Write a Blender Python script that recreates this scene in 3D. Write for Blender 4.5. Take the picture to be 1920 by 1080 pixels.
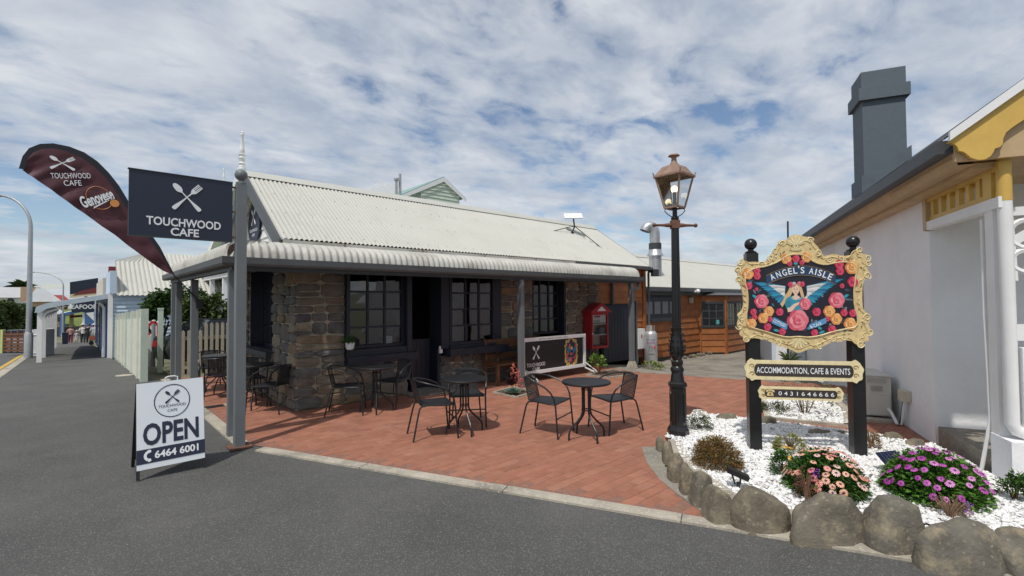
import bpy, bmesh, math, random
from math import radians as RAD, sin, cos, pi
from mathutils import Vector, Matrix, noise as mnoise
random.seed(11)
for o in list(bpy.data.objects): bpy.data.objects.remove(o)
scene = bpy.context.scene
COL = scene.collection
# ------------------------------------------------------------------ camera
FPX, AZ, PIT, ROL, CH = 900.0, RAD(47.7), RAD(1.5), RAD(0.4), 1.75
_f0 = Vector((cos(AZ), sin(AZ), 0)); _r0 = Vector((sin(AZ), -cos(AZ), 0)); _z = Vector((0, 0, 1))
CF = _f0*cos(PIT) + _z*sin(PIT); _u = -_f0*sin(PIT) + _z*cos(PIT)
CR = _r0*cos(ROL) - _u*sin(ROL); CU = _u*cos(ROL) + _r0*sin(ROL)
CP = Vector((0, 0, CH))
cam_d = bpy.data.cameras.new('camera'); cam = bpy.data.objects.new('camera', cam_d); COL.objects.link(cam)
cam_d.sensor_width = 36; cam_d.lens = 36*FPX/1920; cam_d.clip_start = .05; cam_d.clip_end = 3000
cam.matrix_world = Matrix(((CR.x, CU.x, -CF.x, CP.x), (CR.y, CU.y, -CF.y, CP.y), (CR.z, CU.z, -CF.z, CP.z), (0, 0, 0, 1)))
scene.camera = cam
scene.render.resolution_x = 1024; scene.render.resolution_y = 576
# ------------------------------------------------------------------ light
SUN_EL, SUN_AZ = RAD(60), math.atan2(-.423, -.906)           # towards the sun
w = bpy.data.worlds.new('World'); scene.world = w; w.use_nodes = True
nt = w.node_tree; N = nt.nodes; L = nt.links
for n in list(N): N.remove(n)
out = N.new('ShaderNodeOutputWorld'); bg = N.new('ShaderNodeBackground'); L.new(bg.outputs[0], out.inputs[0])
sky = N.new('ShaderNodeTexSky'); sky.sky_type = 'NISHITA'; sky.sun_disc = False
sky.sun_elevation = SUN_EL; sky.sun_rotation = pi/2 - SUN_AZ
sky.altitude = 10; sky.air_density = 1.0; sky.dust_density = .6; sky.ozone_density = 1.5
def wn(t, **k):
    n = N.new(t)
    for a, b in k.items(): setattr(n, a, b)
    return n
def wmath(op, a, b=None):
    n = wn('ShaderNodeMath', operation=op)
    for i, q in enumerate((a, b)):
        if q is None: continue
        if isinstance(q, (int, float)): n.inputs[i].default_value = q
        else: L.new(q, n.inputs[i])
    return n.outputs[0]
tc = wn('ShaderNodeTexCoord'); sep = wn('ShaderNodeSeparateXYZ'); L.new(tc.outputs['Generated'], sep.inputs[0])
zz = wmath('ADD', wmath('MAXIMUM', sep.outputs[2], 0.0), .17)
comb = wn('ShaderNodeCombineXYZ')
L.new(wmath('DIVIDE', sep.outputs[0], zz), comb.inputs[0]); L.new(wmath('DIVIDE', sep.outputs[1], zz), comb.inputs[1])
def wnoise(scale, detail, rough, off=(0, 0, 0), dist=0.0, stretch=(1, 1, 1), rot=0.0):
    m = wn('ShaderNodeMapping'); m.inputs['Location'].default_value = off; m.inputs['Scale'].default_value = stretch
    m.inputs['Rotation'].default_value = (0, 0, rot)
    L.new(comb.outputs[0], m.inputs[0])
    n = wn('ShaderNodeTexNoise'); n.inputs['Scale'].default_value = scale; n.inputs['Detail'].default_value = detail
    n.inputs['Roughness'].default_value = rough; n.inputs['Distortion'].default_value = dist
    L.new(m.outputs[0], n.inputs['Vector']); return n.outputs['Fac']
def wramp(x, pts):
    r = wn('ShaderNodeValToRGB'); e = r.color_ramp.elements
    e[0].position, e[1].position = pts[0][0], pts[-1][0]
    e[0].color = (*[pts[0][1]]*3, 1); e[1].color = (*[pts[-1][1]]*3, 1)
    for p, c in pts[1:-1]: q = e.new(p); q.color = (c, c, c, 1)
    L.new(x, r.inputs[0]); return r.outputs[0]
puffs = wnoise(4.6, 7, .56, (3.1, 1.7, 0), .25, (1, 1.35, 1), .5)      # mottled altocumulus
cover = wnoise(.55, 4, .5, (7.3, 2.2, 0), 0, (1, 1.6, 1), .6)        # where the sheet thins out
fac = wmath('ADD', wmath('MULTIPLY', puffs, .62), wmath('MULTIPLY', cover, .62))
low = wramp(sep.outputs[2], [(.03, 0.0), (.12, 1.0), (.20, .8), (.36, 0.0)])       # thinner cover low in the sky
fac = wmath('SUBTRACT', fac, wmath('MULTIPLY', low, .075))
mask = wramp(fac, [(.435, 0.0), (.52, .62), (.63, 1.0)])
shade = wnoise(2.2, 6, .6, (11.3, 5.1, 0), .3, (1, 1.4, 1), .5)
ccol = wn('ShaderNodeValToRGB'); e = ccol.color_ramp.elements
e[0].position = .32; e[0].color = (.42, .48, .58, 1); e[1].position = .68; e[1].color = (.72, .75, .79, 1)
L.new(shade, ccol.inputs[0])
skys = wn('ShaderNodeVectorMath', operation='SCALE'); skys.inputs['Scale'].default_value = .115
L.new(sky.outputs[0], skys.inputs[0])
mix = wn('ShaderNodeMix', data_type='RGBA')
L.new(wmath('MULTIPLY', mask, .93), mix.inputs[0]); L.new(skys.outputs[0], mix.inputs[6]); L.new(ccol.outputs[0], mix.inputs[7])
L.new(mix.outputs[2], bg.inputs[0]); bg.inputs[1].default_value = 1.0
sd = bpy.data.lights.new('sun', 'SUN'); sd.energy = 3.1; sd.angle = RAD(1.2); sd.color = (1, .955, .89)
so = bpy.data.objects.new('sun', sd); COL.objects.link(so)
sv = Vector((cos(SUN_AZ)*cos(SUN_EL), sin(SUN_AZ)*cos(SUN_EL), sin(SUN_EL)))
so.rotation_euler = sv.to_track_quat('Z', 'Y').to_euler(); so.location = (-6, 4, 14)
vs = scene.view_settings; vs.view_transform = 'Standard'; vs.look = 'None'; vs.exposure = 0; vs.gamma = 1; vs.use_curve_mapping = False
# ------------------------------------------------------------------ photo pixel -> place
def ray(x, y): return CF + CR*((x-960)/FPX) + CU*((540-y)/FPX)
def onplane(x, y, p0, n):
    d = ray(x, y); return CP + d*((p0-CP).dot(n)/d.dot(n))
def g(x, y, z=0): return onplane(x, y, Vector((0, 0, z)), Vector((0, 0, 1)))
def Xp(x, y, v): return onplane(x, y, Vector((v, 0, 0)), Vector((1, 0, 0)))
def Yp(x, y, v): return onplane(x, y, Vector((0, v, 0)), Vector((0, 1, 0)))
STS, ST2 = -.03, -.047                       # the street beyond the cafe falls away, more steeply past Y = 33
def gs(x, y):
    q = onplane(x, y, Vector((0, 12, 0)), Vector((0, -STS, 1)))
    return q if 0 < q.y < 33 else onplane(x, y, Vector((0, 33, STS*21)), Vector((0, -ST2, 1)))
def sz(Y): return STS*min(max(0, Y-12), 21) + ST2*min(max(0, Y-33), 39)
def drive(X, Y): return -.28*max(0, min(1, (X-10.6)/2.6)) if Y < 14 else 0
def gh(X, Y): return drive(X, Y) if X > 6 else sz(Y)
# ------------------------------------------------------------------ helpers
OFF = {}
class FR:
    def __init__(s, o, ux, uy):
        s.o = Vector(o); s.ux = Vector(ux).normalized(); s.uy = Vector(uy).normalized(); s.n = s.ux.cross(s.uy)
    def p(s, x, y, z=0): return s.o + s.ux*x + s.uy*y + s.n*z
    def pix(s, x, y):
        q = onplane(x, y, s.o, s.n) - s.o; return (q.dot(s.ux), q.dot(s.uy))
class MB:
    def __init__(s, T=None): s.v = []; s.f = []; s.c = []; s.T = T
    def add(s, vs, fs, col=None):
        b = len(s.v); s.v += [Vector(p) for p in vs]
        for f in fs: s.f.append([i+b for i in f]); s.c.append(col)
        return s
    def box(s, x0, y0, z0, x1, y1, z1, col=None):
        return s.add([(x0,y0,z0),(x1,y0,z0),(x1,y1,z0),(x0,y1,z0),(x0,y0,z1),(x1,y0,z1),(x1,y1,z1),(x0,y1,z1)],
                     [(0,3,2,1),(4,5,6,7),(0,1,5,4),(1,2,6,5),(2,3,7,6),(3,0,4,7)], col)
    def bar(s, a, b, w, h, up=(0,0,1), col=None):
        a = Vector(a); b = Vector(b); d = (b-a).normalized(); r = d.cross(Vector(up))
        if r.length < 1e-4: r = d.cross(Vector((1,0,0)))
        r.normalize(); u = r.cross(d)
        r *= w/2; u *= h/2
        return s.add([a-r-u,a+r-u,a+r+u,a-r+u,b-r-u,b+r-u,b+r+u,b-r+u],
                     [(3,2,1,0),(4,5,6,7),(0,1,5,4),(1,2,6,5),(2,3,7,6),(3,0,4,7)], col)
    def tube(s, pts, r, seg=8, closed=False, col=None):
        P = [Vector(p) for p in pts]; n = len(P); rs = r if isinstance(r, (list, tuple)) else [r]*n
        ref = None; rings = []
        for i, p in enumerate(P):
            if closed: d = P[(i+1) % n]-P[i-1]
            else: d = P[min(i+1, n-1)]-P[max(i-1, 0)]
            d.normalize()
            if ref is None:
                ref = d.orthogonal().normalized()
            ref = (ref - d*ref.dot(d))
            if ref.length < 1e-5: ref = d.orthogonal()
            ref.normalize(); bb = d.cross(ref)
            rings.append([p+(ref*cos(2*pi*k/seg)+bb*sin(2*pi*k/seg))*rs[i] for k in range(seg)])
        vs = [q for rg in rings for q in rg]; fs = []
        m = n if closed else n-1
        for i in range(m):
            j = (i+1) % n
            for k in range(seg):
                fs.append((i*seg+k, i*seg+(k+1) % seg, j*seg+(k+1) % seg, j*seg+k))
        if not closed: fs += [tuple(range(seg))[::-1], tuple((n-1)*seg+k for k in range(seg))]
        return s.add(vs, fs, col)
    def lathe(s, prof, c=(0,0,0), seg=16, col=None, rot=0.0, sq=None):
        c = Vector(c); vs = []; fs = []
        for (r, z) in prof:
            for k in range(seg):
                a = 2*pi*k/seg+rot; vs.append(c+Vector((r*cos(a), r*sin(a), z)))
        for i in range(len(prof)-1):
            for k in range(seg):
                fs.append((i*seg+k, i*seg+(k+1) % seg, (i+1)*seg+(k+1) % seg, (i+1)*seg+k))
        fs += [tuple(range(seg))[::-1], tuple((len(prof)-1)*seg+k for k in range(seg))]
        return s.add(vs, fs, col)
    def prism(s, poly, fr, z0, z1, col=None):
        n = len(poly)
        ar = sum(poly[i][0]*poly[(i+1) % n][1]-poly[(i+1) % n][0]*poly[i][1] for i in range(n))
        if ar < 0: poly = poly[::-1]
        vs = [fr.p(x, y, z0) for x, y in poly]+[fr.p(x, y, z1) for x, y in poly]
        return s.add(vs, [tuple(range(n))[::-1], tuple(range(n, 2*n))]+[(i, (i+1) % n, n+(i+1) % n, n+i) for i in range(n)], col)
    def ball(s, c, r, seg=12, rings=8, sc=(1,1,1), col=None):
        pr = [(max(1e-4, r*sin(pi*i/rings)), -r*cos(pi*i/rings)) for i in range(rings+1)]
        m = MB().lathe(pr, (0,0,0), seg); c = Vector(c)
        return s.add([c+Vector((p.x*sc[0], p.y*sc[1], p.z*sc[2])) for p in m.v], m.f, col)
    def build(s, name, mat, parent=None, smooth=False, label=None, kind=None, cols=None):
        me = bpy.data.meshes.new(name)
        off = OFF.get(parent.name, Vector()) if parent else Vector()
        T = s.T or (lambda p: p)
        me.from_pydata([tuple(Vector(T(p))-off) for p in s.v], [], s.f)
        if any(c is not None for c in s.c):
            at = me.color_attributes.new('Col', 'FLOAT_COLOR', 'CORNER'); k = 0
            for p, c in zip(me.polygons, s.c):
                c = c or (.5,.5,.5)
                for _ in p.loop_indices: at.data[k].color = (*c, 1); k += 1
        me.materials.append(mat); me.update()
        if smooth:
            me.polygons.foreach_set('use_smooth', [True]*len(me.polygons))
            try: me.set_sharp_from_angle(angle=RAD(smooth if smooth is not True else 40))
            except Exception: pass
        o = bpy.data.objects.new(name, me); COL.objects.link(o)
        if parent: o.parent = parent; OFF[o.name] = off
        else: OFF[o.name] = Vector()
        if label: o['label'] = label
        if kind: o['kind'] = kind
        return o
def thing(name, label, cat, loc=(0,0,0), group=None):
    o = bpy.data.objects.new(name, None); COL.objects.link(o); o.location = loc; o.empty_display_size = .1
    o['label'] = label; o['category'] = cat
    if group: o['group'] = group
    OFF[o.name] = Vector(loc); return o
def tag(o, label, cat, group=None):
    o['label'] = label; o['category'] = cat
    if group: o['group'] = group
    return o
def struct(o): o['kind'] = 'structure'; return o
def place(me, name, loc, rot, parent, scale=None):
    o = bpy.data.objects.new(name, me); COL.objects.link(o); o.parent = parent
    o.location = Vector(loc)-OFF.get(parent.name, Vector()); o.rotation_euler = rot
    if scale: o.scale = scale
    return o
def copy_tree(o, loc=None, rz=None, parent=None):
    c = o.copy(); COL.objects.link(c); c.parent = parent
    if loc is not None: c.location = loc
    if rz is not None: c.rotation_euler = (0, 0, rz)
    for ch in o.children: copy_tree(ch, parent=c)
    return c
def text(body, fr, cx, cy, cap, mat, parent, width=None, bold=0.0, z=.002, depth=.002, name='lettering', rot=0.0, shear=0.0, space=1.0):
    cu = bpy.data.curves.new('t', 'FONT'); cu.body = body; cu.size = 1; cu.offset = bold; cu.resolution_u = 3; cu.shear = shear; cu.space_character = space
    ob = bpy.data.objects.new('t', cu); COL.objects.link(ob)
    me = bpy.data.meshes.new_from_object(ob.evaluated_get(bpy.context.evaluated_depsgraph_get()))
    bpy.data.objects.remove(ob); bpy.data.curves.remove(cu)
    vs = [v.co.copy() for v in me.vertices]; fs = [tuple(p.vertices) for p in me.polygons]
    bpy.data.meshes.remove(me)
    x0 = min(v.x for v in vs); x1 = max(v.x for v in vs); k = cap/.69
    kx = k if not width else width/(x1-x0)
    m = MB(); mx = (x0+x1)/2; cr, sr = cos(rot), sin(rot)
    def tr(v, zz):
        x, y = (v.x-mx)*kx, (v.y-.345)*k
        return fr.p(cx+x*cr-y*sr, cy+x*sr+y*cr, zz)
    m.add([tr(v, z+depth) for v in vs], fs)
    return m.build(name, mat, parent)
# ------------------------------------------------------------------ materials
def M(name, col, rough=.6, var=.12, vs=6.0, bump=.15, bs=60.0, metal=0.0, spec=.5, attr=False, rnd=None, speck=None, coat=0.0, dirt=None):
    m = bpy.data.materials.new(name); m.use_nodes = True; t = m.node_tree; n = t.nodes; l = t.links
    b = n['Principled BSDF']; b.inputs['Roughness'].default_value = rough; b.inputs['Metallic'].default_value = metal
    b.inputs['Specular IOR Level'].default_value = spec; b.inputs['Coat Weight'].default_value = coat
    tcn = n.new('ShaderNodeTexCoord'); co = tcn.outputs['Object']
    if attr:
        a = n.new('ShaderNodeAttribute'); a.attribute_name = 'Col'; base = a.outputs['Color']
    elif rnd:
        oi = n.new('ShaderNodeObjectInfo'); r = n.new('ShaderNodeValToRGB'); r.color_ramp.interpolation = 'LINEAR'
        e = r.color_ramp.elements
        while len(e) < len(rnd): e.new(.5)
        for i, c in enumerate(rnd): e[i].position = i/(len(rnd)-1); e[i].color = (*c, 1)
        l.new(oi.outputs['Random'], r.inputs[0]); base = r.outputs[0]
        va = n.new('ShaderNodeVectorMath'); va.operation = 'ADD'; l.new(co, va.inputs[0])
        vm = n.new('ShaderNodeMath'); vm.operation = 'MULTIPLY'; vm.inputs[1].default_value = 37.; l.new(oi.outputs['Random'], vm.inputs[0])
        l.new(vm.outputs[0], va.inputs[1]); co = va.outputs[0]
    else:
        rg = n.new('ShaderNodeRGB'); rg.outputs[0].default_value = (*col, 1); base = rg.outputs[0]
    def noise(sc, det=5, ro=.6):
        q = n.new('ShaderNodeTexNoise'); q.inputs['Scale'].default_value = sc; q.inputs['Detail'].default_value = det; q.inputs['Roughness'].default_value = ro
        l.new(co, q.inputs['Vector']); return q.outputs['Fac']
    if var:
        mr = n.new('ShaderNodeMapRange'); mr.inputs[1].default_value = .25; mr.inputs[2].default_value = .75
        mr.inputs[3].default_value = 1-var; mr.inputs[4].default_value = 1+var; l.new(noise(vs), mr.inputs[0])
        sc = n.new('ShaderNodeVectorMath'); sc.operation = 'SCALE'; l.new(base, sc.inputs[0]); l.new(mr.outputs[0], sc.inputs['Scale']); base = sc.outputs[0]
    if dirt:                                   # (colour, scale, low, high)
        mr = n.new('ShaderNodeMapRange'); mr.inputs[1].default_value = dirt[2]; mr.inputs[2].default_value = dirt[3]; l.new(noise(dirt[1], 8, .65), mr.inputs[0])
        mx = n.new('ShaderNodeMix'); mx.data_type = 'RGBA'; mx.inputs[7].default_value = (*dirt[0], 1)
        l.new(mr.outputs[0], mx.inputs[0]); l.new(base, mx.inputs[6]); base = mx.outputs[2]
    if speck:                                  # (colour, scale, size)
        vo = n.new('ShaderNodeTexVoronoi'); vo.inputs['Scale'].default_value = speck[1]; l.new(co, vo.inputs['Vector'])
        sp = n.new('ShaderNodeSeparateColor'); l.new(vo.outputs['Color'], sp.inputs[0])
        mr = n.new('ShaderNodeMapRange'); mr.inputs[1].default_value = 1-speck[2]; mr.inputs[2].default_value = 1.0; l.new(sp.outputs[0], mr.inputs[0])
        mx = n.new('ShaderNodeMix'); mx.data_type = 'RGBA'; mx.inputs[7].default_value = (*speck[0], 1)
        l.new(mr.outputs[0], mx.inputs[0]); l.new(base, mx.inputs[6]); base = mx.outputs[2]
    l.new(base, b.inputs['Base Color'])
    if bump:
        bn = n.new('ShaderNodeBump'); bn.inputs['Strength'].default_value = bump; bn.inputs['Distance'].default_value = .01
        l.new(noise(bs, 4), bn.inputs['Height']); l.new(bn.outputs[0], b.inputs['Normal'])
    return m
def leafmat(name, cols, rough=.5):
    m = M(name, cols[0], rough, .35, 14, 0, rnd=None, attr=True, spec=.3)
    b = m.node_tree.nodes['Principled BSDF']
    t = m.node_tree; tr = t.nodes.new('ShaderNodeBsdfTranslucent'); mx = t.nodes.new('ShaderNodeMixShader'); mx.inputs[0].default_value = .22
    src = b.inputs['Base Color'].links[0].from_socket; t.links.new(src, tr.inputs[0])
    t.links.new(b.outputs[0], mx.inputs[1]); t.links.new(tr.outputs[0], mx.inputs[2]); t.links.new(mx.outputs[0], t.nodes['Material Output'].inputs[0])
    return m
def glassmat(name, tint=(.75,.8,.82), k=1.0):
    m = bpy.data.materials.new(name); m.use_nodes = True; t = m.node_tree; n = t.nodes; l = t.links
    for q in list(n): n.remove(q)
    o = n.new('ShaderNodeOutputMaterial'); tr = n.new('ShaderNodeBsdfTransparent'); tr.inputs[0].default_value = (*tint, 1)
    gl = n.new('ShaderNodeBsdfGlossy'); gl.inputs['Roughness'].default_value = .03; fr = n.new('ShaderNodeFresnel'); fr.inputs[0].default_value = 1.52
    mu = n.new('ShaderNodeMath'); mu.operation = 'MULTIPLY'; mu.inputs[1].default_value = k; mu.use_clamp = True
    l.new(fr.outputs[0], mu.inputs[0]); mx = n.new('ShaderNodeMixShader'); l.new(mu.outputs[0], mx.inputs[0]); l.new(tr.outputs[0], mx.inputs[1]); l.new(gl.outputs[0], mx.inputs[2]); l.new(mx.outputs[0], o.inputs[0])
    return m
def emit(name, col, s):
    m = bpy.data.materials.new(name); m.use_nodes = True; b = m.node_tree.nodes['Principled BSDF']
    b.inputs['Emission Color'].default_value = (*col, 1); b.inputs['Emission Strength'].default_value = s; b.inputs['Base Color'].default_value = (*col, 1); return m
asphalt = M('asphalt', (.082,.081,.077), .88, .2, 1.1, .8, 170, speck=((.20,.195,.18), 150, .22), dirt=((.115,.11,.103), .6, .5, .75))
roadm = M('road_asphalt', (.10,.10,.10), .9, .2, .8, .4, 90)
concrete = M('concrete', (.40,.36,.29), .9, .25, 3, .6, 70, dirt=((.17,.155,.125), 1.6, .5, .72), speck=((.55,.5,.42), 70, .12))
concrete_old = M('concrete_old', (.25,.225,.185), .9, .28, 2.5, .6, 60, dirt=((.12,.11,.09), 1.3, .48, .7), speck=((.42,.39,.33), 60, .1))
sand = M('joint_sand', (.24,.125,.09), .95, .25, 20, .3, 200)
brickm = M('paving_brick', (.3,.1,.07), .85, .2, 5, .35, 180, rnd=[(.285,.115,.070),(.325,.135,.083),(.30,.122,.074),(.345,.15,.094),(.31,.127,.078)], dirt=((.37,.19,.128), 2.2, .54, .8))
brickfar = M('paving_brick_far', (.295,.10,.07), .85, .22, 4, .35, 180, dirt=((.36,.17,.125), 2.0, .55, .8))
mortar = M('lime_mortar', (.47,.41,.32), .95, .2, 9, .9, 45, dirt=((.22,.19,.14), 3, .5, .75))
stonem = M('basalt_stone', (.1,.1,.1), .85, .38, 7, 1.0, 26, rnd=[(.085,.086,.092),(.15,.142,.128),(.10,.10,.103),(.20,.165,.122),(.125,.122,.118),(.25,.175,.105),(.11,.108,.106),(.18,.16,.132),(.29,.235,.16),(.09,.092,.098)], dirt=((.27,.22,.155), 5, .58, .80))
navy = M('navy_paint', (.016,.020,.034), .45, .1, 8, .05, 80)
navy_sign = M('navy_sign', (.014,.020,.042), .4, .06, 4, 0)
charcoal = M('charcoal_paint', (.088,.094,.098), .5, .14, 4, .08, 60, dirt=((.16,.15,.135), 3, .62, .8))
charcoal_post = M('charcoal_post_paint', (.150,.165,.172), .5, .08, 4, .06, 60, dirt=((.20,.19,.175), 3, .64, .82))
charcoal_dk = M('charcoal_dark', (.045,.050,.055), .5, .15, 5, .08, 60)
roofm = M('cream_corrugated_iron', (.50,.495,.445), .5, .05, 1.6, .05, 30, dirt=((.42,.41,.36), 1.1, .55, .85), spec=.4)
roofold = M('weathered_corrugated_iron', (.47,.46,.42), .55, .14, 3, .08, 30, dirt=((.26,.245,.20), 2.2, .50, .72))
white = M('white_paint', (.78,.78,.77), .5, .05, 4, .05, 60)
whitedirty = M('white_weathered', (.66,.65,.60), .6, .12, 4, .1, 60)
render = M('white_render', (.83,.84,.85), .85, .05, 1.4, 1.0, 9, dirt=((.74,.745,.76), 1.2, .5, .8))
stained = M('stained_weatherboard', (.33,.115,.035), .55, .28, 3.5, .25, 40, rnd=[(.27,.09,.028),(.36,.13,.042),(.31,.105,.034),(.39,.15,.05),(.29,.10,.03)], dirt=((.15,.055,.02), 4, .58, .8))
blackp = M('black_gloss', (.012,.012,.013), .28, .1, 8, .03, 60)
blackm = M('black_satin_metal', (.015,.015,.017), .38, .1, 9, .03, 60)
weave = M('black_weave', (.02,.021,.024), .5, .15, 40, .3, 300)
tabletop = M('black_table_glass', (.012,.012,.013), .12, .05, 8, 0)
gold = M('gold_paint', (.66,.51,.25), .42, .2, 22, .2, 60, dirt=((.40,.25,.09), 16, .55, .75))
painted = M('printed_colours', (.5,.5,.5), .5, .06, 20, 0, attr=True)
redp = M('red_paint', (.36,.018,.025), .4, .1, 6, .05, 60)
woodb = M('bench_wood', (.14,.065,.03), .5, .3, 5, .2, 50)
galv = M('galvanised', (.52,.53,.54), .38, .12, 6, .05, 40, metal=.75)
greym = M('grey_steel', (.36,.38,.39), .5, .1, 5, .05, 40, metal=.3)
glass = glassmat('window_glass', (.62,.66,.68), 3.0)
clearglass = glassmat('lantern_glass', (.93,.95,.96), 1.0)
dark = M('dark_interior', (.035,.033,.032), .8, .2, 2, 0)
curtain = M('lace_curtain', (.35,.35,.36), .9, .2, 12, .2, 40)
boulderm = M('boulder', (.13,.115,.09), .9, .35, 5, 1.2, 22, rnd=[(.135,.115,.082),(.165,.142,.10),(.13,.12,.10),(.155,.128,.085)], dirt=((.30,.25,.165), 7, .50, .72), speck=((.25,.22,.16), 60, .08))
pebble = M('white_pebble', (.74,.73,.71), .75, .16, 30, .2, 150)
gravelbase = M('white_gravel_base', (.68,.67,.65), .9, .3, 40, .6, 120)
soil = M('bark_mulch', (.10,.06,.04), .95, .4, 18, 1, 60)
terracotta = M('terracotta', (.36,.15,.06), .8, .2, 6, .1, 60)
palegreen = M('pale_green_paint', (.52,.60,.50), .6, .08, 5, .08, 50)
creamgreen = M('cream_fence_paint', (.66,.67,.57), .65, .1, 3, .1, 50)
greywood = M('weathered_picket', (.40,.37,.29), .8, .2, 6, .2, 50)
blueboard = M('pale_blue_boards', (.50,.60,.71), .6, .06, 4, .05, 50)
bluetrim = M('blue_post', (.07,.16,.36), .55, .08, 4, .05, 50)
yellowp = M('ochre_yellow', (.62,.40,.09), .5, .12, 5, .08, 60)
tan = M('tan_soffit', (.50,.36,.20), .6, .15, 5, .08, 60)
grass = M('grass', (.13,.17,.035), .9, .3, .4, .3, 20)
earth = M('open_ground', (.15,.15,.09), .95, .3, .1, .3, 5)
leafg = leafmat('foliage', [(.06,.1,.02)])
steelgrey = M('sign_bracket_rust', (.20,.11,.07), .7, .3, 12, .2, 60)
rust = M('rusty_iron', (.15,.07,.045), .75, .35, 14, .3, 80)
copper = M('weathered_copper', (.27,.17,.125), .6, .3, 10, .15, 60)
# ------------------------------------------------------------------ ground
def inside(p, poly):
    x, y = p[0], p[1]; r = False; n = len(poly)
    for i in range(n):
        x0, y0 = poly[i][0], poly[i][1]; x1, y1 = poly[(i+1) % n][0], poly[(i+1) % n][1]
        if (y0 > y) != (y1 > y) and x < (x1-x0)*(y-y0)/(y1-y0)+x0: r = not r
    return r
def sheet(poly, z, name, mat, zf=None):
    m = MB(); m.add([(p[0], p[1], (zf(p[0], p[1]) if zf else 0)+z) for p in poly], [tuple(range(len(poly)))])
    return struct(m.build(name, mat))
m = MB()
xs = [-700,-60,-30,-12,-9.2,-1.62]; ys = [-700,-60,12,33,72,140,700]
def tz(x, y): return sz(y)-.16 + (max(0, min(1, (-9.2-x)/14))*.5 if y > 20 else 0)
for i in range(5):
    for j in range(6):
        q = [(xs[i],ys[j]),(xs[i+1],ys[j]),(xs[i+1],ys[j+1]),(xs[i],ys[j+1])]
        m.add([(x, y, tz(x, y)) for x, y in q], [(0,1,2,3)])
for a, b in ((-700,-60),(-60,12),(12,33),(33,72),(72,140),(140,700)):
    m.add([(-1.62,a,sz(a)-.16),(1.3,a,sz(a)-.16),(1.3,b,sz(b)-.16),(-1.62,b,sz(b)-.16)], [(0,1,2,3)])
    m.add([(1.3,a,sz(a)-.16),(10.6,a,sz(a)*1-.16 if a > 12 else -.16),(10.6,b,sz(b)-.16),(1.3,b,sz(b)-.16)], [(0,1,2,3)])
    m.add([(10.6,a,sz(a)-.16),(13.2,a,min(sz(a),-.28)-.16),(13.2,b,min(sz(b),-.28)-.16),(10.6,b,sz(b)-.16)], [(0,1,2,3)])
    m.add([(13.2,a,min(sz(a),-.28)-.16),(700,a,min(sz(a),-.28)-.16),(700,b,min(sz(b),-.28)-.16),(13.2,b,min(sz(b),-.28)-.16)], [(0,1,2,3)])
struct(m.build('open_ground', earth))
KD = Vector((.4106,-.9118,0)); K0 = Vector((1.6,6.27,0))
m = MB(); m.add([(-1.45,-12,-.012),(10.0,-12,-.012),(1.78,6.30,-.012),(1.70,6.7,-.012),(1.70,12,-.012),(-1.45,12,-.012)], [tuple(range(6))])
m.add([(-1.45,12,-.012),(1.70,12,-.012),(1.3,16,sz(16)-.012),(1.05,24,sz(24)-.012),(1.0,33,sz(33)-.012),(-1.45,33,sz(33)-.012)], [tuple(range(6))]).add([(-1.45,33,sz(33)-.012),(1,33,sz(33)-.012),(1,72,sz(72)-.012),(-1.45,72,sz(72)-.012)], [(0,1,2,3)])
struct(m.build('footpath', asphalt))
# road with kerb and a yellow line
m = MB(); m.add([(-9.0,-30,-.13),(-1.6,-30,-.13),(-1.6,12,-.13),(-9.0,12,-.13),(-9.0,33,sz(33)-.13),(-1.6,33,sz(33)-.13),(-9.0,72,sz(72)-.13),(-1.6,72,sz(72)-.13)], [(0,1,2,3),(3,2,5,4),(4,5,7,6)])
struct(m.build('road', roadm))
for k in range(26):
    y0 = -4+k*2.4
    if y0 > 58: break
    m = MB(); zz0 = sz(y0); zz1 = sz(y0+2.38)
    m.add([(-1.72,y0,zz0-.13),(-1.45,y0,zz0-.15),(-1.45,y0,zz0-.004),(-1.68,y0,zz0-.004),(-1.72,y0+2.38,zz1-.13),(-1.45,y0+2.38,zz1-.15),(-1.45,y0+2.38,zz1-.004),(-1.68,y0+2.38,zz1-.004)],
          [(0,3,7,4),(3,2,6,7),(2,1,5,6),(0,1,2,3),(4,7,6,5)])
    o = m.build('kerb', concrete); struct(o)
m = MB(); m.add([(-2.0,10,-.125),(-1.86,10,-.125),(-1.86,12,-.125),(-1.86,33,sz(33)-.125),(-2.0,33,sz(33)-.125),(-2.0,12,-.125),(-1.86,70,sz(70)-.125),(-2.0,70,sz(70)-.125)], [(0,1,2,5),(5,2,3,4),(4,3,6,7)])
struct(m.build('road_marking', M('yellow_line', (.55,.36,.06), .8, .2, 6, .2, 60)))
m = MB().lathe([(.19,0),(.19,.004)], (g(233,694).x, g(233,694).y, sz(g(233,694).y)-.011), 16)
struct(m.build('pit_cover', concrete))
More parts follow.
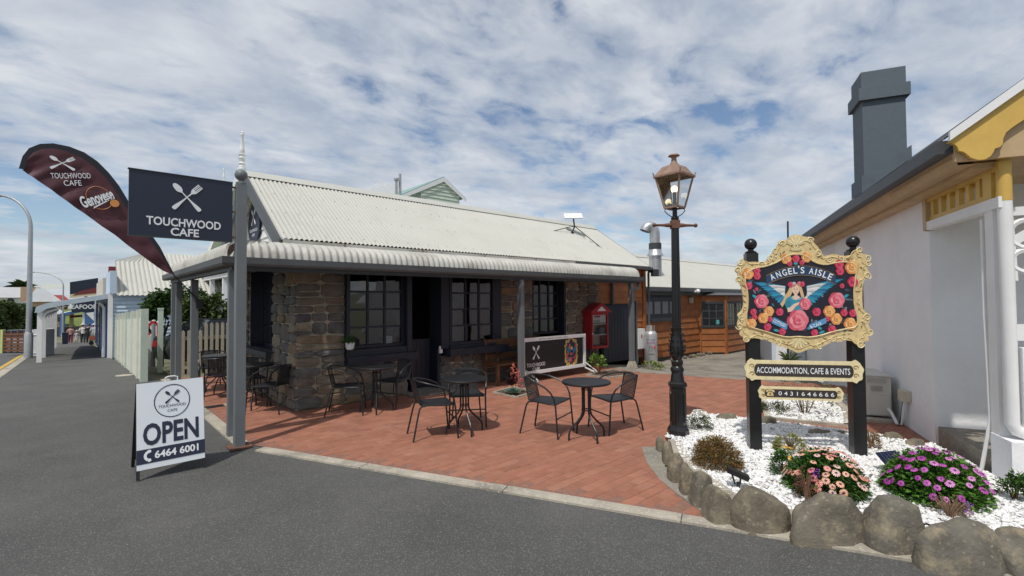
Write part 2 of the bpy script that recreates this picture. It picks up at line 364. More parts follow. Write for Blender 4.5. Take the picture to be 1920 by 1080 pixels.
# garden bed outline, taken from where its edge stones meet the ground
EDGE_PX = [(1238,838),(1246,868),(1270,900),(1300,925),(1340,957),(1385,985),(1490,1004),(1640,1030),(1790,1056),(1915,1076)]
GP = [g(x, y) for x, y in EDGE_PX]
d_ = (GP[-1]-GP[-3]).normalized(); GP += [GP[-1]+d_*1.6]
BACK_PX = [(1735,846),(1660,828),(1540,812),(1440,800),(1368,790),(1300,784)]
HC = g(1751,832); HD = Vector((cos(RAD(25.3)), sin(RAD(25.3)), 0)); HN = Vector((-HD.y, HD.x, 0))
def Hh(a, n, z=0): return HC + HD*a + HN*n + Vector((0,0,z))
GP += [Hh(-3.2,-1.0), Hh(-1.9,-.05), Hh(-.3,.12)]
GP += [g(x, y) for x, y in BACK_PX]
OUT_PX = [(1203,838),(1213,868),(1236,898),(1268,925),(1318,962),(1372,982)]
edging = [g(x, y) for x, y in OUT_PX] + [GP[5], GP[4], GP[3], GP[2], GP[1], GP[0]]
m = MB(); n_ = len(edging); m.add([(p.x,p.y,.004) for p in edging]+[(p.x,p.y,-.02) for p in edging], [tuple(range(n_))]+[(i,n_+i,n_+(i+1)%n_,(i+1)%n_) for i in range(n_)])
struct(m.build('garden_edging', concrete_old))
PATIO = [(1.70,6.42),(3.78,1.80),(6.0,-3.1),(8.0,.2),(11.4,2.65),(10.75,4.35),(10.35,5.6),(10.0,6.62),(10.52,8.1),(2.65,8.1),(2.65,13.6),(1.62,13.6),(1.62,6.6)]
m = MB(); m.add([(x, y, -.0035) for x, y in PATIO], [tuple(range(len(PATIO)))])
patio = struct(m.build('brick_patio', sand))
# concrete kerb strip beside the patio, in cast lengths
def strip(pts, w, z, name):
    for i in range(len(pts)-1):
        a, b = Vector(pts[i]), Vector(pts[i+1]); d = (b-a).normalized(); r = Vector((-d.y, d.x, 0)); b = b-d*.008
        ww = w*random.uniform(.94, 1.06)
        ps = [a, b, b+r*ww, a+r*ww]
        mm = MB(); mm.add([(p.x, p.y, z) for p in ps]+[(p.x, p.y, -.05) for p in ps], [(0,1,2,3),(0,4,5,1),(1,5,6,2),(2,6,7,3),(3,7,4,0)])
        struct(mm.build(name, concrete))
KL = [K0 + KD*t for t in (-.02,1.55,3.2,4.75,6.3,7.9,9.6,11.4)]
strip(KL, .14, .006, 'kerb_strip')
strip([(1.47,13.6,0),(1.47,11.2,0),(1.47,8.9,0),(1.47,6.52,0)], .15, .007, 'kerb_strip')
HPOLY = [Hh(-6,-6), Hh(-.2,-6), Hh(-.2,.02), Hh(14,.02), Hh(14,-6)]
HOLES = [GP, edging, HPOLY, [g(x, y, .0) for x, y in ((1428,742),(1585,742),(1590,800),(1440,786))]]
BED2 = HOLES[3]
BW, BH = .232, .113
cand = []
j = 0
y = -3.0
while y < 13.6:
    x = 1.3 + (BW/2 if j % 2 else 0)
    while x < 11.5:
        c = (x, y)
        if inside(c, PATIO) and not any(inside(c, h) for h in HOLES) and inside((x-.1, y), PATIO) and inside((x, y-.05), PATIO):
            if not (y > 8.0 and x > 2.55): cand.append(c)
        x += BW
    y += BH; j += 1
cand.sort(key=lambda c: (c[0]**2+c[1]**2) if ray and abs(math.atan2(c[1], c[0])-AZ) < RAD(46) else 999)
def brick_shape(w=BW-.005, h=BH-.005):
    m = MB(); a, b, e = w/2, h/2, .003
    lo = [(-a,-b,-.02),(a,-b,-.02),(a,b,-.02),(-a,b,-.02)]; md = [(x, y, -.003) for x, y, z in lo]
    hi = [(-a+e,-b+e,0),(a-e,-b+e,0),(a-e,b-e,0),(-a+e,b-e,0)]
    return m.add(lo+md+hi, [(8,9,10,11)]+[(i,(i+1)%4,4+(i+1)%4,4+i) for i in range(4)]+[(4+i,4+(i+1)%4,8+(i+1)%4,8+i) for i in range(4)])
tmp = brick_shape().build('brick', brickm, patio); bme = tmp.data; bpy.data.objects.remove(tmp)
for c in cand[:300]:
    place(bme, 'brick', (c[0]+random.uniform(-.0015,.0015), c[1]+random.uniform(-.0015,.0015), random.uniform(-.0018,.0018)), (random.uniform(-.006,.006), random.uniform(-.004,.004), random.uniform(-.008,.008)), patio)
m = MB(); bs_ = brick_shape()
for c in cand[300:]:
    dz = random.uniform(-.002,.002)
    k = random.uniform(.9,1.1); cc = (.315*k*random.uniform(.97,1.03), .13*k, .080*k*random.uniform(.95,1.05))
    m.add([(p.x+c[0], p.y+c[1], p.z+dz) for p in bs_.v], bs_.f, cc)
brickfar2 = M('paving_brick_more', (.295,.10,.07), .85, .2, 4, .35, 180, attr=True, dirt=((.37,.19,.128), 2.0, .54, .8))
m.build('paving_bricks', brickfar2, patio, kind='stuff')
# concrete drive that dips towards the rear wing
m = MB()
dx = [9.6,10.6,11.3,12.0,12.7,13.2,30]; 
for i in range(len(dx)-1):
    for y0, y1 in ((-1.5,8.6),):
        m.add([(dx[i],y0,drive(dx[i],0)-.012),(dx[i+1],y0,drive(dx[i+1],0)-.012),(dx[i+1],y1,drive(dx[i+1],0)-.012),(dx[i],y1,drive(dx[i],0)-.012)], [(0,1,2,3)])
struct(m.build('driveway', concrete_old))
# ------------------------------------------------------------------ cafe
def corr(m, prof, x0, x1, pitch, amp, xs=None, xe=None, per=6, col=None):
    """corrugated sheet: profile points (y,z) from lip to top, waves running across x"""
    n = max(2, int((x1-x0)/pitch*per)); R = len(prof); nrm = []
    for i in range(R):
        a = prof[max(i-1,0)]; b = prof[min(i+1,R-1)]; d = Vector((b[0]-a[0], b[1]-a[1])).normalized(); nrm.append((-d.y, d.x))
    L_ = [0]
    for i in range(1, R): L_.append(L_[-1]+math.hypot(prof[i][0]-prof[i-1][0], prof[i][1]-prof[i-1][1]))
    vs = []; fs = []
    for k in range(n+1):
        x = x0+(x1-x0)*k/n; o = amp*sin(2*pi*x/pitch) if abs(amp) < .0185 else amp*(1.75*abs(sin(pi*x/pitch))**.9-1)
        for i in range(R):
            t = L_[i]/L_[-1]; xx = x
            if xs: xx = max(xx, xs(t))
            if xe: xx = min(xx, xe(t))
            vs.append((xx, prof[i][0]+nrm[i][0]*o, prof[i][1]+nrm[i][1]*o))
    for k in range(n):
        for i in range(R-1): fs.append((k*R+i, (k+1)*R+i, (k+1)*R+i+1, k*R+i+1))
    return m.add(vs, fs, col)
cafe = thing('cafe_building', 'dark rubble stone cafe with cream corrugated roof and bullnose verandah', 'building', (2.65,8.1,0))
wall = MB()
for (x0,x1,z0,z1) in ((2.65,3.46,0,2.72),(3.46,4.66,0,.64),(3.46,4.66,2.32,2.72),(4.66,5.36,2.32,2.72),(5.36,6.95,0,.64),(5.36,6.95,2.32,2.72),(6.95,8.0,0,2.72),(8.0,9.22,0,.74),(8.0,9.22,2.32,2.72),(9.22,10.53,0,2.72)):
    wall.box(x0,8.1,z0,x1,8.42,z1)
for (y0,y1,z0,z1) in ((8.42,9.3,0,2.72),(9.3,10.9,0,.8),(9.3,10.9,2.4,2.72),(10.9,12.1,0,2.72)):
    wall.box(2.65,y0,z0,2.97,y1,z1)
wall.box(2.97,11.8,0,12.85,12.1,2.72)
wallo = wall.build('stone_wall', mortar, cafe)
room = MB(); room.box(3.0,11.6,0,12.8,11.78,2.6); room.box(3.0,8.45,-.02,12.8,11.6,.03); room.box(3.0,8.45,2.55,12.8,11.6,2.6); room.box(6.95,9.6,.03,7.05,11.6,2.55)
room.build('interior', dark, cafe)
# rubble stones, each its own piece
def split(x0, y0, x1, y1, out, wr=(.26,.56), hr=(.13,.30)):
    w_, h_ = x1-x0, y1-y0
    tw, th = random.uniform(*wr), random.uniform(*hr)
    if w_ > tw*1.35 and (w_/tw >= h_/th or h_ < th*1.3):
        k = random.uniform(.36,.64); split(x0,y0,x0+w_*k,y1,out,wr,hr); split(x0+w_*k,y0,x1,y1,out,wr,hr)
    elif h_ > th*1.3:
        k = random.uniform(.38,.62); split(x0,y0,x1,y0+h_*k,out,wr,hr); split(x0,y0+h_*k,x1,y1,out,wr,hr)
    else: out.append((x0,y0,x1,y1))
def stone_mesh(w_, h_, d):
    n = 16; gap = random.uniform(.003,.010); a, b = w_/2-gap, h_/2-gap; m = MB(); p = random.uniform(5,11); ph = random.random()*6
    base = []
    for k in range(n):
        t = 2*pi*(k+.5)/n; c_, s_ = cos(t), sin(t)
        r = (abs(c_)**p+abs(s_)**p)**(-1/p); j = 1-random.uniform(0,.10)
        base.append((a*r*c_*j, b*r*s_*j))
    dz = [d*random.uniform(.55,.9) for _ in range(n)]; tilt = (random.uniform(-.25,.25), random.uniform(-.3,.3))
    vs = [(x,y,-.03) for x,y in base]+[(x,y,q) for (x,y),q in zip(base,dz)]
    for s_, hh in ((.90,.98),(.5,1.04)):
        vs += [(x*s_, y*s_, d*hh*random.uniform(.85,1.12)+d*(x/a*tilt[0]+y/b*tilt[1])*s_) for x,y in base]
    vs.append((0,0,d*1.02))
    fs = []
    for r in range(3): fs += [(r*n+k, r*n+(k+1)%n, (r+1)*n+(k+1)%n, (r+1)*n+k) for k in range(n)]
    fs += [(3*n+k, 3*n+(k+1)%n, 4*n) for k in range(n)]
    return m.add(vs, fs)
def lay(rects, org, rot, axis, wr=(.26,.56), hr=(.13,.30), dep=(.028,.06)):
    for R_ in rects:
        o_ = []; split(*R_, o_, wr, hr)
        for (x0,y0,x1,y1) in o_:
            st = stone_mesh(x1-x0, y1-y0, random.uniform(*dep)).build('stone', stonem, None, smooth=28); st.parent = wallo
            cx, cy = (x0+x1)/2, (y0+y1)/2
            st.location = Vector(org)+Vector(axis)*cx+Vector((0,0,cy))-OFF[wallo.name]; st.rotation_euler = rot
            st.rotation_euler.rotate_axis('Z', random.uniform(-.03,.03))
lay([(2.62,.0,3.46,1.2)], (0,8.1,0), (pi/2,0,0), (1,0,0), (.34,.7), (.15,.3), (.035,.07))
lay([(2.62,1.2,3.46,2.4),(3.46,0,4.68,.64),(5.38,0,6.9,.64),(6.95,0,8.0,2.4),(8.0,0,9.22,.74),(9.22,0,10.53,2.4)], (0,8.1,0), (pi/2,0,0), (1,0,0))
lay([(-9.3,0,-8.06,2.5),(-10.9,0,-9.3,.74),(-12.1,0,-10.9,2.5)], (2.65,0,0), (pi/2,0,-pi/2), (0,-1,0))
# timber end wall, lapped boards
tw_ = MB().box(10.53,8.14,0,12.84,8.42,2.72).build('timber_wall', charcoal_dk, cafe)
tw2 = MB().box(12.7,8.43,-.3,12.84,12.0,2.72).build('timber_wall', charcoal_dk, cafe)
def board(m, x0, x1, z0, z1, y, t=.03):
    m.add([(x0,y-t,z0),(x1,y-t,z0),(x1,y-.008,z1),(x0,y-.008,z1),(x0,y+.01,z0),(x1,y+.01,z0),(x1,y+.01,z1),(x0,y+.01,z1)], [(0,1,2,3),(0,4,5,1),(1,5,6,2),(3,2,6,7),(4,0,3,7)])
z = 0.02
while z < 2.62:
    m = MB(); board(m, 10.56 if z > 1.55 else 11.98, 12.72, z, z+.185, 8.14); m.build('weatherboard', stained, tw_); z += .18
MB().box(12.74,8.08,-.2,12.88,8.2,2.7).build('corner_board', stained, tw_)
MB().tube([(12.93,8.02,-.25),(12.93,8.02,2.55),(12.8,7.9,2.68)], .035, 8).build('downpipe', charcoal, cafe)
gt = MB().box(10.6,8.06,.03,11.94,8.1,1.60).build('side_gate', navy, cafe)
for k in range(9): MB().box(10.605+k*.148,8.04,.03,10.605+k*.148+.142,8.062,1.595).build('board', navy, gt)
# windows
def window(x0, x1, z0, z1, y, nc, nr, sill, proj=.0, mat=navy, depth=.1, wname='window'):
    fr_ = MB(); t = .055
    fr_.box(x0,y-proj,z0,x0+t,y+depth,z1).box(x1-t,y-proj,z0,x1,y+depth,z1).box(x0+t,y-proj,z0,x1-t,y+depth,z0+t).box(x0+t,y-proj,z1-t,x1-t,y+depth,z1)
    f = fr_.build(wname, mat, cafe)
    bars = MB(); cw = (x1-x0-2*t)/nc; ch = (z1-z0-2*t)/nr
    for i in range(1,nc): bars.box(x0+t+cw*i-.018,y+.005,z0+t,x0+t+cw*i+.018,y+.05,z1-t)
    for j_ in range(1,nr): bars.box(x0+t,y+.007,z0+t+ch*j_-.018,x1-t,y+.048,z0+t+ch*j_+.018)
    bars.build('glazing_bars', mat, f)
    for i in range(nc):
        for j_ in range(nr):
            tl = random.uniform(-.004,.004)
            p = MB(); xx = x0+t+cw*i+.012; zz_ = z0+t+ch*j_+.012
            p.add([(xx,y+.03,zz_),(xx+cw-.024,y+.03+tl,zz_),(xx+cw-.024,y+.03+tl,zz_+ch-.024),(xx,y+.03-tl,zz_+ch-.024)], [(0,1,2,3)])
            p.build('pane', glass, f)
    MB().box(*sill).build('sill', mat, f)
    return f
window(3.5,4.62,.92,2.3,8.12,3,4,(3.44,7.93,.66,4.82,8.14,.80))
window(5.56,6.74,.86,2.3,7.98,3,4,(5.46,7.80,.66,7.0,8.16,.80), proj=.02)
window(8.08,9.14,.92,2.3,8.26,3,4,(8.0,8.02,.75,9.24,8.3,.86))
box_ = MB(); box_.box(3.44,7.985,.80,3.5,8.16,2.32).box(4.62,8.0,.8,4.72,8.4,2.32).box(5.36,7.97,.8,5.55,8.4,2.32).box(6.75,7.97,.8,6.93,8.3,2.32).box(3.5,8.02,.80,4.62,8.13,.915).box(5.55,7.93,.80,6.75,8.09,.855).box(4.72,8.02,0,4.76,8.4,.8).box(5.3,8.02,0,5.36,8.4,.8).box(8.0,8.1,.86,8.07,8.42,2.32).box(9.15,8.1,.86,9.22,8.42,2.32)
for q in range(0, len(box_.v), 8):
    b_ = MB(); b_.add(box_.v[q:q+8], [tuple(i-q for i in f) for f in box_.f[q//8*6:q//8*6+6]]); b_.build('timber_surround', navy, cafe)
lt = MB().box(3.4,8.04,2.325,10.5,8.09,2.6).build('lintel', navy, cafe)
dr = MB().box(4.76,8.30,.03,5.3,8.35,1.0).build('door', navy, cafe, label='lower half of the dark stable door')
for k in range(5): MB().box(4.775+k*.104,8.285,.06,4.775+k*.104+.098,8.302,.97).build('plank', navy, dr)
MB().box(4.55,7.62,.0,5.6,8.3,.035).build('doorstep', concrete_old, cafe)
MB().box(5.33,7.99,.72,5.40,8.018,.86).build('power_socket', white, cafe)
MB().tube([(5.36,8.0,.72),(5.35,7.985,.58),(5.40,7.985,.46),(5.43,7.985,.52),(5.40,7.985,.60)], .008, 6).build('cable', blackm, cafe)
# side window
sw = MB(); sw.box(2.90,9.3,.86,2.97,9.36,2.4).box(2.90,10.84,.86,2.97,10.9,2.4).box(2.90,9.36,.86,2.97,10.84,.92).box(2.90,9.36,2.34,2.97,10.84,2.4)
swo = sw.build('window', navy, cafe)
for b_ in ((2.66,10.86,.86,2.90,10.905,2.4),(2.66,9.295,.86,2.90,9.34,2.4),(2.66,9.34,2.36,2.90,10.86,2.405),(2.66,9.34,.80,2.90,10.86,.865)): MB().box(*b_).build('reveal', navy, swo)
gb = MB()
for k in range(1,4): gb.box(2.915,9.36+k*.37-.012,.92,2.945,9.36+k*.37+.012,2.34)
for k in range(1,4): gb.box(2.917,9.36,.92+k*.355-.012,2.943,10.84,.92+k*.355+.012)
gb.build('glazing_bars', navy, swo)
for i in range(4):
    for k in range(4):
        p = MB(); y0 = 9.372+.37*i; z0 = .932+.355*k; p.add([(2.93,y0,z0),(2.93,y0+.346,z0),(2.93,y0+.346,z0+.331),(2.93,y0,z0+.331)], [(0,1,2,3)]); p.build('pane', glass, swo)
MB().box(2.50,9.22,.76,2.74,11.0,.86).build('sill', charcoal_dk, swo)
# main roof
EY, EZ, RY, RZ = 7.86, 2.74, 10.0, 4.19
m = MB(); corr(m, [(EY,EZ),(RY,RZ)], 2.33, 12.74, .079, .019, per=10)
corr(m, [(12.14,EZ),(RY,RZ)], 2.33, 12.74, .079, -.011, per=4)
roof = m.build('roof', roofm, cafe, smooth=60)
MB().add([(2.32,9.80,4.085),(12.75,9.80,4.085),(12.75,10,4.235),(2.32,10,4.235),(12.75,10.2,4.085),(2.32,10.2,4.085)], [(0,1,2,3),(3,2,4,5)]).build('ridge_cap', roofm, roof)
rs = MB()
for zt in (.06,.36,.66,.93):
    for k in range(46):
        x = 2.41+k*.2212; q = Vector((x, EY+(RY-EY)*zt, EZ+(RZ-EZ)*zt)); nn = Vector((0,-(RZ-EZ),(RY-EY))).normalized()
        rs.lathe([(.009,0),(.009,.006)], q+nn*.019, 6)
rs.build('roof_screws', greym, roof, kind='stuff')
for x0, x1, mt in ((2.36,4.6,roofold),(4.61,6.9,roofold),(6.91,9.2,roofold),(9.21,12.78,charcoal)):
    MB().add([(x0,7.76,2.71),(x1,7.76,2.71),(x1,7.76,2.638),(x0,7.76,2.638),(x0,7.86,2.63),(x1,7.86,2.63),(x0,7.87,2.72),(x1,7.87,2.72)], [(0,3,2,1),(3,4,5,2),(0,1,7,6),(0,6,4,3),(1,2,5,7)]).build('gutter', mt, roof)
for k in range(5): MB().box(3.3+k*1.5,7.752,2.636,3.315+k*1.5,7.765,2.715).build('gutter_clip', rust, roof)
# soffit, barge boards, gable
m = MB(); 
for s, ye in ((1,7.84),(-1,12.16)):
    m.add([(2.30,ye,2.73),(2.335,ye,2.73),(2.335,10,4.2),(2.30,10,4.2),(2.30,ye,2.49),(2.335,ye,2.49),(2.335,10,3.93),(2.30,10,3.93)], [(0,1,2,3),(0,3,7,4),(1,5,6,2),(4,7,6,5),(0,4,5,1)])
m.build('barge_board', charcoal, roof)
m = MB()
for s, ye in ((1,7.84),(-1,12.16)):
    m.add([(12.74,ye,2.73),(12.775,ye,2.73),(12.775,10,4.2),(12.74,10,4.2),(12.74,ye,2.55),(12.775,ye,2.55),(12.775,10,4.0),(12.74,10,4.0)], [(0,1,2,3),(0,3,7,4),(1,5,6,2),(4,7,6,5),(0,4,5,1)])
m.build('barge_board', charcoal_dk, roof)
m = MB(); z = 2.62
while z < 4.0:
    hw = (4.15-z)/(4.19-2.74)*2.12; hw2 = (4.15-min(z+.17,4.14))/(4.19-2.74)*2.12
    m.add([(2.60,10-hw,z),(2.60,10+hw,z),(2.625,10+hw2,z+.17),(2.625,10-hw2,z+.17)], [(0,1,2,3)]); m.add([(2.6,10-hw,z),(2.65,10-hw,z),(2.65,10+hw,z),(2.6,10+hw,z)], [(0,1,2,3)]); z += .17
m.add([(2.64,7.9,2.6),(2.64,12.1,2.6),(2.64,10,4.15)], [(0,1,2)])
MB().add([(12.7,7.9,2.6),(12.7,12.1,2.6),(12.7,10,4.15)], [(0,1,2)]).build('gable_wall', stained, cafe)
gable = m.build('gable_boards', white, cafe)
m = MB(); m.add([(2.34,7.87,2.72),(12.74,7.87,2.72),(12.74,8.42,2.72),(2.34,8.42,2.72)], [(0,1,2,3)]).build('soffit', charcoal_dk, cafe)
rc = Xp(478,420,2.58); FRG = FR((2.575, rc.y, rc.z), (0,-1,0), (0,0,1))
disc = [(.40*cos(2*pi*k/32), .40*sin(2*pi*k/32)) for k in range(32)]
rsn = MB().prism(disc, FRG, 0, .02).build('round_sign', navy_sign, cafe)
# cutlery emblem shared by the cafe's signs
def spoon2d():
    P = []
    for k in range(17):
        t = pi*k/16-pi/2; P.append((.17*cos(t)*(1 if sin(t) < 0 else .92), .68+.30*sin(t)))
    pts = [(x, y) for x, y in P if x >= 0]
    rt = [(.03,.36),(.028,.0),(.05,-.35),(.105,-.75),(.115,-.9),(.085,-.985),(0,-1.0)]
    rgt = rt[::-1]+[q for q in pts if q[1] > .42]
    return rgt+[(-x, y) for x, y in rgt[::-1]]
def fork2d():
    rt = [(0,-1.0),(.085,-.985),(.115,-.9),(.105,-.75),(.05,-.35),(.028,0),(.035,.32),(.13,.46),(.155,.55),(.155,1.0),(.10,1.0),(.10,.58),(.075,.58),(.075,1.0),(.022,1.0),(.022,.58)]
    return rt+[(-x, y) for x, y in rt[::-1] if x > 0]
def emblem(fr, cx, cy, s, mat, parent, ang=.72, z=.003, zt=.002):
    m = MB()
    for shp, a, zz_ in ((spoon2d(), ang, z), (fork2d(), -ang, z+zt*.6)):
        c_, s_ = cos(a), sin(a)
        m.prism([(cx+s*(x*c_-y*s_), cy+s*(x*s_+y*c_)) for x, y in shp], fr, zz_-.0015, zz_+zt)
    return m.build('cutlery_emblem', mat, parent)
letterw = M('white_lettering', (.80,.82,.84), .5, .03, 8, 0)
emblem(FRG, 0, .13, .2, letterw, rsn, z=.022)
text('TOUCHWOOD', FRG, 0, -.13, .055, letterw, rsn, .56, .01, .022); text('CAFE', FRG, 0, -.22, .055, letterw, rsn, .2, .01, .022)
# verandah
def bull(l, w_): # lip -> wall offsets
    return [(0,2.335),(.012,2.42),(.05,2.50),(.13,2.555),(.25,2.585),(.45,2.605),(w_,2.635)]
FP = [(7.0+a, z) for a, z in bull(0,.93)]
m = MB(); corr(m, FP, 1.42, 10.86, .105, .018, xs=lambda t: 1.42+1.18*t)
vr = m.build('verandah_roof', roofold, cafe, smooth=60)
m = MB(T=lambda p: Vector((p[1], p[0], p[2]))); SP = [(1.42+a*1.0, z) for a, z in bull(0,1.2)]
corr(m, SP, 7.0, 12.5, .105, .018, xs=lambda t: 7.0+.93*t)
m.f = [f[::-1] for f in m.f]
m.build('verandah_roof', roofold, cafe, smooth=60)
def gut(m, a, b, ax):
    pr = [(0,0),(-.085,.0),(-.10,.03),(-.105,.112),(-.09,.112),(-.085,.04),(0,.03)]
    n = len(pr); vs = []
    for e_ in (a, b):
        for (o_, z) in pr: vs.append((e_[0]+(o_ if ax == 'x' else (o_ if e_[2] else 0)), e_[1]+(o_ if ax == 'y' else (o_ if e_[2] else 0)), 2.225+z))
    return m.add(vs, [(i,(i+1)%n,n+(i+1)%n,n+i) for i in range(n)]+[tuple(range(n)),tuple(range(n,2*n))[::-1]])
m = MB(); gut(m, (1.46,7.0,1), (10.95,7.0,0), 'y'); m.build('gutter', charcoal, vr)
m = MB(); gut(m, (1.46,7.0,1), (1.46,12.55,0), 'x'); m.build('gutter', charcoal, vr)
m = MB().box(1.5,7.06,2.17,10.9,7.14,2.30).box(1.5,7.14,2.17,1.58,12.5,2.30); m.build('verandah_beam', charcoal_dk, vr)
m = MB()
for k in range(12): m.bar((1.9+k*.8,7.1,2.32),(1.9+k*.8,8.05,2.62),.05,.09)
for k in range(6): m.bar((1.55,7.9+k*.85,2.32),(2.62,7.9+k*.85,2.62),.05,.09)
m.build('rafters', charcoal_dk, vr)
def vpost(x, y, z0, z1, w_=.1, mat=charcoal_post):
    m = MB().box(x-w_/2,y-w_/2,z0,x+w_/2,y+w_/2,z1); return m.build('verandah_post', mat, cafe)
vpost(1.53,7.17,0,2.175,.09); vpost(6.70,7.1,0,2.175,.1); vpost(10.62,7.1,.16,2.175,.11); vpost(1.62,10.45,0,2.175,.11); vpost(1.60,12.1,0,2.175,.1); vpost(1.60,12.75,0,2.2,.1)
MB().add([(10.52,7.0,-.01),(10.74,7.0,-.01),(10.74,7.22,-.01),(10.52,7.22,-.01),(10.56,7.04,.17),(10.68,7.04,.17),(10.68,7.16,.17),(10.56,7.16,.17)], [(4,5,6,7),(0,1,5,4),(1,2,6,5),(2,3,7,6),(3,0,4,7)]).build('post_foot', concrete, cafe)
MB().box(10.86,7.12,.0,10.92,7.2,1.72).build('cover_board', charcoal, cafe)
MB().box(10.9,7.05,2.05,10.96,7.1,2.2).tube([(10.93,7.05,2.22),(10.93,7.08,2.08),(10.75,7.1,2.0)], .03, 8).build('downpipe', charcoal, cafe)
MB().box(11.1,8.02,1.62,11.17,8.09,2.28).build('post', charcoal, cafe)
# satellite panel on the roof
def rz_(y): return EZ+(RZ-EZ)*(y-EY)/(RY-EY)
sb = Vector((10.15, 9.55, rz_(9.55)))
sb = onplane(1072,437, Vector((0,EY,EZ)), Vector((0,-(RZ-EZ),(RY-EY))))
sat = thing('satellite_panel', 'flat white satellite internet panel on a braced dark mast on the roof', 'satellite panel', sb)
m = MB(); top = sb+Vector((.05,-.02,.50)); m.tube([sb, sb+Vector((.09,-.02,.16)), sb+Vector((.10,-.02,.22)), top], .022, 8); m.build('mast', blackm, sat, smooth=True)
k_ = sb+Vector((.10,-.02,.22))
rp = lambda x, y: onplane(x, y, Vector((0,EY,EZ)), Vector((0,-(RZ-EZ),(RY-EY))))
MB().tube([k_, rp(1038,433)], .012, 6).build('brace', blackm, sat); MB().tube([k_, rp(1129,466)], .012, 6).build('brace', blackm, sat)
MB().lathe([(.07,0),(.07,.015),(.04,.02)], sb, 10).build('foot', blackm, sat)
_ux = Vector((CR.x,CR.y,0)).normalized(); _uy = _ux*.45+Vector((CF.x,CF.y,0)).normalized()*.75+Vector((0,0,.5)); _n = _ux.cross(_uy).normalized(); FS = FR(top, _ux, _n.cross(_ux))
MB().prism([(-.26,-.17),(.26,-.17),(.27,-.16),(.27,.16),(.26,.17),(-.26,.17),(-.27,.16),(-.27,-.16)], FS, .0, .03).build('panel', white, sat)
# ------------------------------------------------------------------ rear wing beside the drive
RWY = 8.5
rear = thing('rear_wing', 'orange stained weatherboard wing with cream iron roof behind the drive', 'building', (13.2,RWY,-.28))
def rx(px): return Yp(px,600,RWY).x
rw = MB().box(12.95,RWY,-.35,rx(1315),RWY+3,2.05).build('wall', charcoal_dk, rear)
xl, xb = 12.96, rx(1316)
wx0, wx1 = rx(1206), rx(1268)
z = -.16; k = 0
while z < 1.95:
    if z < 1.0 or z > 1.9: segs = [(xl, xb)]
    else: segs = [(wx1+.06, xb)]
    for a, b in segs:
        c_ = a+(b-a)*random.uniform(.35,.65)
        for u0, u1 in ((a, c_-.002), (c_, b)):
            m = MB(); board(m, u0, u1, z, z+.225, RWY, .035); m.build('weatherboard', stained, rw)
    z += .22
MB().box(wx0,RWY-.05,1.12,wx1+.05,RWY+.02,1.82).build('window', charcoal_dk, rear)
for i in range(4):
    x0 = wx0+.1+i*(wx1-wx0-.1)/4; MB().box(x0,RWY-.055,1.28,x0+(wx1-wx0)/4-.16,RWY-.052,1.68).build('pane', M('frosted_pane', (.22,.24,.25), .35, .2, 30, .3, 90) if i == 0 else bpy.data.materials['frosted_pane'], rear)
MB().box(wx0-.05,RWY-.11,1.02,wx1+.1,RWY-.04,1.12).build('sill', charcoal_dk, rear)
MB().box(12.95,RWY-.1,1.90,22.5,RWY-.02,2.12).build('fascia', charcoal, rear)
MB().box(12.9,RWY-.26,2.02,22.5,RWY-.12,2.14).build('gutter', charcoal, rear)
m = MB(); corr(m, [(RWY-.2,2.16),(11.3,3.62)], 12.7, 27, .1, .012, per=4)
rroof = m.build('roof', roofm, rear, smooth=60)
MB().add([(12.7,11.0,3.50),(27,11.0,3.50),(27,11.32,3.66),(12.7,11.32,3.66)], [(0,1,2,3)]).build('ridge_cap', roofm, rroof)
MB().add([(12.7,11.3,3.6),(27,11.3,3.6),(27,14,2.2),(12.7,14,2.2)], [(0,1,2,3)]).build('roof_back', roofm, rear)
MB().box(rx(1316),RWY+.1,-.35,26.5,RWY+3,2.05).build('wall', charcoal_dk, rear)
MB().box(12.8,7.72,2.45,13.02,7.86,2.66).build('gutter_end', charcoal_dk, rear)
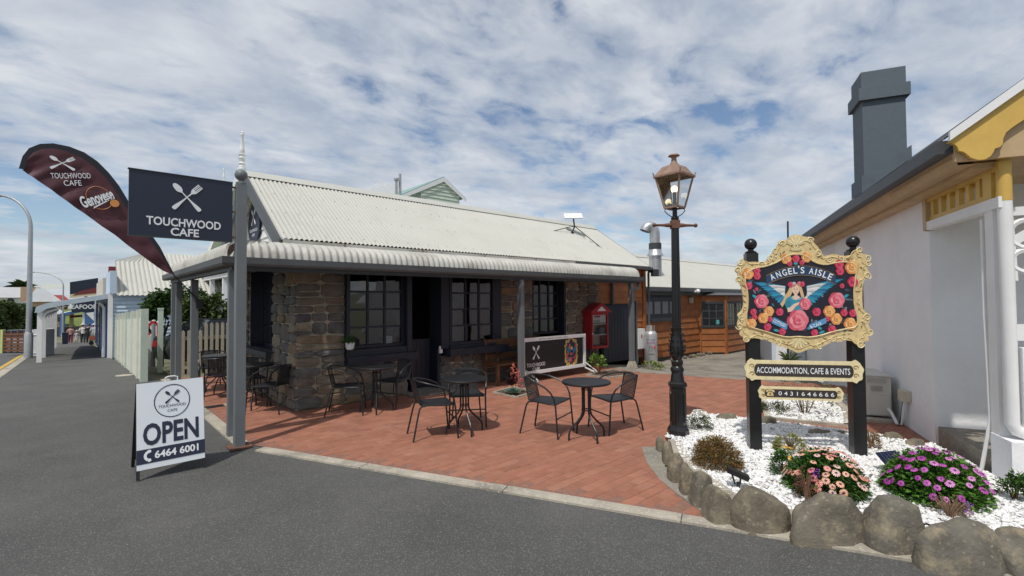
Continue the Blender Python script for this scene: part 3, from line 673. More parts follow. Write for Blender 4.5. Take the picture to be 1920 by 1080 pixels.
# bay window
b0, b1, b2, b3 = Vector((rx(1312),RWY,0)), Vector((rx(1312)+.75,RWY-.62,0)), Vector((rx(1312)+3.4,RWY-.62,0)), Vector((rx(1312)+4.1,RWY,0))
bay = MB(); 
for z0, z1 in ((-.35,.72),(1.66,1.9)): bay.add([p+Vector((0,0,z0)) for p in (b0,b1,b2,b3)]+[p+Vector((0,0,z1)) for p in (b0,b1,b2,b3)], [(0,1,5,4),(1,2,6,5),(2,3,7,6),(4,5,6,7),(3,2,1,0)])
bayo = bay.build('bay', charcoal_dk, rear)
for a, b in ((b0,b1),(b1,b2)):
    d = (b-a).normalized(); nn = Vector((d.y,-d.x,0)); Lb = (b-a).length
    for z0 in (-.22,.01,.24,.47,1.67):
        z1 = z0+.225
        m = MB(); q = [a+d*.05, b-d*.05]; m.add([q[0]+nn*.035+Vector((0,0,z0)), q[1]+nn*.035+Vector((0,0,z0)), q[1]+nn*.01+Vector((0,0,z1)), q[0]+nn*.01+Vector((0,0,z1)), q[0]+Vector((0,0,z0)), q[1]+Vector((0,0,z0))], [(0,1,2,3),(0,4,5,1)]); m.build('weatherboard', stained, bayo)
    FB = FR(a+Vector((0,0,0)), d, (0,0,1))
    wf = MB(); wf.prism([(0,.70),(Lb,.70),(Lb,.78),(0,.78)], FB, -.03, .05).prism([(0,1.58),(Lb,1.58),(Lb,1.66),(0,1.66)], FB, -.03, .04)
    nc = 1 if Lb < 1.2 else 3; cw = Lb/nc
    for i in range(nc+1): x = min(max(i*cw, .05), Lb-.05); wf.prism([(x-.06,.78),(x+.06,.78),(x+.06,1.58),(x-.06,1.58)], FB, -.03, .035)
    wfo = wf.build('window', charcoal_dk, bayo)
    for i in range(nc):
        x0, x1 = i*cw+.08, (i+1)*cw-.08
        mb = MB()
        for kx in (1,2): mb.prism([(x0+(x1-x0)*kx/3-.01,.78),(x0+(x1-x0)*kx/3+.01,.78),(x0+(x1-x0)*kx/3+.01,1.58),(x0+(x1-x0)*kx/3-.01,1.58)], FB, 0, .02)
        for kz in (1,2): mb.prism([(x0,.78+.267*kz-.01),(x1,.78+.267*kz-.01),(x1,.78+.267*kz+.01),(x0,.78+.267*kz+.01)], FB, .002, .018)
        mb.build('glazing_bars', charcoal, wfo)
        p = MB(); p.add([FB.p(x0,.78,.008),FB.p(x1,.78,.008),FB.p(x1,1.58,.008),FB.p(x0,1.58,.008)], [(0,1,2,3)]); p.build('pane', glass, wfo)
    if Lb < 1.2: MB().prism([(Lb*.62,.82),(Lb*.75,.82),(Lb*.75,.98),(Lb*.62,.98)], FB, .012, .016).build('sticker', M('teal_sticker', (.10,.42,.40), .5, .1, 8, 0), wfo)
MB().add([b0+Vector((-.1,-.1,1.9)), b1+Vector((-.08,-.14,1.9)), b2+Vector((.1,-.14,1.9)), b3+Vector((.1,0,1.9)), b0+Vector((.3,.02,2.05)), b1+Vector((0,.55,2.05)), b2+Vector((0,.55,2.05)), b3+Vector((0,.02,2.05))], [(0,1,5,4),(1,2,6,5),(2,3,7,6)]).build('bay_roof', charcoal, rear)
for p in (b0,b1): MB().box(p.x-.055,p.y-.06,-.3,p.x+.055,p.y+.03,1.9).build('corner_board', stained, bayo)
MB().box(b0.x+.1,RWY-.1,.68,b0.x+.15,RWY,.7).build('ledge', charcoal, bayo)
# lights on the wing
q = Yp(1306,546,RWY-.3); fl = thing('flood_light', 'small white twin flood light under the wing gutter', 'flood light', (q.x,q.y,q.z))
MB().ball(q+Vector((0,-.06,0)), .075, 10, 8).build('lamp_head', white, fl, smooth=True); MB().box(q.x-.05,q.y,q.z-.04,q.x+.05,q.y+.14,q.z+.04).build('bracket', white, fl)
q = Yp(1296,562,RWY-.1); wl = thing('wall_lantern', 'small grey box lantern on the orange boards', 'wall lamp', (q.x,q.y,q.z))
MB().add([(q.x-.1,q.y-.1,q.z+.09),(q.x+.1,q.y-.1,q.z+.09),(q.x+.1,q.y+.1,q.z+.13),(q.x-.1,q.y+.1,q.z+.13)], [(0,1,2,3)]).build('hood', charcoal_dk, wl)
MB().lathe([(.06,-.12),(.085,.08)], q, 4, rot=pi/4).build('shade', M('lantern_shade', (.45,.42,.36), .5, .1, 5, 0), wl)
# flue
q = rp(1228,505); rpn = Vector((0,-1.46,2.8)).normalized()
q = onplane(1229,512, Vector((0,RWY-.2,2.16)), rpn); sc = (q-CP).dot(CF)/FPX
fl = thing('exhaust_flue', 'galvanised kitchen exhaust flue with hooded elbow on the wing roof', 'flue', q)
MB().lathe([(11.5*sc,-.2),(11.5*sc,34*sc)], q, 18).build('lower_pipe', galv, fl, smooth=True)
MB().lathe([(15*sc,32*sc),(14*sc,36*sc),(12*sc,38*sc),(10.5*sc,55*sc)], q, 18).build('collar', galv, fl, smooth=True)
MB().lathe([(11.5*sc,44*sc),(11.5*sc,56*sc)], q, 18).build('band', charcoal_dk, fl, smooth=True)
arc = [q+Vector((0,0,55*sc))]+[q+Vector((0,0,72*sc))+(-CR*(10*sc) + CR*(10*sc)*cos(a)) + Vector((0,0,16*sc*sin(a))) for a in [pi*k/10*.86 for k in range(1,11)]]
el = MB().tube(arc, 9.5*sc, 18); el.f = el.f[:-1]; el.build('elbow', galv, fl, smooth=True)
# ------------------------------------------------------------------ white house on the right
house = thing('white_house', 'white rendered cottage with grey chimney and ochre trimmed porch', 'house', HC)
TH = lambda p: Hh(p[0], p[1], p[2])
m = MB(T=TH)
m.box(-.05,-6,-.3,14,0,3.12); m.build('wall', render, house)
GA = RAD(37); ev, evz = .42, 3.22
def rfz(n): return evz+(ev-n)*math.tan(GA)
m = MB(T=lambda p: Hh(p[0], ev-p[1], p[2])); pr = [(0,evz),(4.2,evz+4.2*math.tan(GA))]
def corrA(m, a0, a1):
    n = int((a1-a0)/.09*4); vs = []; fs = []
    for k in range(n+1):
        a = a0+(a1-a0)*k/n; o = .011*sin(2*pi*a/.09); vs += [(a,0,evz+o),(a,4.2,evz+4.2*math.tan(GA)+o)]
    for k in range(n): fs.append((2*k,2*k+1,2*k+3,2*k+2))
    m.add(vs, fs)
corrA(m, -1.7, 13); hroof = m.build('roof', M('charcoal_iron_roof', (.05,.055,.062), .5, .1, 3, .05, 30), house)
m = MB(T=TH); m.box(-1.68,.36,3.08,13,.48,3.20).build('gutter', charcoal_dk, hroof)
m = MB(T=TH); m.add([(-1.68,.36,3.10),(13,.36,3.10),(13,.30,2.98),(-1.6,.30,2.98),(13,0,2.98),(-1.6,0,2.98),(13,.33,3.20),(-1.68,.33,3.2)], [(0,3,2,1),(3,5,4,2),(0,1,6,7)]).build('eave_moulding', tan, house)
m = MB(T=TH); m.box(-1.55,.0,2.94,13,.17,3.03).build('eave_moulding', tan, house)
m = MB(T=TH); m.add([(-1.6,.35,3.04),(-.0,.35,3.04),(0,-6,3.04),(-1.6,-6,3.04)], [(0,1,2,3)]).build('porch_ceiling', tan, house)
# chimney
ch = MB(T=TH); a0, a1, n0, n1 = 3.0, 3.62, -.13, -.76
ch.box(a0,n1,3.3,a1,n0,5.35); cho = ch.build('chimney', M('chimney_grey', (.098,.125,.148), .75, .10, 3, .3, 12, dirt=((.075,.095,.112), 3, .5, .75)), house)
cm = bpy.data.materials['chimney_grey']
MB(T=TH).box(a0-.06,n1-.06,5.28,a1+.06,n0+.06,5.50).build('chimney_band', cm, cho)
MB(T=TH).box(a0-.01,n1-.01,5.50,a1+.01,n0+.01,5.80).build('chimney_top', cm, cho)
MB(T=TH).add([(a0-.05,n0+.05,rfz(n0+.05)+.02),(a0-.05,n1-.05,rfz(n1-.05)+.02),(a0-.05,n1-.05,rfz(n1)+.28),(a0-.05,n0+.05,rfz(n0)+.28),(a0+.02,n0+.05,rfz(n0)+.28),(a0+.02,n1-.05,rfz(n1)+.28),(a1,n0+.05,rfz(n0)+.28),(a1,n0+.05,rfz(n0))], [(0,1,2,3),(3,2,5,4),(0,3,6,7)]).build('chimney_flashing', cm, cho)
# barge on the street gable: ochre, scalloped foot, white capping
def barge_pts():
    P = []; s = math.tan(GA)
    for n in (.44,-.2,-1.2,-2.6): P.append((n, rfz(n)+.02))
    low = [(-2.6,rfz(-2.6)-.34),(-1.2,rfz(-1.2)-.34),(-.42,rfz(-.42)-.33),(-.30,rfz(-.3)-.33),(-.26,rfz(-.26)-.40),(-.20,rfz(-.2)-.47),(-.11,rfz(-.11)-.50),(-.04,rfz(-.04)-.49),(.02,rfz(.02)-.43),(.06,rfz(.06)-.38),(.13,rfz(.13)-.40),(.20,rfz(.2)-.37),(.25,rfz(.25)-.30),(.33,rfz(.33)-.29),(.44,rfz(.44)-.13)]
    return P+low
FBG = FR(Hh(-1.72,0,0), -HN, (0,0,1))          # faces the street
def zb(x, y): return FBG.pix(1440+x/2.842, 100+y/2.842)
low_ = [(950,482),(975,486),(992,497),(1002,512),(1006,527),(1030,530),(1048,543),(1070,562),(1108,574),(1145,571),(1175,553),(1190,530),(1196,514),(1222,506),(1238,492),(1240,462),(1256,428),(1288,402),(1364,352)]
L2 = [zb(*p) for p in low_]; t0, t1 = zb(950,478), zb(1364,188); sl_ = (t1[1]-t0[1])/(t1[0]-t0[0]); xe = t1[0]+1.7
MB().prism(L2+[(xe, L2[-1][1]+(xe-L2[-1][0])*sl_),(xe, t1[1]+(xe-t1[0])*sl_), t0], FBG, 0, .04).build('barge_board', yellowp, hroof)
c0_, c1_ = zb(950,430), zb(1364,134); sc_ = (c1_[1]-c0_[1])/(c1_[0]-c0_[0])
MB().prism([t0, (xe, t1[1]+(xe-t1[0])*sl_), (xe, c1_[1]+(xe-c1_[0])*sc_), c0_], FBG, .041, .075).build('barge_capping', white, hroof)
MB().prism([zb(1258,455),(zb(1364,448)[0]+1.5,zb(1364,448)[1]),(zb(1364,400)[0]+1.5,zb(1364,400)[1]),zb(1270,425)], FBG, -.25, -.12).build('porch_gutter', charcoal_dk, hroof)
MB().prism([(-.36,2.99),(.16,2.99),(.16,rfz(-.16)-.3),(-.36,rfz(.36)-.06)], FBG, -.06, -.01).build('eave_return', tan, hroof)
MB().prism([(-.1,3.05),(3.7,3.05),(3.7,rfz(-3.7)-.08),(-.1,rfz(.1)-.08)], FBG, -.42, -.36).build('gable_wall', white, hroof)
# porch: beam, fretwork, corner post, step, plinth
m = MB(T=TH); m.box(-1.62,-.06,2.56,0,.03,2.66); m.build('porch_beam', white, house)
m = MB(T=TH); m.box(-1.62,-.05,2.66,-.05,.0,2.72).box(-1.62,-.05,2.90,-.05,.02,2.98); m.build('fret_rail', yellowp, house)
for k in range(7): MB(T=TH).box(-.18-k*.21,-.045,2.72,-.11-k*.21,.0,2.90).build('fret_baluster', yellowp, house)
MB(T=TH).box(-1.5,-.05,2.86,-.2,-.045,2.90).build('fret_board', yellowp, house)
MB(T=TH).box(-.06,-.07,2.56,.03,.035,3.0).build('fret_post', tan, house)
PA = -1.42
MB(T=TH).box(PA-.07,-.12,.30,PA+.07,.02,2.62).build('porch_post', white, house); MB(T=TH).box(PA-.075,-.125,2.62,PA+.075,.025,3.1).build('post_head', yellowp, house)
pc = Hh(PA-.16,-.03,0)
MB().tube([pc+Vector((0,0,3.0)), pc+Vector((0,0,.62)), pc+Vector((0,0,.56))-HN*.03, pc+Vector((0,0,.52))-HN*.12, pc+Vector((0,0,.51))-HN*.5], .052, 14).build('downpipe', white, house, smooth=True)
MB().tube([pc+Vector((0,0,3.06)), pc+Vector((0,0,2.62))], .054, 14).build('downpipe_top', yellowp, house, smooth=True)
c1 = Hh(PA+.14,.01,0); MB().tube([c1+Vector((0,0,2.5)), c1+Vector((0,0,1.6)), c1+Vector((0,0,1.0))-HD*.03, c1+Vector((0,0,.6))-HD*.04, c1+Vector((0,0,.3))+HD*.0+HN*.03, c1+Vector((0,0,.02))+HD*.06+HN*.05], .017, 8).build('conduit', white, house, smooth=True)
m = MB(T=TH); m.box(-1.62,-3,-.2,-.0,-.03,.22); m.build('porch_step', concrete_old, house)
m = MB(T=TH); m.box(-1.7,-4,-.2,-1.36,.03,.48); m.build('porch_plinth', render, house)
FBR = FR(Hh(PA,-.08,0), -HN, (0,0,1))
fw = MB(); R_ = .19
fw.prism([(.0,2.5),(1.6,2.5),(1.6,2.58),(0,2.58)], FBR, -.02, .03)
for (cx_, cz_, r) in ((.17,2.33,.13),(.15,2.08,.1),(.42,2.36,.1)):
    fw.tube([FBR.p(cx_+r*cos(t*pi/8), cz_+r*sin(t*pi/8)) for t in range(14)], .028, 6)
fw.prism([(.02,1.9),(.09,1.9),(.07,2.5),(.02,2.5)], FBR, -.015, .02).prism([(.05,2.2),(.38,2.44),(.35,2.5),(.05,2.3)], FBR, -.012, .018)
fw.build('lace_bracket', white, house)
MB().prism([(.0,1.35),(2,1.35),(2,1.5),(0,1.5)], FBR, -.03, .02).build('porch_rail', white, house)
MB(T=TH).box(-1.62,-2.4,.22,-1.55,-.1,1.3).build('porch_panel', render, house)
# wall cable box and air conditioner
q = Hh(.75,.03,.42)
cb = thing('cable_box', 'cream junction box with dark cables on the white wall', 'junction box', q)
MB(T=TH).box(.66,0.004,.36,.86,.09,.50).build('box', M('cream_plastic', (.55,.52,.40), .5, .1, 5, 0), cb)
MB().tube([Hh(.8,.05,.36),Hh(.8,.06,.2),Hh(.82,.08,.05),Hh(.95,.1,.02)], .014, 6).build('cable', blackm, cb, smooth=True)
MB().tube([Hh(.76,.05,.36),Hh(.76,.07,.18),Hh(.78,.08,.03)], .012, 6).build('cable', white, cb, smooth=True)
ac = thing('air_conditioner', 'cream outdoor air conditioner unit on a concrete slab by the white wall', 'air conditioner', Hh(1.7,.3,0))
acm = M('ac_cream', (.58,.57,.51), .5, .06, 4, .03, 50)
MB(T=TH).box(.92,.04,-.02,2.1,.58,.045).build('slab', concrete, ac)
MB(T=TH).box(1.08,.10,.07,1.88,.42,.63).build('casing', acm, ac); MB(T=TH).box(1.06,.08,.63,1.90,.44,.645).build('lid', acm, ac)
MB(T=TH).box(1.05,.12,.09,1.08,.36,.37).build('valve_cover', acm, ac); MB(T=TH).box(1.065,.16,.54,1.08,.38,.59).build('handle', M('ac_shade_grey', (.42,.41,.37), .5, .05, 4, 0), ac)  # this grey paints in the shade of the handle and vent slots
for k in range(6): MB(T=TH).box(1.073,.20,.42+k*.014,1.08,.34,.427+k*.014).build('vent_slot', bpy.data.materials['ac_shade_grey'], ac)
for a in (1.18,1.7): MB(T=TH).box(a,.12,.045,a+.08,.40,.07).build('foot', blackm, ac)
MB().tube([Hh(1.06,.14,.18),Hh(.95,.14,.15),Hh(.8,.12,.03)], .02, 8).build('pipe', white, ac, smooth=True)
# extension at the far end of the wall
ex = thing('house_extension', 'pale lean-to end of the white cottage beyond the signs', 'outbuilding', Hh(7.5,.6,0))
MB(T=TH).box(8.2,.02,-.4,13,.85,2.0).build('wall', M('pale_blue_render', (.55,.60,.66), .8, .08, 2, .3, 20), ex)
MB(T=TH).box(8.17,.3,-.35,8.2,.75,1.7).build('door', white, ex)
MB(T=TH).add([(8.1,-.0,2.2),(13,0,2.2),(13,.95,2.02),(8.1,.95,2.02),(8.1,0,2.12),(13,0,2.12),(13,.95,1.94),(8.1,.95,1.94)], [(0,1,2,3),(4,7,6,5),(0,3,7,4),(3,2,6,7)]).build('roof', charcoal_dk, ex)
vp_ = onplane(1477,443, Hh(5.5,-.6), HD); vt = onplane(1477,415, Hh(5.5,-.6), HD)
tag(MB().tube([vp_-Vector((0,0,.6)), vt], .02, 8).build('vent_pipe', blackm), 'thin black vent pipe rising above the cottage eave', 'pipe')
# ------------------------------------------------------------------ cafe sign post
SPX, SPY = 1.49, 6.57
sp = thing('sign_post', 'tall grey post with round ball top carrying the navy spoon and fork cafe sign', 'sign post', (SPX,SPY,0))
MB().box(SPX-.055,SPY-.055,0,SPX+.055,SPY+.055,3.2).build('post', charcoal_post, sp)
MB().lathe([(.06,3.2),(.06,3.22),(.03,3.235),(.03,3.26)], (SPX,SPY,0), 16).ball((SPX,SPY,3.315), .072, 18, 12).build('ball_finial', charcoal_post, sp, smooth=True)
MB().box(SPX-.12,SPY-.12,.0,SPX+.12,SPY+.12,.018).build('base_plate', rust, sp)
FT = FR((.41,SPY-.022,2.485), (1,0,0), (0,0,1)); PW, PH = .985, .715
pan = MB().box(.41,SPY-.02,2.485,.41+PW,SPY+.02,2.485+PH).build('sign_panel', navy_sign, sp)
emblem(FT, PW*.53, PH*.66, .195, letterw, pan, .74)
text('TOUCHWOOD', FT, PW*.515, PH*.245, .088, letterw, pan, .71, .022); text('CAFE', FT, PW*.515, PH*.095, .084, letterw, pan, .27, .022)
MB().box(.40,SPY-.03,2.478,.41+PW+.002,SPY+.03,2.486).build('panel_rail', charcoal_dk, pan); MB().box(.40,SPY-.03,2.485+PH,.41+PW,SPY+.03,2.493+PH).build('panel_rail', charcoal_dk, pan)
for z in (2.53,2.84,3.14): MB().box(1.39,SPY-.012,z,SPX-.05,SPY+.012,z+.02).build('bracket', steelgrey, sp)
# ------------------------------------------------------------------ feather flag
flag = thing('feather_flag', 'maroon feather banner with black edge on an angled pole over the footpath', 'banner', (1.6,10.42,1.75))
FY = 10.35; FFl = FR((0,FY,0), (1,0,0), (0,0,1))
def F_(x, y): q = Yp(x, y, FY); return (q.x, q.z)
up_ = [(327,517),(313,490),(299,463),(285,443),(262,410),(240,378),(222,348),(203,324),(182,303),(158,286),(130,275),(100,269),(75,270),(55,278),(43,293),(36,316)]
lo_ = [(322,514),(306,508),(275,486),(240,460),(215,440),(190,424),(165,405),(140,388),(118,372),(98,357),(82,346),(70,338),(60,331),(52,326),(46,321),(41,318)]
inn = [(325,513),(307,487),(291,462),(276,443),(252,409),(231,381),(213,353),(195,330),(175,311),(152,295),(127,284),(100,278),(78,279),(62,286),(51,299),(46,318)]
def cloth(A, B, name, mat, yo, amp=.03, n=8):
    vs = []; fs = []
    for i, (a, b) in enumerate(zip(A, B)):
        pa, pb = F_(*a), F_(*b)
        for k in range(n+1):
            t = k/n; x = pa[0]+(pb[0]-pa[0])*t; z = pa[1]+(pb[1]-pa[1])*t
            vs.append((x, FY+yo+amp*mnoise.noise(Vector((x*2.2+z*1.5, z*7.0-x*5, 1.3)))*min(1, t*3), z))
    w_ = n+1
    for i in range(len(A)-1):
        for k in range(n): fs.append((i*w_+k, i*w_+k+1, (i+1)*w_+k+1, (i+1)*w_+k))
    m = MB(); m.add(vs, fs); return m.build(name, mat, flag, smooth=80)
def dens(P, k=3):
    o_ = []
    for i in range(len(P)-1):
        for j in range(k): t = j/k; o_.append((P[i][0]+(P[i+1][0]-P[i][0])*t, P[i][1]+(P[i+1][1]-P[i][1])*t))
    return o_+[P[-1]]
maroon = M('maroon_cloth', (.075,.018,.026), .6, .2, 5, .1, 40)
fcl = cloth(dens(inn), dens(lo_), 'cloth', maroon, 0, .05, 14)
cloth(dens(up_), dens(inn), 'black_edge', M('black_cloth', (.012,.013,.02), .7, .1, 5, 0), 0, .0, 2)
pole = [F_(*p) for p in dens(up_)]; m = MB().tube([(x, FY+.012, z) for x, z in pole[::-1]]+[(F_(345,535)[0],FY+.02,F_(345,535)[1]),(F_(372,563)[0],FY+.03,F_(372,563)[1])], [.007]*20+[.011]*(len(pole)-20+2), 6)
m.build('pole', blackm, flag, smooth=True)
b_ = F_(374,565); MB().box(b_[0]-.05,FY-.02,b_[1]-.12,b_[0]+.06,FY+.08,b_[1]+.04).build('pole_bracket', blackm, flag)
# prints lie on the cloth, turned with it
def tilt(px, py, ang): q = Yp(px, py, FY); return FR((q.x, FY-.045, q.z), (cos(ang),0,sin(ang)), (-sin(ang),0,cos(ang)))
ft = tilt(117,307,.06); emblem(ft, 0, 0, .17, letterw, fcl, .98, z=.0)
ft = tilt(134,334,.17); text('TOUCHWOOD', ft, 0, .03, .085, letterw, fcl, .47, .0, z=0); text('CAFE', ft, .0, -.085, .085, letterw, fcl, .21, .0, z=0)
ft = tilt(182,373,.50); text('Genovese', ft, 0, .01, .17, letterw, fcl, .44, .03, z=0, shear=.25)
orange = M('orange_print', (.62,.25,.06), .5, .1, 6, 0)
m = MB(); cl_ = [ft.p(.155*cos(t*2*pi/40)+.03, .19*sin(t*2*pi/40), -.006) for t in range(40)]; m.tube(cl_, .004, 5, closed=True); m.build('ring_print', orange, fcl)
m = MB().prism([(.17+.06*cos(t*2*pi/20), -.15+.062*sin(t*2*pi/20)) for t in range(20)], ft, -.003, .001); m.build('bean_print', orange, fcl)
MB().prism([(-.12,-.13),(.20,-.07),(.20,-.052),(-.10,-.105)], ft, 0, .002).build('underline_print', letterw, fcl)
# ------------------------------------------------------------------ A frame sign
af = thing('sandwich_board', 'white folding pavement board reading OPEN with a black frame', 'sandwich board', (.75,6.2,0))
ax0, ax1 = .465, 1.05; AW = ax1-ax0
FA = FR((ax0,6.03,0), (1,0,.012), (0,.175,.985)); FA2 = FR((ax1,6.615,0), (-1,0,0), (0,-.40,.917))
AH = .945
for fr_, nm in ((FA,'front_frame'),(FA2,'back_frame')):
    m = MB()
    for x in (0, AW-.03): m.prism([(x,0),(x+.03,0),(x+.03,AH),(x,AH)], fr_, -.02, 0)
    m.prism([(.03,AH-.03),(AW-.03,AH-.03),(AW-.03,AH),(.03,AH)], fr_, -.02, 0).prism([(.03,.09),(AW-.03,.09),(AW-.03,.12),(.03,.12)], fr_, -.02, 0)
    m.build(nm, blackm, af)
    signw = M('sign_white', (.72,.76,.79), .4, .03, 4, 0) if nm == 'front_frame' else bpy.data.materials['sign_white']
    p = MB().prism([(.004,.09),(AW-.004,.09),(AW-.004,AH-.003),(.004,AH-.003)], fr_, .001, .006).build('panel', signw if nm == 'front_frame' else navy_sign, af)
    if nm == 'front_frame': fp = p
navyl = M('navy_lettering', (.02,.024,.05), .5, .05, 8, 0)
MB().prism([(.004,.145),(AW-.004,.145),(AW-.004,.285),(.004,.285)], FA, .007, .009).build('navy_band', navyl, fp)
text('OPEN', FA, AW*.50, .425, .20, navyl, fp, .475, .03, z=.007)
text('6464 6001', FA, AW*.575, .217, .066, letterw, fp, .375, .03, z=.0105)
hs = []
for k in range(9): t = RAD(100+k*17.5); hs.append((.112+.052*cos(t), .217+.055*sin(t)))
for k in range(9): t = RAD(240-k*17.5); hs.append((.112+.028*cos(t), .217+.031*sin(t)))
hp = MB().prism(hs, FA, .009, .0125)
for sg in (1,-1): hp.prism([(.098,.217+sg*.026),(.118,.217+sg*.030),(.122,.217+sg*.052),(.104,.217+sg*.060),(.090,.217+sg*.052)], FA, .009, .0128)
hp.build('handset_print', letterw, fp)
MB().tube([FA.p(AW*.515+.152*cos(k*2*pi/48), .735+.165*sin(k*2*pi/48), .007) for k in range(48)], .0045, 5, closed=True).build('ring_print', navyl, fp)
emblem(FA, AW*.515, .775, .085, navyl, fp, .76, z=.009); text('TOUCHWOOD', FA, AW*.515, .685, .028, navyl, fp, .235, 0, z=.007); text('CAFE', FA, AW*.515, .637, .028, navyl, fp, .085, 0, z=.007)
MB().tube([(ax0+AW*.42,6.20,.93),(ax0+AW*.42,6.2,.965),(ax0+AW*.47,6.2,.975),(ax0+AW*.56,6.2,.975),(ax0+AW*.6,6.2,.965),(ax0+AW*.6,6.2,.93)], .007, 6).build('handle', white, af)
# ------------------------------------------------------------------ tables and chairs
def make_table():
    t = thing('cafe_table', '', 'table')
    MB().lathe([(.29,.69),(.305,.695),(.31,.71),(.305,.722),(.296,.722)], (0,0,0), 40).build('rim', blackm, t, smooth=True)
    MB().lathe([(.297,.708),(.297,.7195)], (0,0,0), 40).build('glass_top', tabletop, t)
    for k in range(4):
        a = pi/4+k*pi/2; c_, s_ = cos(a), sin(a)
        P = [(.055,.69),(.055,.42),(.055,.34),(.075,.285),(.13,.225),(.19,.17),(.235,.125),(.25,.085),(.253,.04),(.255,0)]
        MB().tube([(r*c_, r*s_, z) for r, z in P], .0125, 8).build('leg', blackm, t, smooth=True)
    for z in (.62,.36): MB().tube([(.06*cos(k*pi/8), .06*sin(k*pi/8), z) for k in range(16)], .008, 6, closed=True).build('ring', blackm, t, smooth=True)
    return t
def make_chair():
    t = thing('bistro_chair', '', 'chair')
    half = [(.25,-.255,0),(.235,-.25,.16),(.215,-.245,.40),(.195,-.25,.50),(.155,-.262,.575),(.09,-.272,.632),(.0,-.272,.672),(-.09,-.258,.70),(-.17,-.222,.722),(-.235,-.155,.735),(-.268,-.075,.742),(-.277,0,.744)]
    full = half+[(x,-y,z) for x, y, z in half[::-1][1:]]
    MB().tube(full, .0115, 8).build('arm_frame', blackm, t, smooth=True)
    for s in (-1,1):
        MB().tube([(-.15,s*.165,.425),(-.20,s*.172,.42),(-.228,s*.178,.39),(-.245,s*.185,.33),(-.315,s*.215,0)], .0115, 8).build('leg', blackm, t, smooth=True)
    MB().tube([(.226,-.248,.245),(.226,.248,.245)], .0085, 6).build('stretcher', blackm, t, smooth=True)
    MB().tube([(.205,-.225,.425),(.205,.225,.425),(.12,.232,.425),(-.17,.165,.43),(-.2,.15,.432),(-.2,-.15,.432),(-.17,-.165,.43),(.12,-.232,.425)], .011, 8, closed=True).build('seat_frame', blackm, t, smooth=True)
    m = MB(); n = 9
    for i in range(n):
        for j in range(n):
            pass
    grid = []
    for i in range(n+1):
        u = i/n; x = .2-.4*u; hw = .225-.075*u
        grid.append([(x, -hw+2*hw*j/n, .432-.018*sin(pi*u)*sin(pi*j/n)) for j in range(n+1)])
    vs = [p for r in grid for p in r]; m.add(vs, [(i*(n+1)+j,i*(n+1)+j+1,(i+1)*(n+1)+j+1,(i+1)*(n+1)+j) for i in range(n) for j in range(n)])
    m.add([(x,y,z-.012) for x,y,z in vs], [((i+1)*(n+1)+j,(i+1)*(n+1)+j+1,i*(n+1)+j+1,i*(n+1)+j) for i in range(n) for j in range(n)])
    m.build('seat', weave, t, smooth=60)
    m = MB()
    def bp(u, v): # u across -1..1, v up
        x = -.2-.072*v-.035*(1-u*u)*v+.012*(1-u*u)-.012; return Vector((x, u*(.15+.0*v), .435+.30*v))
    S = 15
    for k in range(S):
        u = -1+2*(k+.5)/S
        pts = [bp(u, v/6) for v in range(7)]
        for q in range(6):
            a, b = pts[q], pts[q+1]; m.add([a+Vector((0,-.0068,0)),a+Vector((0,.0068,0)),b+Vector((0,.0068,0)),b+Vector((0,-.0068,0))], [(0,1,2,3)])
    for q in range(1,16):
        v = q/16
        for k in range(8):
            a, b = bp(-1+k/4, v), bp(-1+(k+1)/4, v); o_ = Vector((.0025,0,0)); m.add([a+o_-Vector((0,0,.0045)),b+o_-Vector((0,0,.0045)),b+o_+Vector((0,0,.0045)),a+o_+Vector((0,0,.0045))], [(0,1,2,3)])
    m.build('backrest', weave, t)
    m = MB()
    for s in (-1,1): MB().tube([bp(s, v/6) for v in range(7)], .009, 6).build('back_rail', blackm, t, smooth=True)
    return t
tab0 = make_table(); chr0 = make_chair()
TABLES = [((4.81,3.90),.42,'round black glass cafe table on open bricks, nearest the lamp post'), ((3.86,5.20),.5,'round black cafe table between the lone pair of chairs before the door'), ((3.57,7.14),.3,'round black cafe table under the front window sill'), ((2.22,8.85),.4,'round black cafe table beside the stone side wall under the verandah'), ((2.12,10.85),.2,'round black cafe table at the picket fence end of the side verandah')]
CHAIRS = [((4.66,4.42),-72,'black woven chair facing the lamp post table from the cafe sign side'), ((5.42,3.92),160,'black woven chair on the lamp post side of the outermost table'),
          ((3.49,5.36),-20,'black woven chair with its back to the footpath at the doorway table'), ((4.16,5.54),-125,'black woven chair with its striped back to the bench'),
          ((3.20,7.38),-30,'black woven chair at the window table beside the stone corner'), ((4.00,7.36),200,'black woven chair at the window table beside the doorway'),
          ((2.34,8.37),128,'black woven chair tucked against the stone side wall corner'), ((2.30,9.42),-100,'black woven chair on the far side of the side wall table'),
          ((1.98,10.22),75,'black woven chair at the fence end table with its back to the street post'), ((2.1,11.5),-90,'black woven chair against the weathered picket fence')]
for i, (p, a, lb) in enumerate(TABLES):
    o = tab0 if i == 0 else copy_tree(tab0); o.location = (p[0], p[1], .001); o.rotation_euler = (0,0,a); o['label'] = lb; o['group'] = 'round cafe tables on the patio'
for i, (p, a, lb) in enumerate(CHAIRS):
    o = chr0 if i == 0 else copy_tree(chr0); o.location = (p[0], p[1], .001); o.rotation_euler = (0,0,RAD(a)); o['label'] = lb; o['group'] = 'black woven chairs at the tables'
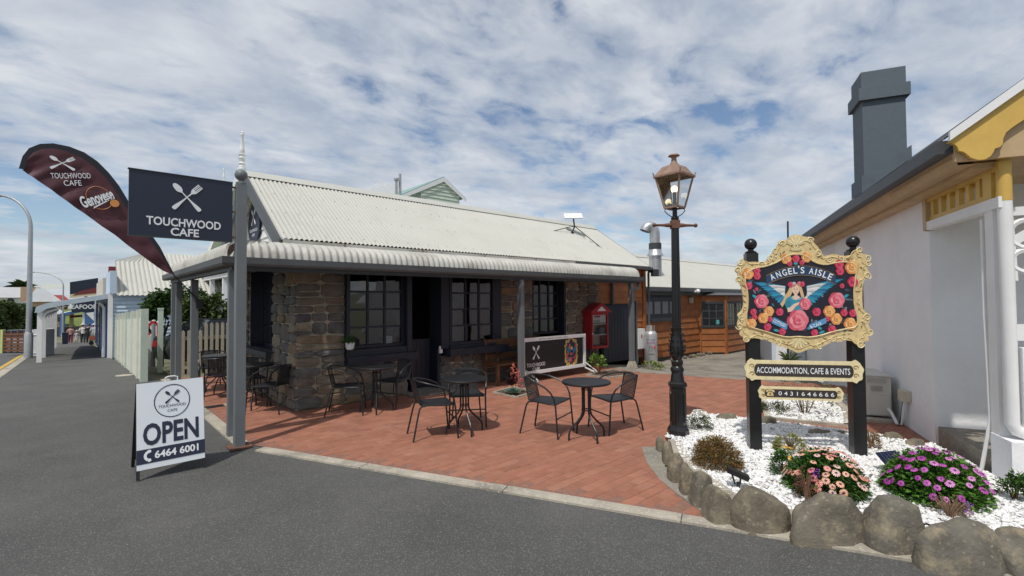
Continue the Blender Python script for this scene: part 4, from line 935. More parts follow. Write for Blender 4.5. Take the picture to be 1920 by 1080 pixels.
# ------------------------------------------------------------------ street lamp
LP = g(1272,826); LP.z = 0
lamp = thing('lamp_post', 'ornate black cast iron lamp post with copper lantern at the garden corner', 'lamp post', LP)
S8 = lambda pr, nm, seg=8, sm=False: MB().lathe(pr, LP, seg, rot=pi/8).build(nm, blackp, lamp, smooth=sm)
S8([(.155,-.05),(.155,.06),(.135,.08),(.13,.14),(.105,.18),(.10,.20)], 'base')
S8([(.098,.20),(.098,.66),(.112,.67),(.112,.71),(.09,.73)], 'pedestal')
for k in range(8):
    a = pi/8+pi/8+k*pi/4; c_, s_ = cos(a), sin(a); r = .0925
    fr_ = FR(LP+Vector((r*c_, r*s_, .43)), (-s_,c_,0), (0,0,1)); MB().prism([(-.02,-.19),(.02,-.19),(.02,.15),(0,.18),(-.02,.15)], fr_, -.005, .006).build('pedestal_panel', blackp, lamp)
S8([(.085,.73),(.075,.80),(.068,.84),(.08,.86),(.082,.89),(.062,.92),(.07,.95),(.072,.98),(.055,1.0)], 'turned_collar', 24, True)
S8([(.055,1.0),(.085,1.06),(.092,1.12),(.08,1.22),(.062,1.34),(.066,1.37),(.072,1.39),(.072,1.40)], 'leaf_bulb', 24, True)
m = MB()
for k in range(10):
    a = k*2*pi/10; P = [(.083,1.05),(.096,1.10),(.098,1.15),(.09,1.22),(.076,1.30),(.07,1.36)]
    for q in range(5):
        m.tube([LP+Vector((P[q][0]*cos(a-.16+.03*q), P[q][0]*sin(a-.16+.03*q), P[q][1])), LP+Vector(((P[q][0]+.006)*cos(a), (P[q][0]+.006)*sin(a), P[q][1]+.028)), LP+Vector((P[q][0]*cos(a+.16-.03*q), P[q][0]*sin(a+.16-.03*q), P[q][1]))], .006, 5)
m.build('leaf_relief', blackp, lamp, smooth=True, kind='stuff')
fl_ = MB(); n = 48; vs = []; fs = []
for (r, z) in ((.056,1.40),(.047,2.66)):
    for k in range(n): a = 2*pi*k/n; rr = r*(1-.09*(1 if k % 4 < 2 else 0)); vs.append(LP+Vector((rr*cos(a), rr*sin(a), z)))
fs = [(k,(k+1)%n,n+(k+1)%n,n+k) for k in range(n)]+[tuple(range(n,2*n))]; fl_.add(vs, fs); fl_.build('fluted_shaft', blackp, lamp)
LZ = 2.68
MB().lathe([(.07,LZ-.04),(.07,LZ+.06)], LP, 4, rot=AZ+pi/4).build('crossbar_boss', rust, lamp)
xd = CR.copy(); xd.z = 0; xd.normalize(); xd2 = (xd*cos(.1)+_f0*sin(.1))
for s in (-1,1):
    m = MB(); P = [LP+xd2*s*d+Vector((0,0,LZ)) for d in (.05,.10,.14,.22,.255)]; m.tube(P, [.026,.026,.019,.015,.014], 10).ball(LP+xd2*s*.27+Vector((0,0,LZ)), .026, 12, 8); m.build('ladder_bar', rust, lamp, smooth=True)
S8([(.045,LZ+.06),(.05,LZ+.09),(.03,LZ+.12),(.028,LZ+.2),(.03,LZ+.22)], 'lantern_stem', 16, True)
for s in (-1,1): MB().tube([LP+xd*s*d+Vector((0,0,z)) for d, z in ((.03,LZ+.10),(.09,LZ+.14),(.125,LZ+.175),(.12,LZ+.205),(.09,LZ+.21))], .006, 6).build('scroll', blackm, lamp, smooth=True)
l0, l1, l2 = LZ+.22, LZ+.62, LZ+.76; h0, h1 = .125, .235
RA = AZ-.06
def LQ(r, k, z): a = RA+k*pi/2; return LP+Vector((r*cos(a), r*sin(a), z))
cop = copper
m = MB()
for k in range(4): m.bar(LQ(h0,k,l0), LQ(h0,k+1,l0), .022, .022)
m.build('lantern_base', cop, lamp)
for k in range(4):
    MB().bar(LQ(h0,k,l0), LQ(h1,k,l1), .02, .02).build('lantern_stile', cop, lamp)
    MB().add([LQ(h0-.008,k,l0+.01),LQ(h0-.008,k+1,l0+.01),LQ(h1-.008,k+1,l1),LQ(h1-.008,k,l1)], [(0,1,2,3)]).build('lantern_pane', clearglass, lamp)
    MB().tube([LQ(h1+.012,k,l1), LQ(h1+.03,k,l1+.045)], .008, 6).build('lantern_horn', cop, lamp)
m = MB()
for k in range(4):
    m.add([LQ(h1+.02,k,l1),LQ(h1+.02,k+1,l1),LQ(.15,k+1,l1+.115),LQ(.15,k,l1+.115)], [(0,1,2,3)]); m.add([LQ(.15,k,l1+.115),LQ(.15,k+1,l1+.115),LQ(.05,k+1,l1+.15),LQ(.05,k,l1+.15)], [(0,1,2,3)])
    m.bar(LQ(h1+.015,k,l1-.008), LQ(h1+.015,k+1,l1-.008), .03, .022)
m.build('lantern_roof', cop, lamp)
MB().lathe([(.06,l1+.14),(.035,l1+.18),(.03,l1+.23),(.045,l1+.245),(.072,l1+.255),(.06,l1+.272),(.01,l1+.277)], LP, 20).build('lantern_vent', cop, lamp, smooth=True)
MB().lathe([(.022,l0),(.022,l0+.20)], LP, 12).build('bulb_holder', greym, lamp, smooth=True)
MB().ball(LP+Vector((0,0,l0+.235)), .043, 14, 10).build('bulb', emit('lit_bulb', (1,.83,.42), 3.0), lamp, smooth=True)
# ------------------------------------------------------------------ patio things by the wall
bn = thing('wooden_bench', 'dark brown wooden pew bench against the stone wall', 'bench', (7.0,7.7,0))
for x in (6.46,7.95):
    m = MB(); fr_ = FR((x,7.98,0), (0,-1,0), (0,0,1)); m.prism([(0,0),(.09,0),(.06,.40),(.40,.38),(.42,0),(.50,0),(.48,.46),(.10,.50),(.06,.92),(0,.95),(-.02,.88),(.0,.45)], fr_, 0, .05); m.build('end_panel', woodb, bn)
MB().box(6.5,7.52,.40,7.95,7.95,.44).build('seat', woodb, bn); MB().bar((6.5,7.95,.55),(7.95,7.95,.55),.02,.12).build('back_slat', woodb, bn); MB().bar((6.5,7.965,.82),(7.95,7.965,.82),.03,.2).build('back_rail', woodb, bn)
# rolling banner frame
ban = thing('banner_frame', 'low black and white framed cafe banner on castors beside the bench', 'banner', (8.2,7.4,0))
a = Yp(981,644,7.35); b = Yp(1097,632,7.35); BL = b.x-a.x
FBn = FR((a.x,7.36,.17), (1,0,.0), (0,0,1)); BH_ = .78
bp_ = MB().prism([(0,0),(BL,0),(BL,BH_),(0,BH_)], FBn, -.02, 0).build('panel', M('banner_black', (.012,.012,.015), .45, .05, 4, 0), ban)
for q in ([(0,0),(BL,0),(BL,.07),(0,.07)],[(0,BH_-.08),(BL,BH_-.08),(BL,BH_),(0,BH_)],[(BL-.075,.07),(BL,.07),(BL,BH_-.08),(BL-.075,BH_-.08)],[(0,.07),(.03,.07),(.03,BH_-.08),(0,BH_-.08)]): MB().prism(q, FBn, .001, .03).build('frame_rail', white, ban)
emblem(FBn, BL*.19, BH_*.58, .17, letterw, bp_, .6); text('TOUCHWOOD', FBn, BL*.19, BH_*.25, .075, letterw, bp_, .56, .01); text('CAFE', FBn, BL*.19, BH_*.13, .07, letterw, bp_, .22, .01)
text('SERVICE  VEHICLE  ACCESS  ONLY', FBn, BL*.45, BH_-.04, .026, navyl, bp_, .95, 0, z=.031)
m = MB(); cxx, cyy = BL*.755, BH_*.48
def crest(m, cx, cy, s):
    rnd = random.Random(5); ol = []
    for k in range(40):
        t = 2*pi*k/40; r = 1+.07*sin(k*2.7)+.05*cos(k*4.1); x, y = .34*cos(t), .46*sin(t)
        f_ = (abs(cos(t))**4+abs(sin(t))**4)**(-.25); ol.append((cx+s*x*f_*r*.92, cy+s*(y*f_*r*.92+(.12 if abs(x) < .09 and y > 0 else 0)-(.08 if abs(x) < .08 and y < 0 else 0))))
    m.prism(ol, FBn, .001, .005, (.55,.38,.13)); m.prism([(cx+(x-cx)*.78, cy+(y-cy)*.78) for x, y in ol], FBn, .0055, .007, (.03,.03,.06))
    for k in range(34):
        x = rnd.uniform(-.22,.22); y = rnd.uniform(-.32,.05) if k < 24 else rnd.uniform(.05,.28); r = rnd.uniform(.02,.05); c_ = rnd.choice([(.6,.06,.10),(.7,.25,.06),(.65,.15,.2),(.05,.2,.3),(.5,.05,.08)])
        m.prism([(cx+s*(x+r*cos(t)), cy+s*(y+r*sin(t))) for t in [q*pi/4 for q in range(8)]], FBn, .0075, .009+k*.0002, c_)
    for sg in (-1,1): m.prism([(cx+sg*s*.03, cy+s*.10),(cx+sg*s*.23, cy+s*.2),(cx+sg*s*.2, cy+s*.02),(cx+sg*s*.08, cy-s*.04)], FBn, .016, .018, (.03,.18,.32))
    m.prism([(cx+s*.045*cos(t), cy+s*(.13+.06*sin(t))) for t in [q*pi/5 for q in range(10)]], FBn, .019, .021, (.68,.48,.36))
crest(m, cxx, cyy, .72); m.build('crest_print', painted, bp_)
for x in (.06, BL-.02):
    m = MB(); q = FBn.p(x,0); m.bar(q+Vector((0,-.02,.1)), q+Vector((.1,-.28,-.09)), .02, .02); m.bar(q+Vector((0,.0,-.02)), q+Vector((0,-.3,-.1)), .025, .025); m.build('stay', white, ban)
    MB().lathe([(.028,-.02),(.035,0),(.028,.02)], q+Vector((.1,-.28,-.12)), 12).build('castor', greym, ban)
# little red library
lq = g(1124,694)
lib = thing('book_cupboard', 'red street library cupboard with glass door on a post beside the dark gate', 'cupboard', (9.9,7.75,0))
lx0 = Yp(1110,640,7.75).x; lx1 = Yp(1141,640,7.75).x; lz0 = Yp(1125,653,7.75).z; lz1 = Yp(1125,586,7.75).z; lzt = Yp(1125,570,7.75).z
m = MB().box(lx0,7.75,lz0,lx0+.05,8.02,lz1).box(lx1-.05,7.75,lz0,lx1,8.02,lz1).box(lx0+.05,7.75,lz0,lx1-.05,8.02,lz0+.06).box(lx0+.05,7.75,lz1-.06,lx1-.05,8.02,lz1).build('case', redp, lib)
MB().box(lx0+.05,8.0,lz0+.06,lx1-.05,8.02,lz1-.06).build('back_panel', M('cupboard_inside', (.62,.58,.50), .7, .08, 4, 0), lib)
FL = FR(((lx0+lx1)/2,7.7,lz1), (1,0,0), (0,0,1)); hw = (lx1-lx0)/2+.08
MB().prism([(-hw,0),(hw,0),(hw,.03),(0,lzt-lz1+.03),(-hw,.03)], FL, -.33, 0).build('gable_roof', redp, lib)
MB().prism([(-hw*.45,.04),(hw*.45,.04),(0,(lzt-lz1)*.72)], FL, .001, .006).build('gable_panel', white, lib)
hh = lz1-lz0
for k in (.36,.66): MB().box(lx0+.05,7.78,lz0+hh*k,lx1-.05,8.0,lz0+hh*k+.025).build('shelf', white, lib)
MB().box(lx0+.08,7.775,lz0+hh*.71,lx1-.08,7.78,lz0+hh*.93).build('notice', white, lib)
FLn = FR((lx0,7.774,lz0), (1,0,0), (0,0,1)); MB().prism([(.12,hh*.865),(.36,hh*.865),(.39,hh*.905),(.15,hh*.905)], FLn, 0, .003).build('notice_print', redp, lib)
for k in (.74,.78): MB().prism([(.12,hh*k),(.36,hh*k),(.36,hh*k+.01),(.12,hh*k+.01)], FLn, 0, .002).build('notice_print', charcoal_dk, lib)
MB().add([(lx0+.05,7.765,lz0+.06),(lx1-.05,7.765,lz0+.06),(lx1-.05,7.765,lz1-.06),(lx0+.05,7.765,lz1-.06)], [(0,1,2,3)]).build('door_pane', clearglass, lib)
for x in (lx0+.03,lx1-.07): MB().box(x,7.84,-.02,x+.06,7.9,lz0).build('post', charcoal_dk, lib)
MB().ball((lx0+.015,7.735,lz0+hh*.42), .02, 10, 8).build('door_knob', white, lib, smooth=True)
bk = random.Random(3)
for i in range(6):
    x = lx1-.08-i*.035; h_ = bk.uniform(.13,.19)
    o = MB().box(x-.028,7.83,lz0+hh*.36+.026,x,7.97,lz0+hh*.36+.026+h_).build('book', M('book_cover', (.1,.1,.12), .6, .1, 5, 0, rnd=[(.05,.05,.08),(.2,.2,.24),(.3,.28,.25),(.08,.1,.18)]) if i == 0 else bpy.data.materials['book_cover'])
    tag(o, 'book standing on the middle shelf of the red cupboard', 'book', 'books in the red cupboard')
for i, (zz_, nm) in enumerate(((.06,'magazine lying on the floor of the red cupboard'),(.36*hh+.025,'book lying flat on the middle shelf of the red cupboard'))):
    o = MB().box(lx0+.08,7.82,lz0+zz_+.001,lx0+.27,7.96,lz0+zz_+.03).build('book', bpy.data.materials['book_cover']); tag(o, nm, 'book')
# gas cylinders and meter box
gm = M('aluminium_cylinder', (.56,.57,.58), .4, .12, 8, .08, 40, metal=.5, dirt=((.42,.42,.42), 5, .5, .7))
for i, (x, y, lb) in enumerate(((12.55,7.74,'silver gas cylinder with red printed label'),(12.98,8.2,'silver gas cylinder half hidden behind the other one'))):
    zb = drive(x, 0)-.01; t = thing('gas_cylinder', lb, 'gas cylinder', (x,y,zb), 'gas cylinders by the drive'); c_ = (x,y,zb)
    MB().lathe([(.16,0),(.165,.06),(.17,.065),(.187,.10),(.187,.92),(.175,.99),(.13,1.04),(.06,1.06)], c_, 24).build('body', gm, t, smooth=True)
    m = MB(); 
    for k in range(9): 
        a0_, a1_ = RAD(20+k*36), RAD(20+(k+1)*36)
        if k in (2,6): continue
        m.add([(x+.12*cos(a0_),y+.12*sin(a0_),zb+1.03),(x+.12*cos(a1_),y+.12*sin(a1_),zb+1.03),(x+.12*cos(a1_),y+.12*sin(a1_),zb+1.21),(x+.12*cos(a0_),y+.12*sin(a0_),zb+1.21)], [(0,1,2,3)])
    m.build('collar', gm, t); MB().lathe([(.03,1.04),(.03,1.10),(.045,1.11),(.045,1.14)], c_, 10).build('valve', rust, t)
    if i == 0:
        for (txt, z, w_, cap, mt) in (('HIGHLY FLAMMABLE',.80,.26,.03,navyl),('ELGAS',.72,.25,.065,M('purple_print', (.30,.10,.34), .5, .05, 5, 0)),('LPG',.60,.10,.03,navyl),('UN 1075',.54,.12,.03,navyl),('NO SMOKING',.48,.15,.025,navyl),('PROPANE',.38,.16,.035,navyl)):
            dv = (Vector((0,0,0))-Vector((x,y,0))).normalized(); fr_ = FR(Vector((x,y,zb))+dv*.188, (-dv.y,dv.x,0), (0,0,1))
            if fr_.n.dot(dv) < 0: fr_ = FR(fr_.o, -fr_.ux, fr_.uy)
            o = text(txt, fr_, 0, z, cap, mt, t, w_, .01, z=.0)
            for v in o.data.vertices:                      # wrap the print round the cylinder
                p = v.co+OFF[o.name]-Vector((x,y,0)); s = p.dot(fr_.ux); a_ = s/.1885; q = Vector((x,y,0))+(dv*cos(a_)+fr_.ux*sin(a_))*.1892; v.co.x, v.co.y = q.x-OFF[o.name].x, q.y-OFF[o.name].y
        fr2 = FR(Vector((x,y,zb))+dv*.1895+fr_.ux*.0, fr_.ux, (0,0,1)); MB().prism([(.11,.55),(.15,.59),(.11,.63),(.07,.59)], fr2, -.02, .0015).build('hazard_diamond', M('red_print', (.6,.06,.05), .5, .05, 5, 0), t)
mb_ = thing('meter_box', 'narrow white meter box on the orange boards by the downpipe', 'meter box', (12.5,8.0,.3))
q0, q1 = Yp(1194,617,8.0), Yp(1204,653,8.0)
MB().box(q0.x,7.95,q1.z,q0.x+.36,8.1,q0.z).build('box', white, mb_); MB().box(q0.x+.15,7.945,q1.z+.32,q0.x+.2,7.95,q1.z+.42).build('warning_print', redp, mb_); MB().tube([(q0.x+.1,8.05,q1.z),(q0.x+.1,8.05,-.1)], .015, 6).build('conduit', greym, mb_)
# ------------------------------------------------------------------ carved garden sign
GZ = .10
SL, SR = g(1415,838,GZ), g(1609,848,GZ); sux = (SR-SL); sux.z = 0; sux.normalize()
SGN = FR(SL+Vector((0,0,0)), sux, (0,0,1))
if SGN.n.dot(CP-SL) < 0: SGN.n = -SGN.n
SF = FR(SL+SGN.n*.065, sux, (0,0,1))
def Z4(x, y): return SF.pix(1360+x/4, 420+y/4)
def Z3(x, y): return SF.pix(1360+x/3.4286, 640+y/3.4286)
orn = thing('garden_sign', 'gilt framed rose and angel sign with two plaques on black garden posts', 'sign', (SL+SR)/2)
for P_, top in ((SL,466),(SR,462)):
    zt = onplane(960+(P_-CP).dot(CR)/(P_-CP).dot(CF)*FPX, top+12, P_, CF).z
    hw = .062; x_ = (P_-SL).dot(sux)
    m = MB(); m.prism([(x_-hw,-.15),(x_+hw,-.15),(x_+hw,zt-SL.z+.02),(x_-hw,zt-SL.z+.02)], SGN, -hw, hw); m.build('post', blackp, orn)
    z0 = zt+.02; MB().lathe([(.06,z0),(.065,z0+.012),(.05,z0+.025),(.03,z0+.035),(.028,z0+.05)], (P_.x,P_.y,0), 18).ball((P_.x,P_.y,z0+.105), .066, 18, 12).build('ball_finial', blackp, orn, smooth=True)
OUTL = [(120,255),(150,288),(215,283),(265,290),(320,270),(345,215),(385,165),(400,122),(450,125),(480,92),(520,78),(560,88),(600,100),(640,95),(655,140),(690,172),(705,205),(735,245),(770,232),(820,225),(860,240),(900,240),(955,230),(980,182),(1010,172),(1012,225),(1060,230),(1052,270),(1085,290),(1050,320),(1075,370),(1060,410),(1030,420),(1020,480),(1020,600),(1030,650),(1075,680),(1080,720),(1060,750),(1085,790),(1100,830),(1062,840),(1075,875),(1032,880),(1020,932),(990,920),(960,880),(900,870),(850,885),(800,880),(760,900),(720,920),(690,942),(640,930),(600,945),(540,970),(490,942),(440,925),(390,910),(330,880),(270,865),(200,850),(150,885),(135,850),(100,830),(110,790),(80,760),(100,700),(82,680),(120,650),(135,600),(125,520),(110,450),(75,420),(95,380),(65,350),(85,310),(108,290)]
INL = [(150,370),(215,330),(300,320),(400,280),(450,240),(520,225),(600,240),(660,290),(740,310),(820,290),(900,285),(960,300),(980,340),(962,420),(955,520),(960,620),(985,700),(980,770),(900,785),(800,805),(700,838),(620,850),(540,842),(460,850),(380,832),(300,806),(220,785),(160,760),(150,690),(165,600),(160,500),(140,430)]
U = (Z4(600,500)[0]-Z4(500,500)[0])/100            # metres per zoomed pixel
def smooth_poly(P, it=1):
    for _ in range(it):
        Q = []
        for i in range(len(P)):
            a, b = P[i], P[(i+1) % len(P)]; Q += [(a[0]*.75+b[0]*.25, a[1]*.75+b[1]*.25), (a[0]*.25+b[0]*.75, a[1]*.25+b[1]*.75)]
        P = Q
    return P
OUT = smooth_poly([Z4(*p) for p in OUTL], 1); INN = smooth_poly([Z4(*p) for p in INL], 1)
bd = MB().prism(OUT, SF, 0, .022).build('gilt_board', gold, orn)
def rel(P, r, z, name='moulding', mat=gold, closed=True): return MB().tube([SF.p(x, y, z) for x, y in P], r, 6, closed=closed).build(name, mat, bd, smooth=True)
rel(INN, 7*U, .028); rel([((x*.93+INN_[0]*.07), (y*.93+INN_[1]*.07)) for (x, y), INN_ in zip(OUT, [Z4(530,520)]*len(OUT))], 4*U, .024)
gold_dk = M('gold_brown_shade', (.30,.17,.05), .5, .2, 20, .1, 60); gold_lt = M('gold_light_paint', (.76,.65,.38), .45, .15, 20, .1, 60)  # brown gold puts the relief's shading lines into the colour
def curl(cx, cy, r, a0, turns=1.4, s=1, mat=gold_lt, w=5):
    P = []
    for k in range(18):
        t = k/17; a = a0+s*t*turns*2*pi; q = r*(1-t*.8); P.append(Z4(cx+q*cos(a), cy+q*sin(a)))
    MB().tube([SF.p(x, y, .026) for x, y in P], [w*U*(1-.5*k/17) for k in range(18)], 6).build('scroll', mat, bd, smooth=True)
for c_ in ((105,285,28,0,1.3,1),(88,345,26,1,1.3,-1),(98,415,26,2,1.3,1),(118,690,28,1,1.3,1),(100,765,28,3,1.4,-1),(150,860,26,0,1.3,1),(1060,255,26,2,1.3,-1),(1062,295,24,0,1.2,1),(1055,390,30,1,1.4,-1),(1055,700,30,3,1.4,1),(1075,810,26,2,1.3,-1),(1005,900,30,0,1.4,1),(1000,200,26,2,1.3,1),(425,150,26,3,1.3,1),(630,125,26,0,1.3,-1),(370,200,24,1,1.3,1),(690,215,26,2,1.3,-1),(265,310,30,0,1.3,-1),(335,255,26,2,1.3,1),(770,265,26,0,1.3,1),(860,262,24,2,1.3,-1),(700,910,24,1,1.3,1),(390,885,24,2,1.3,-1),(300,845,22,0,1.3,1),(800,855,24,2,1.3,-1),(880,850,22,0,1.2,1)): curl(*c_)
for (cx, cy, r, a0, a1, n) in ((520,165,75,-160,-20,11),(540,850,85,20,160,9),(520,205,50,-165,-15,9)):
    for k in range(n):
        a = RAD(a0+(a1-a0)*k/(n-1)); d = (cos(a), sin(a)); nn = (-d[1], d[0])
        P = [Z4(cx+d[0]*r*t+nn[0]*w_*r, cy+d[1]*r*t+nn[1]*w_*r) for t, w_ in ((.1,.02),(.5,.07),(.8,.095),(.95,.06),(1.0,0),(.95,-.06),(.8,-.095),(.5,-.07),(.1,-.02))]
        MB().prism(P, SF, .022, .030+.002*(k % 2)).build('shell_petal', gold_lt if k % 2 else gold, bd)
fl = random.Random(8)
for k in range(60):                                     # acanthus strokes along the frame
    i = int(k/60*len(INN)); j = min(range(len(OUT)), key=lambda q: (OUT[q][0]-INN[i][0])**2+(OUT[q][1]-INN[i][1])**2)
    t = fl.uniform(.35,.75); x = INN[i][0]*(1-t)+OUT[j][0]*t; y = INN[i][1]*(1-t)+OUT[j][1]*t; a = fl.uniform(0,6.28); l_ = fl.uniform(10,22)*U
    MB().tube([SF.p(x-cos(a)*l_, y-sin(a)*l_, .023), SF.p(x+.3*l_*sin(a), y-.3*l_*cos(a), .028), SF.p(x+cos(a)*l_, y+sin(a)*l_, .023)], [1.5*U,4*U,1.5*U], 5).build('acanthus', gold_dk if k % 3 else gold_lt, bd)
pn = MB().prism(INN, SF, .018, .0245).build('dark_panel', M('print_black', (.012,.012,.022), .5, .1, 10, 0), bd)
# printed picture: thin coloured layers
art = MB(); A0 = .0255
def poly(P, c, z): art.prism([Z4(*p) for p in P], SF, A0, A0+z, c)
def ell(cx, cy, rx_, ry_, c, z, n=14, rot=0):
    poly([(cx+rx_*cos(t)*cos(rot)-ry_*sin(t)*sin(rot), cy+rx_*cos(t)*sin(rot)+ry_*sin(t)*cos(rot)) for t in [2*pi*k/n for k in range(n)]], c, z)
rr = random.Random(4)
for k in range(90):                                     # leaves in the dark ground
    x, y = rr.uniform(165,950), rr.uniform(420,800)
    if 430 < x < 620 and 420 < y < 640: continue
    c = rr.choice([(.03,.09,.12),(.05,.16,.20),(.05,.06,.09),(.10,.10,.13),(.20,.19,.22),(.04,.12,.10)]); ell(x, y, rr.uniform(10,24), rr.uniform(5,10), c, .0006+k*.00001, 8, rr.uniform(0,3))
def rose(cx, cy, r, kind, z):
    cs = {'p': [(.55,.07,.12),(.68,.15,.20),(.76,.24,.28),(.60,.09,.14),(.80,.32,.34)], 'r': [(.38,.015,.05),(.55,.04,.10),(.66,.09,.16),(.42,.02,.06),(.62,.08,.14)], 'o': [(.58,.20,.05),(.74,.34,.10),(.82,.46,.18),(.62,.24,.07),(.84,.52,.24)]}[kind]
    for ring, (q, n) in enumerate(((1.0,6),(.74,5),(.50,5),(.28,4))):
        for k in range(n):
            a = 2*pi*k/n+ring*.6+rr.uniform(-.15,.15); c = cs[(ring+k) % 3] if k % 2 else cs[(ring+1+k) % 5]
            d = r*q*.52; ell(cx+d*cos(a), cy+d*sin(a), r*q*.5, r*q*.42, c, z+ring*.0007+k*.00008, 10, a+pi/2)
    ell(cx, cy, r*.14, r*.12, cs[3], z+.0032, 8)
def wing(rx0, ry0, tx, ty, lx, ly, s):
    n = 12
    for k in range(n):                                  # long feathers
        t = k/(n-1); ex = tx+(lx-tx)*t; ey = ty+(ly-ty)*t**1.2; bx = rx0+(k-5)*1.5*s; by = ry0-18+k*8
        dx, dy = ex-bx, ey-by; L_ = math.hypot(dx, dy); ux_, uy_ = dx/L_, dy/L_; w_ = 11
        c = [(.02,.20,.34),(.03,.28,.42),(.015,.13,.26)][k % 3]
        poly([(bx-uy_*w_*.6, by+ux_*w_*.6), (bx+dx*.7-uy_*w_, by+dy*.7+ux_*w_), (ex, ey), (bx+dx*.7+uy_*w_, by+dy*.7-ux_*w_), (bx+uy_*w_*.6, by-ux_*w_*.6)], c, .0020+.0001*k)
    for k in range(9):                                  # pale coverts
        t = k/8; ex = rx0+(tx-rx0)*(.52-.15*t)+(lx-tx)*t*.55; ey = ry0+(ty-ry0)*(.55)+(ly-ty)*t*.62; bx, by = rx0, ry0-18+k*9
        dx, dy = ex-bx, ey-by; L_ = max(1, math.hypot(dx, dy)); ux_, uy_ = dx/L_, dy/L_; w_ = 9
        poly([(bx-uy_*w_*.6, by+ux_*w_*.6), (bx+dx*.7-uy_*w_, by+dy*.7+ux_*w_), (ex, ey), (bx+dx*.7+uy_*w_, by+dy*.7-ux_*w_), (bx+uy_*w_*.6, by-ux_*w_*.6)], [(.62,.60,.56),(.42,.42,.44),(.72,.70,.66)][k % 3], .0034+.0001*k)
wing(440,490,205,440,400,608,-1); wing(605,490,885,412,650,612,1)
# arched name band
def arc_pt(t): x = 300+t*520; return x, 352+((t-.5)*2)**2*72-4*t
band = [(x, y-34) for x, y in [arc_pt(k/16) for k in range(17)]]+[(x, y+34) for x, y in [arc_pt(1-k/16) for k in range(17)]]
poly(band, (.018,.05,.11), .0036)
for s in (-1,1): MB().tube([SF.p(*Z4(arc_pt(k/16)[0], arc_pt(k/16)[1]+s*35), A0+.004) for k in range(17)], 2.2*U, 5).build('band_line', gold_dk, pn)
# figure
hair, skin = (.60,.42,.22), (.74,.52,.40)
poly([(478,470),(495,450),(545,450),(565,475),(578,520),(590,575),(575,590),(560,540),(548,500),(500,500),(485,535),(465,560),(440,590),(420,625),(405,600),(425,570),(440,540),(460,510)], hair, .0044)
poly([(470,545),(500,540),(540,548),(575,550),(590,590),(580,640),(555,660),(500,660),(455,640),(438,600),(450,560)], (.03,.26,.36), .0050)
poly([(498,540),(545,540),(552,555),(520,566),(492,553)], skin, .0054); ell(520,492,27,36,skin,.0058,16); poly([(510,522),(532,522),(534,545),(508,545)], skin, .0056)
poly([(492,482),(505,460),(535,458),(550,480),(545,466),(520,455),(498,464)], hair, .0062)
for x in (509,531): ell(x,490,6,2.2,(.10,.07,.06),.0063,8); ell(x,482,7,1.3,(.35,.22,.12),.0063,8)
ell(520,511,7,2.6,(.58,.12,.12),.0063,8); ell(520,501,3,4,(.66,.42,.32),.0062,8)
poly([(455,620),(480,622),(505,600),(545,585),(552,596),(520,618),(490,655),(462,662)], skin, .0060); poly([(442,575),(485,575),(480,625),(450,628)], (.02,.20,.30), .0062)
for i in range(9): t = i/8; ell(487+t*68, 556+sin(t*pi)*12, 4, 3, (.70,.66,.55), .0062, 6)
for (x, y, r, k) in ((480,455,23,'r'),(568,452,22,'r'),(545,445,15,'p'),(165,375,46,'o'),(230,352,30,'r'),(232,392,30,'r'),(168,465,32,'r'),(265,580,58,'p'),(320,655,42,'o'),(278,705,44,'o'),(400,660,32,'r'),(205,660,28,'r'),(212,700,24,'r'),(190,745,42,'o'),(310,772,32,'r'),(420,805,30,'r'),(330,715,22,'r'),(450,265,42,'o'),(520,262,32,'r'),(600,252,42,'o'),(475,298,22,'r'),(565,290,22,'r'),(845,306,38,'r'),(850,356,34,'r'),(938,326,56,'o'),(945,435,44,'r'),(825,572,66,'p'),(770,655,48,'o'),(822,712,48,'o'),(675,660,36,'r'),(590,600,50,'p'),(880,665,30,'r'),(945,668,32,'r'),(925,748,52,'o'),(790,790,34,'r'),(660,815,30,'r'),(755,712,22,'r'),(535,722,88,'p'),(228,490,15,'r'),(865,465,20,'r'),(505,458,15,'p')): rose(x, y, r, k, .0066)
ell(508,446,13,12,(.45,.45,.50),.0106,8)
for (x, y, r, a) in ((375,797,20,.2),(715,810,22,-.3),(520,298,16,0),(215,545,22,.6),(895,540,22,-.5),(700,780,16,.5)): ell(x, y, r, 10, (.03,.30,.38), .0068, 10, a)
poly([(355,698),(385,712),(460,752),(452,792),(395,768),(340,742)], (.09,.28,.50), .0095); poly([(745,702),(700,722),(622,752),(612,792),(690,768),(748,742)], (.09,.28,.50), .0095)
art.build('printed_picture', painted, pn)
FRt = lambda z: FR(SF.o+SF.n*z, SF.ux, SF.uy)
nm = "ANGEL'S AISLE"; wd = {"'": .35, ' ': .55, 'I': .5, 'L': .85, 'S': .85, 'E': .85}
tot = sum(wd.get(c, 1) for c in nm); acc = 0
for c in nm:
    w_ = wd.get(c, 1); t = .045+.91*(acc+w_/2)/tot; acc += w_
    if c == ' ': continue
    x, y = arc_pt(t); x2, y2 = arc_pt(t+.01); a = math.atan2(-(y2-y), x2-x)
    px_, py_ = Z4(x, y-2); text(c, FRt(A0+.005), px_, py_ + (.012 if c == "'" else 0), 50*U*(1 if c != "'" else 1), letterw, pn, None if c in "'I" else 34*U*w_, .012, z=0, rot=a, name='letter')
for tx, (x, y), w_, a in (('COTTAGES',(398,742),100,-.47),('& CAFE',(668,758),88,.36)):
    px_, py_ = Z4(x, y); text(tx, FRt(A0+.0105), px_, py_, 24*U, letterw, pn, w_*U, .012, z=0, rot=a)
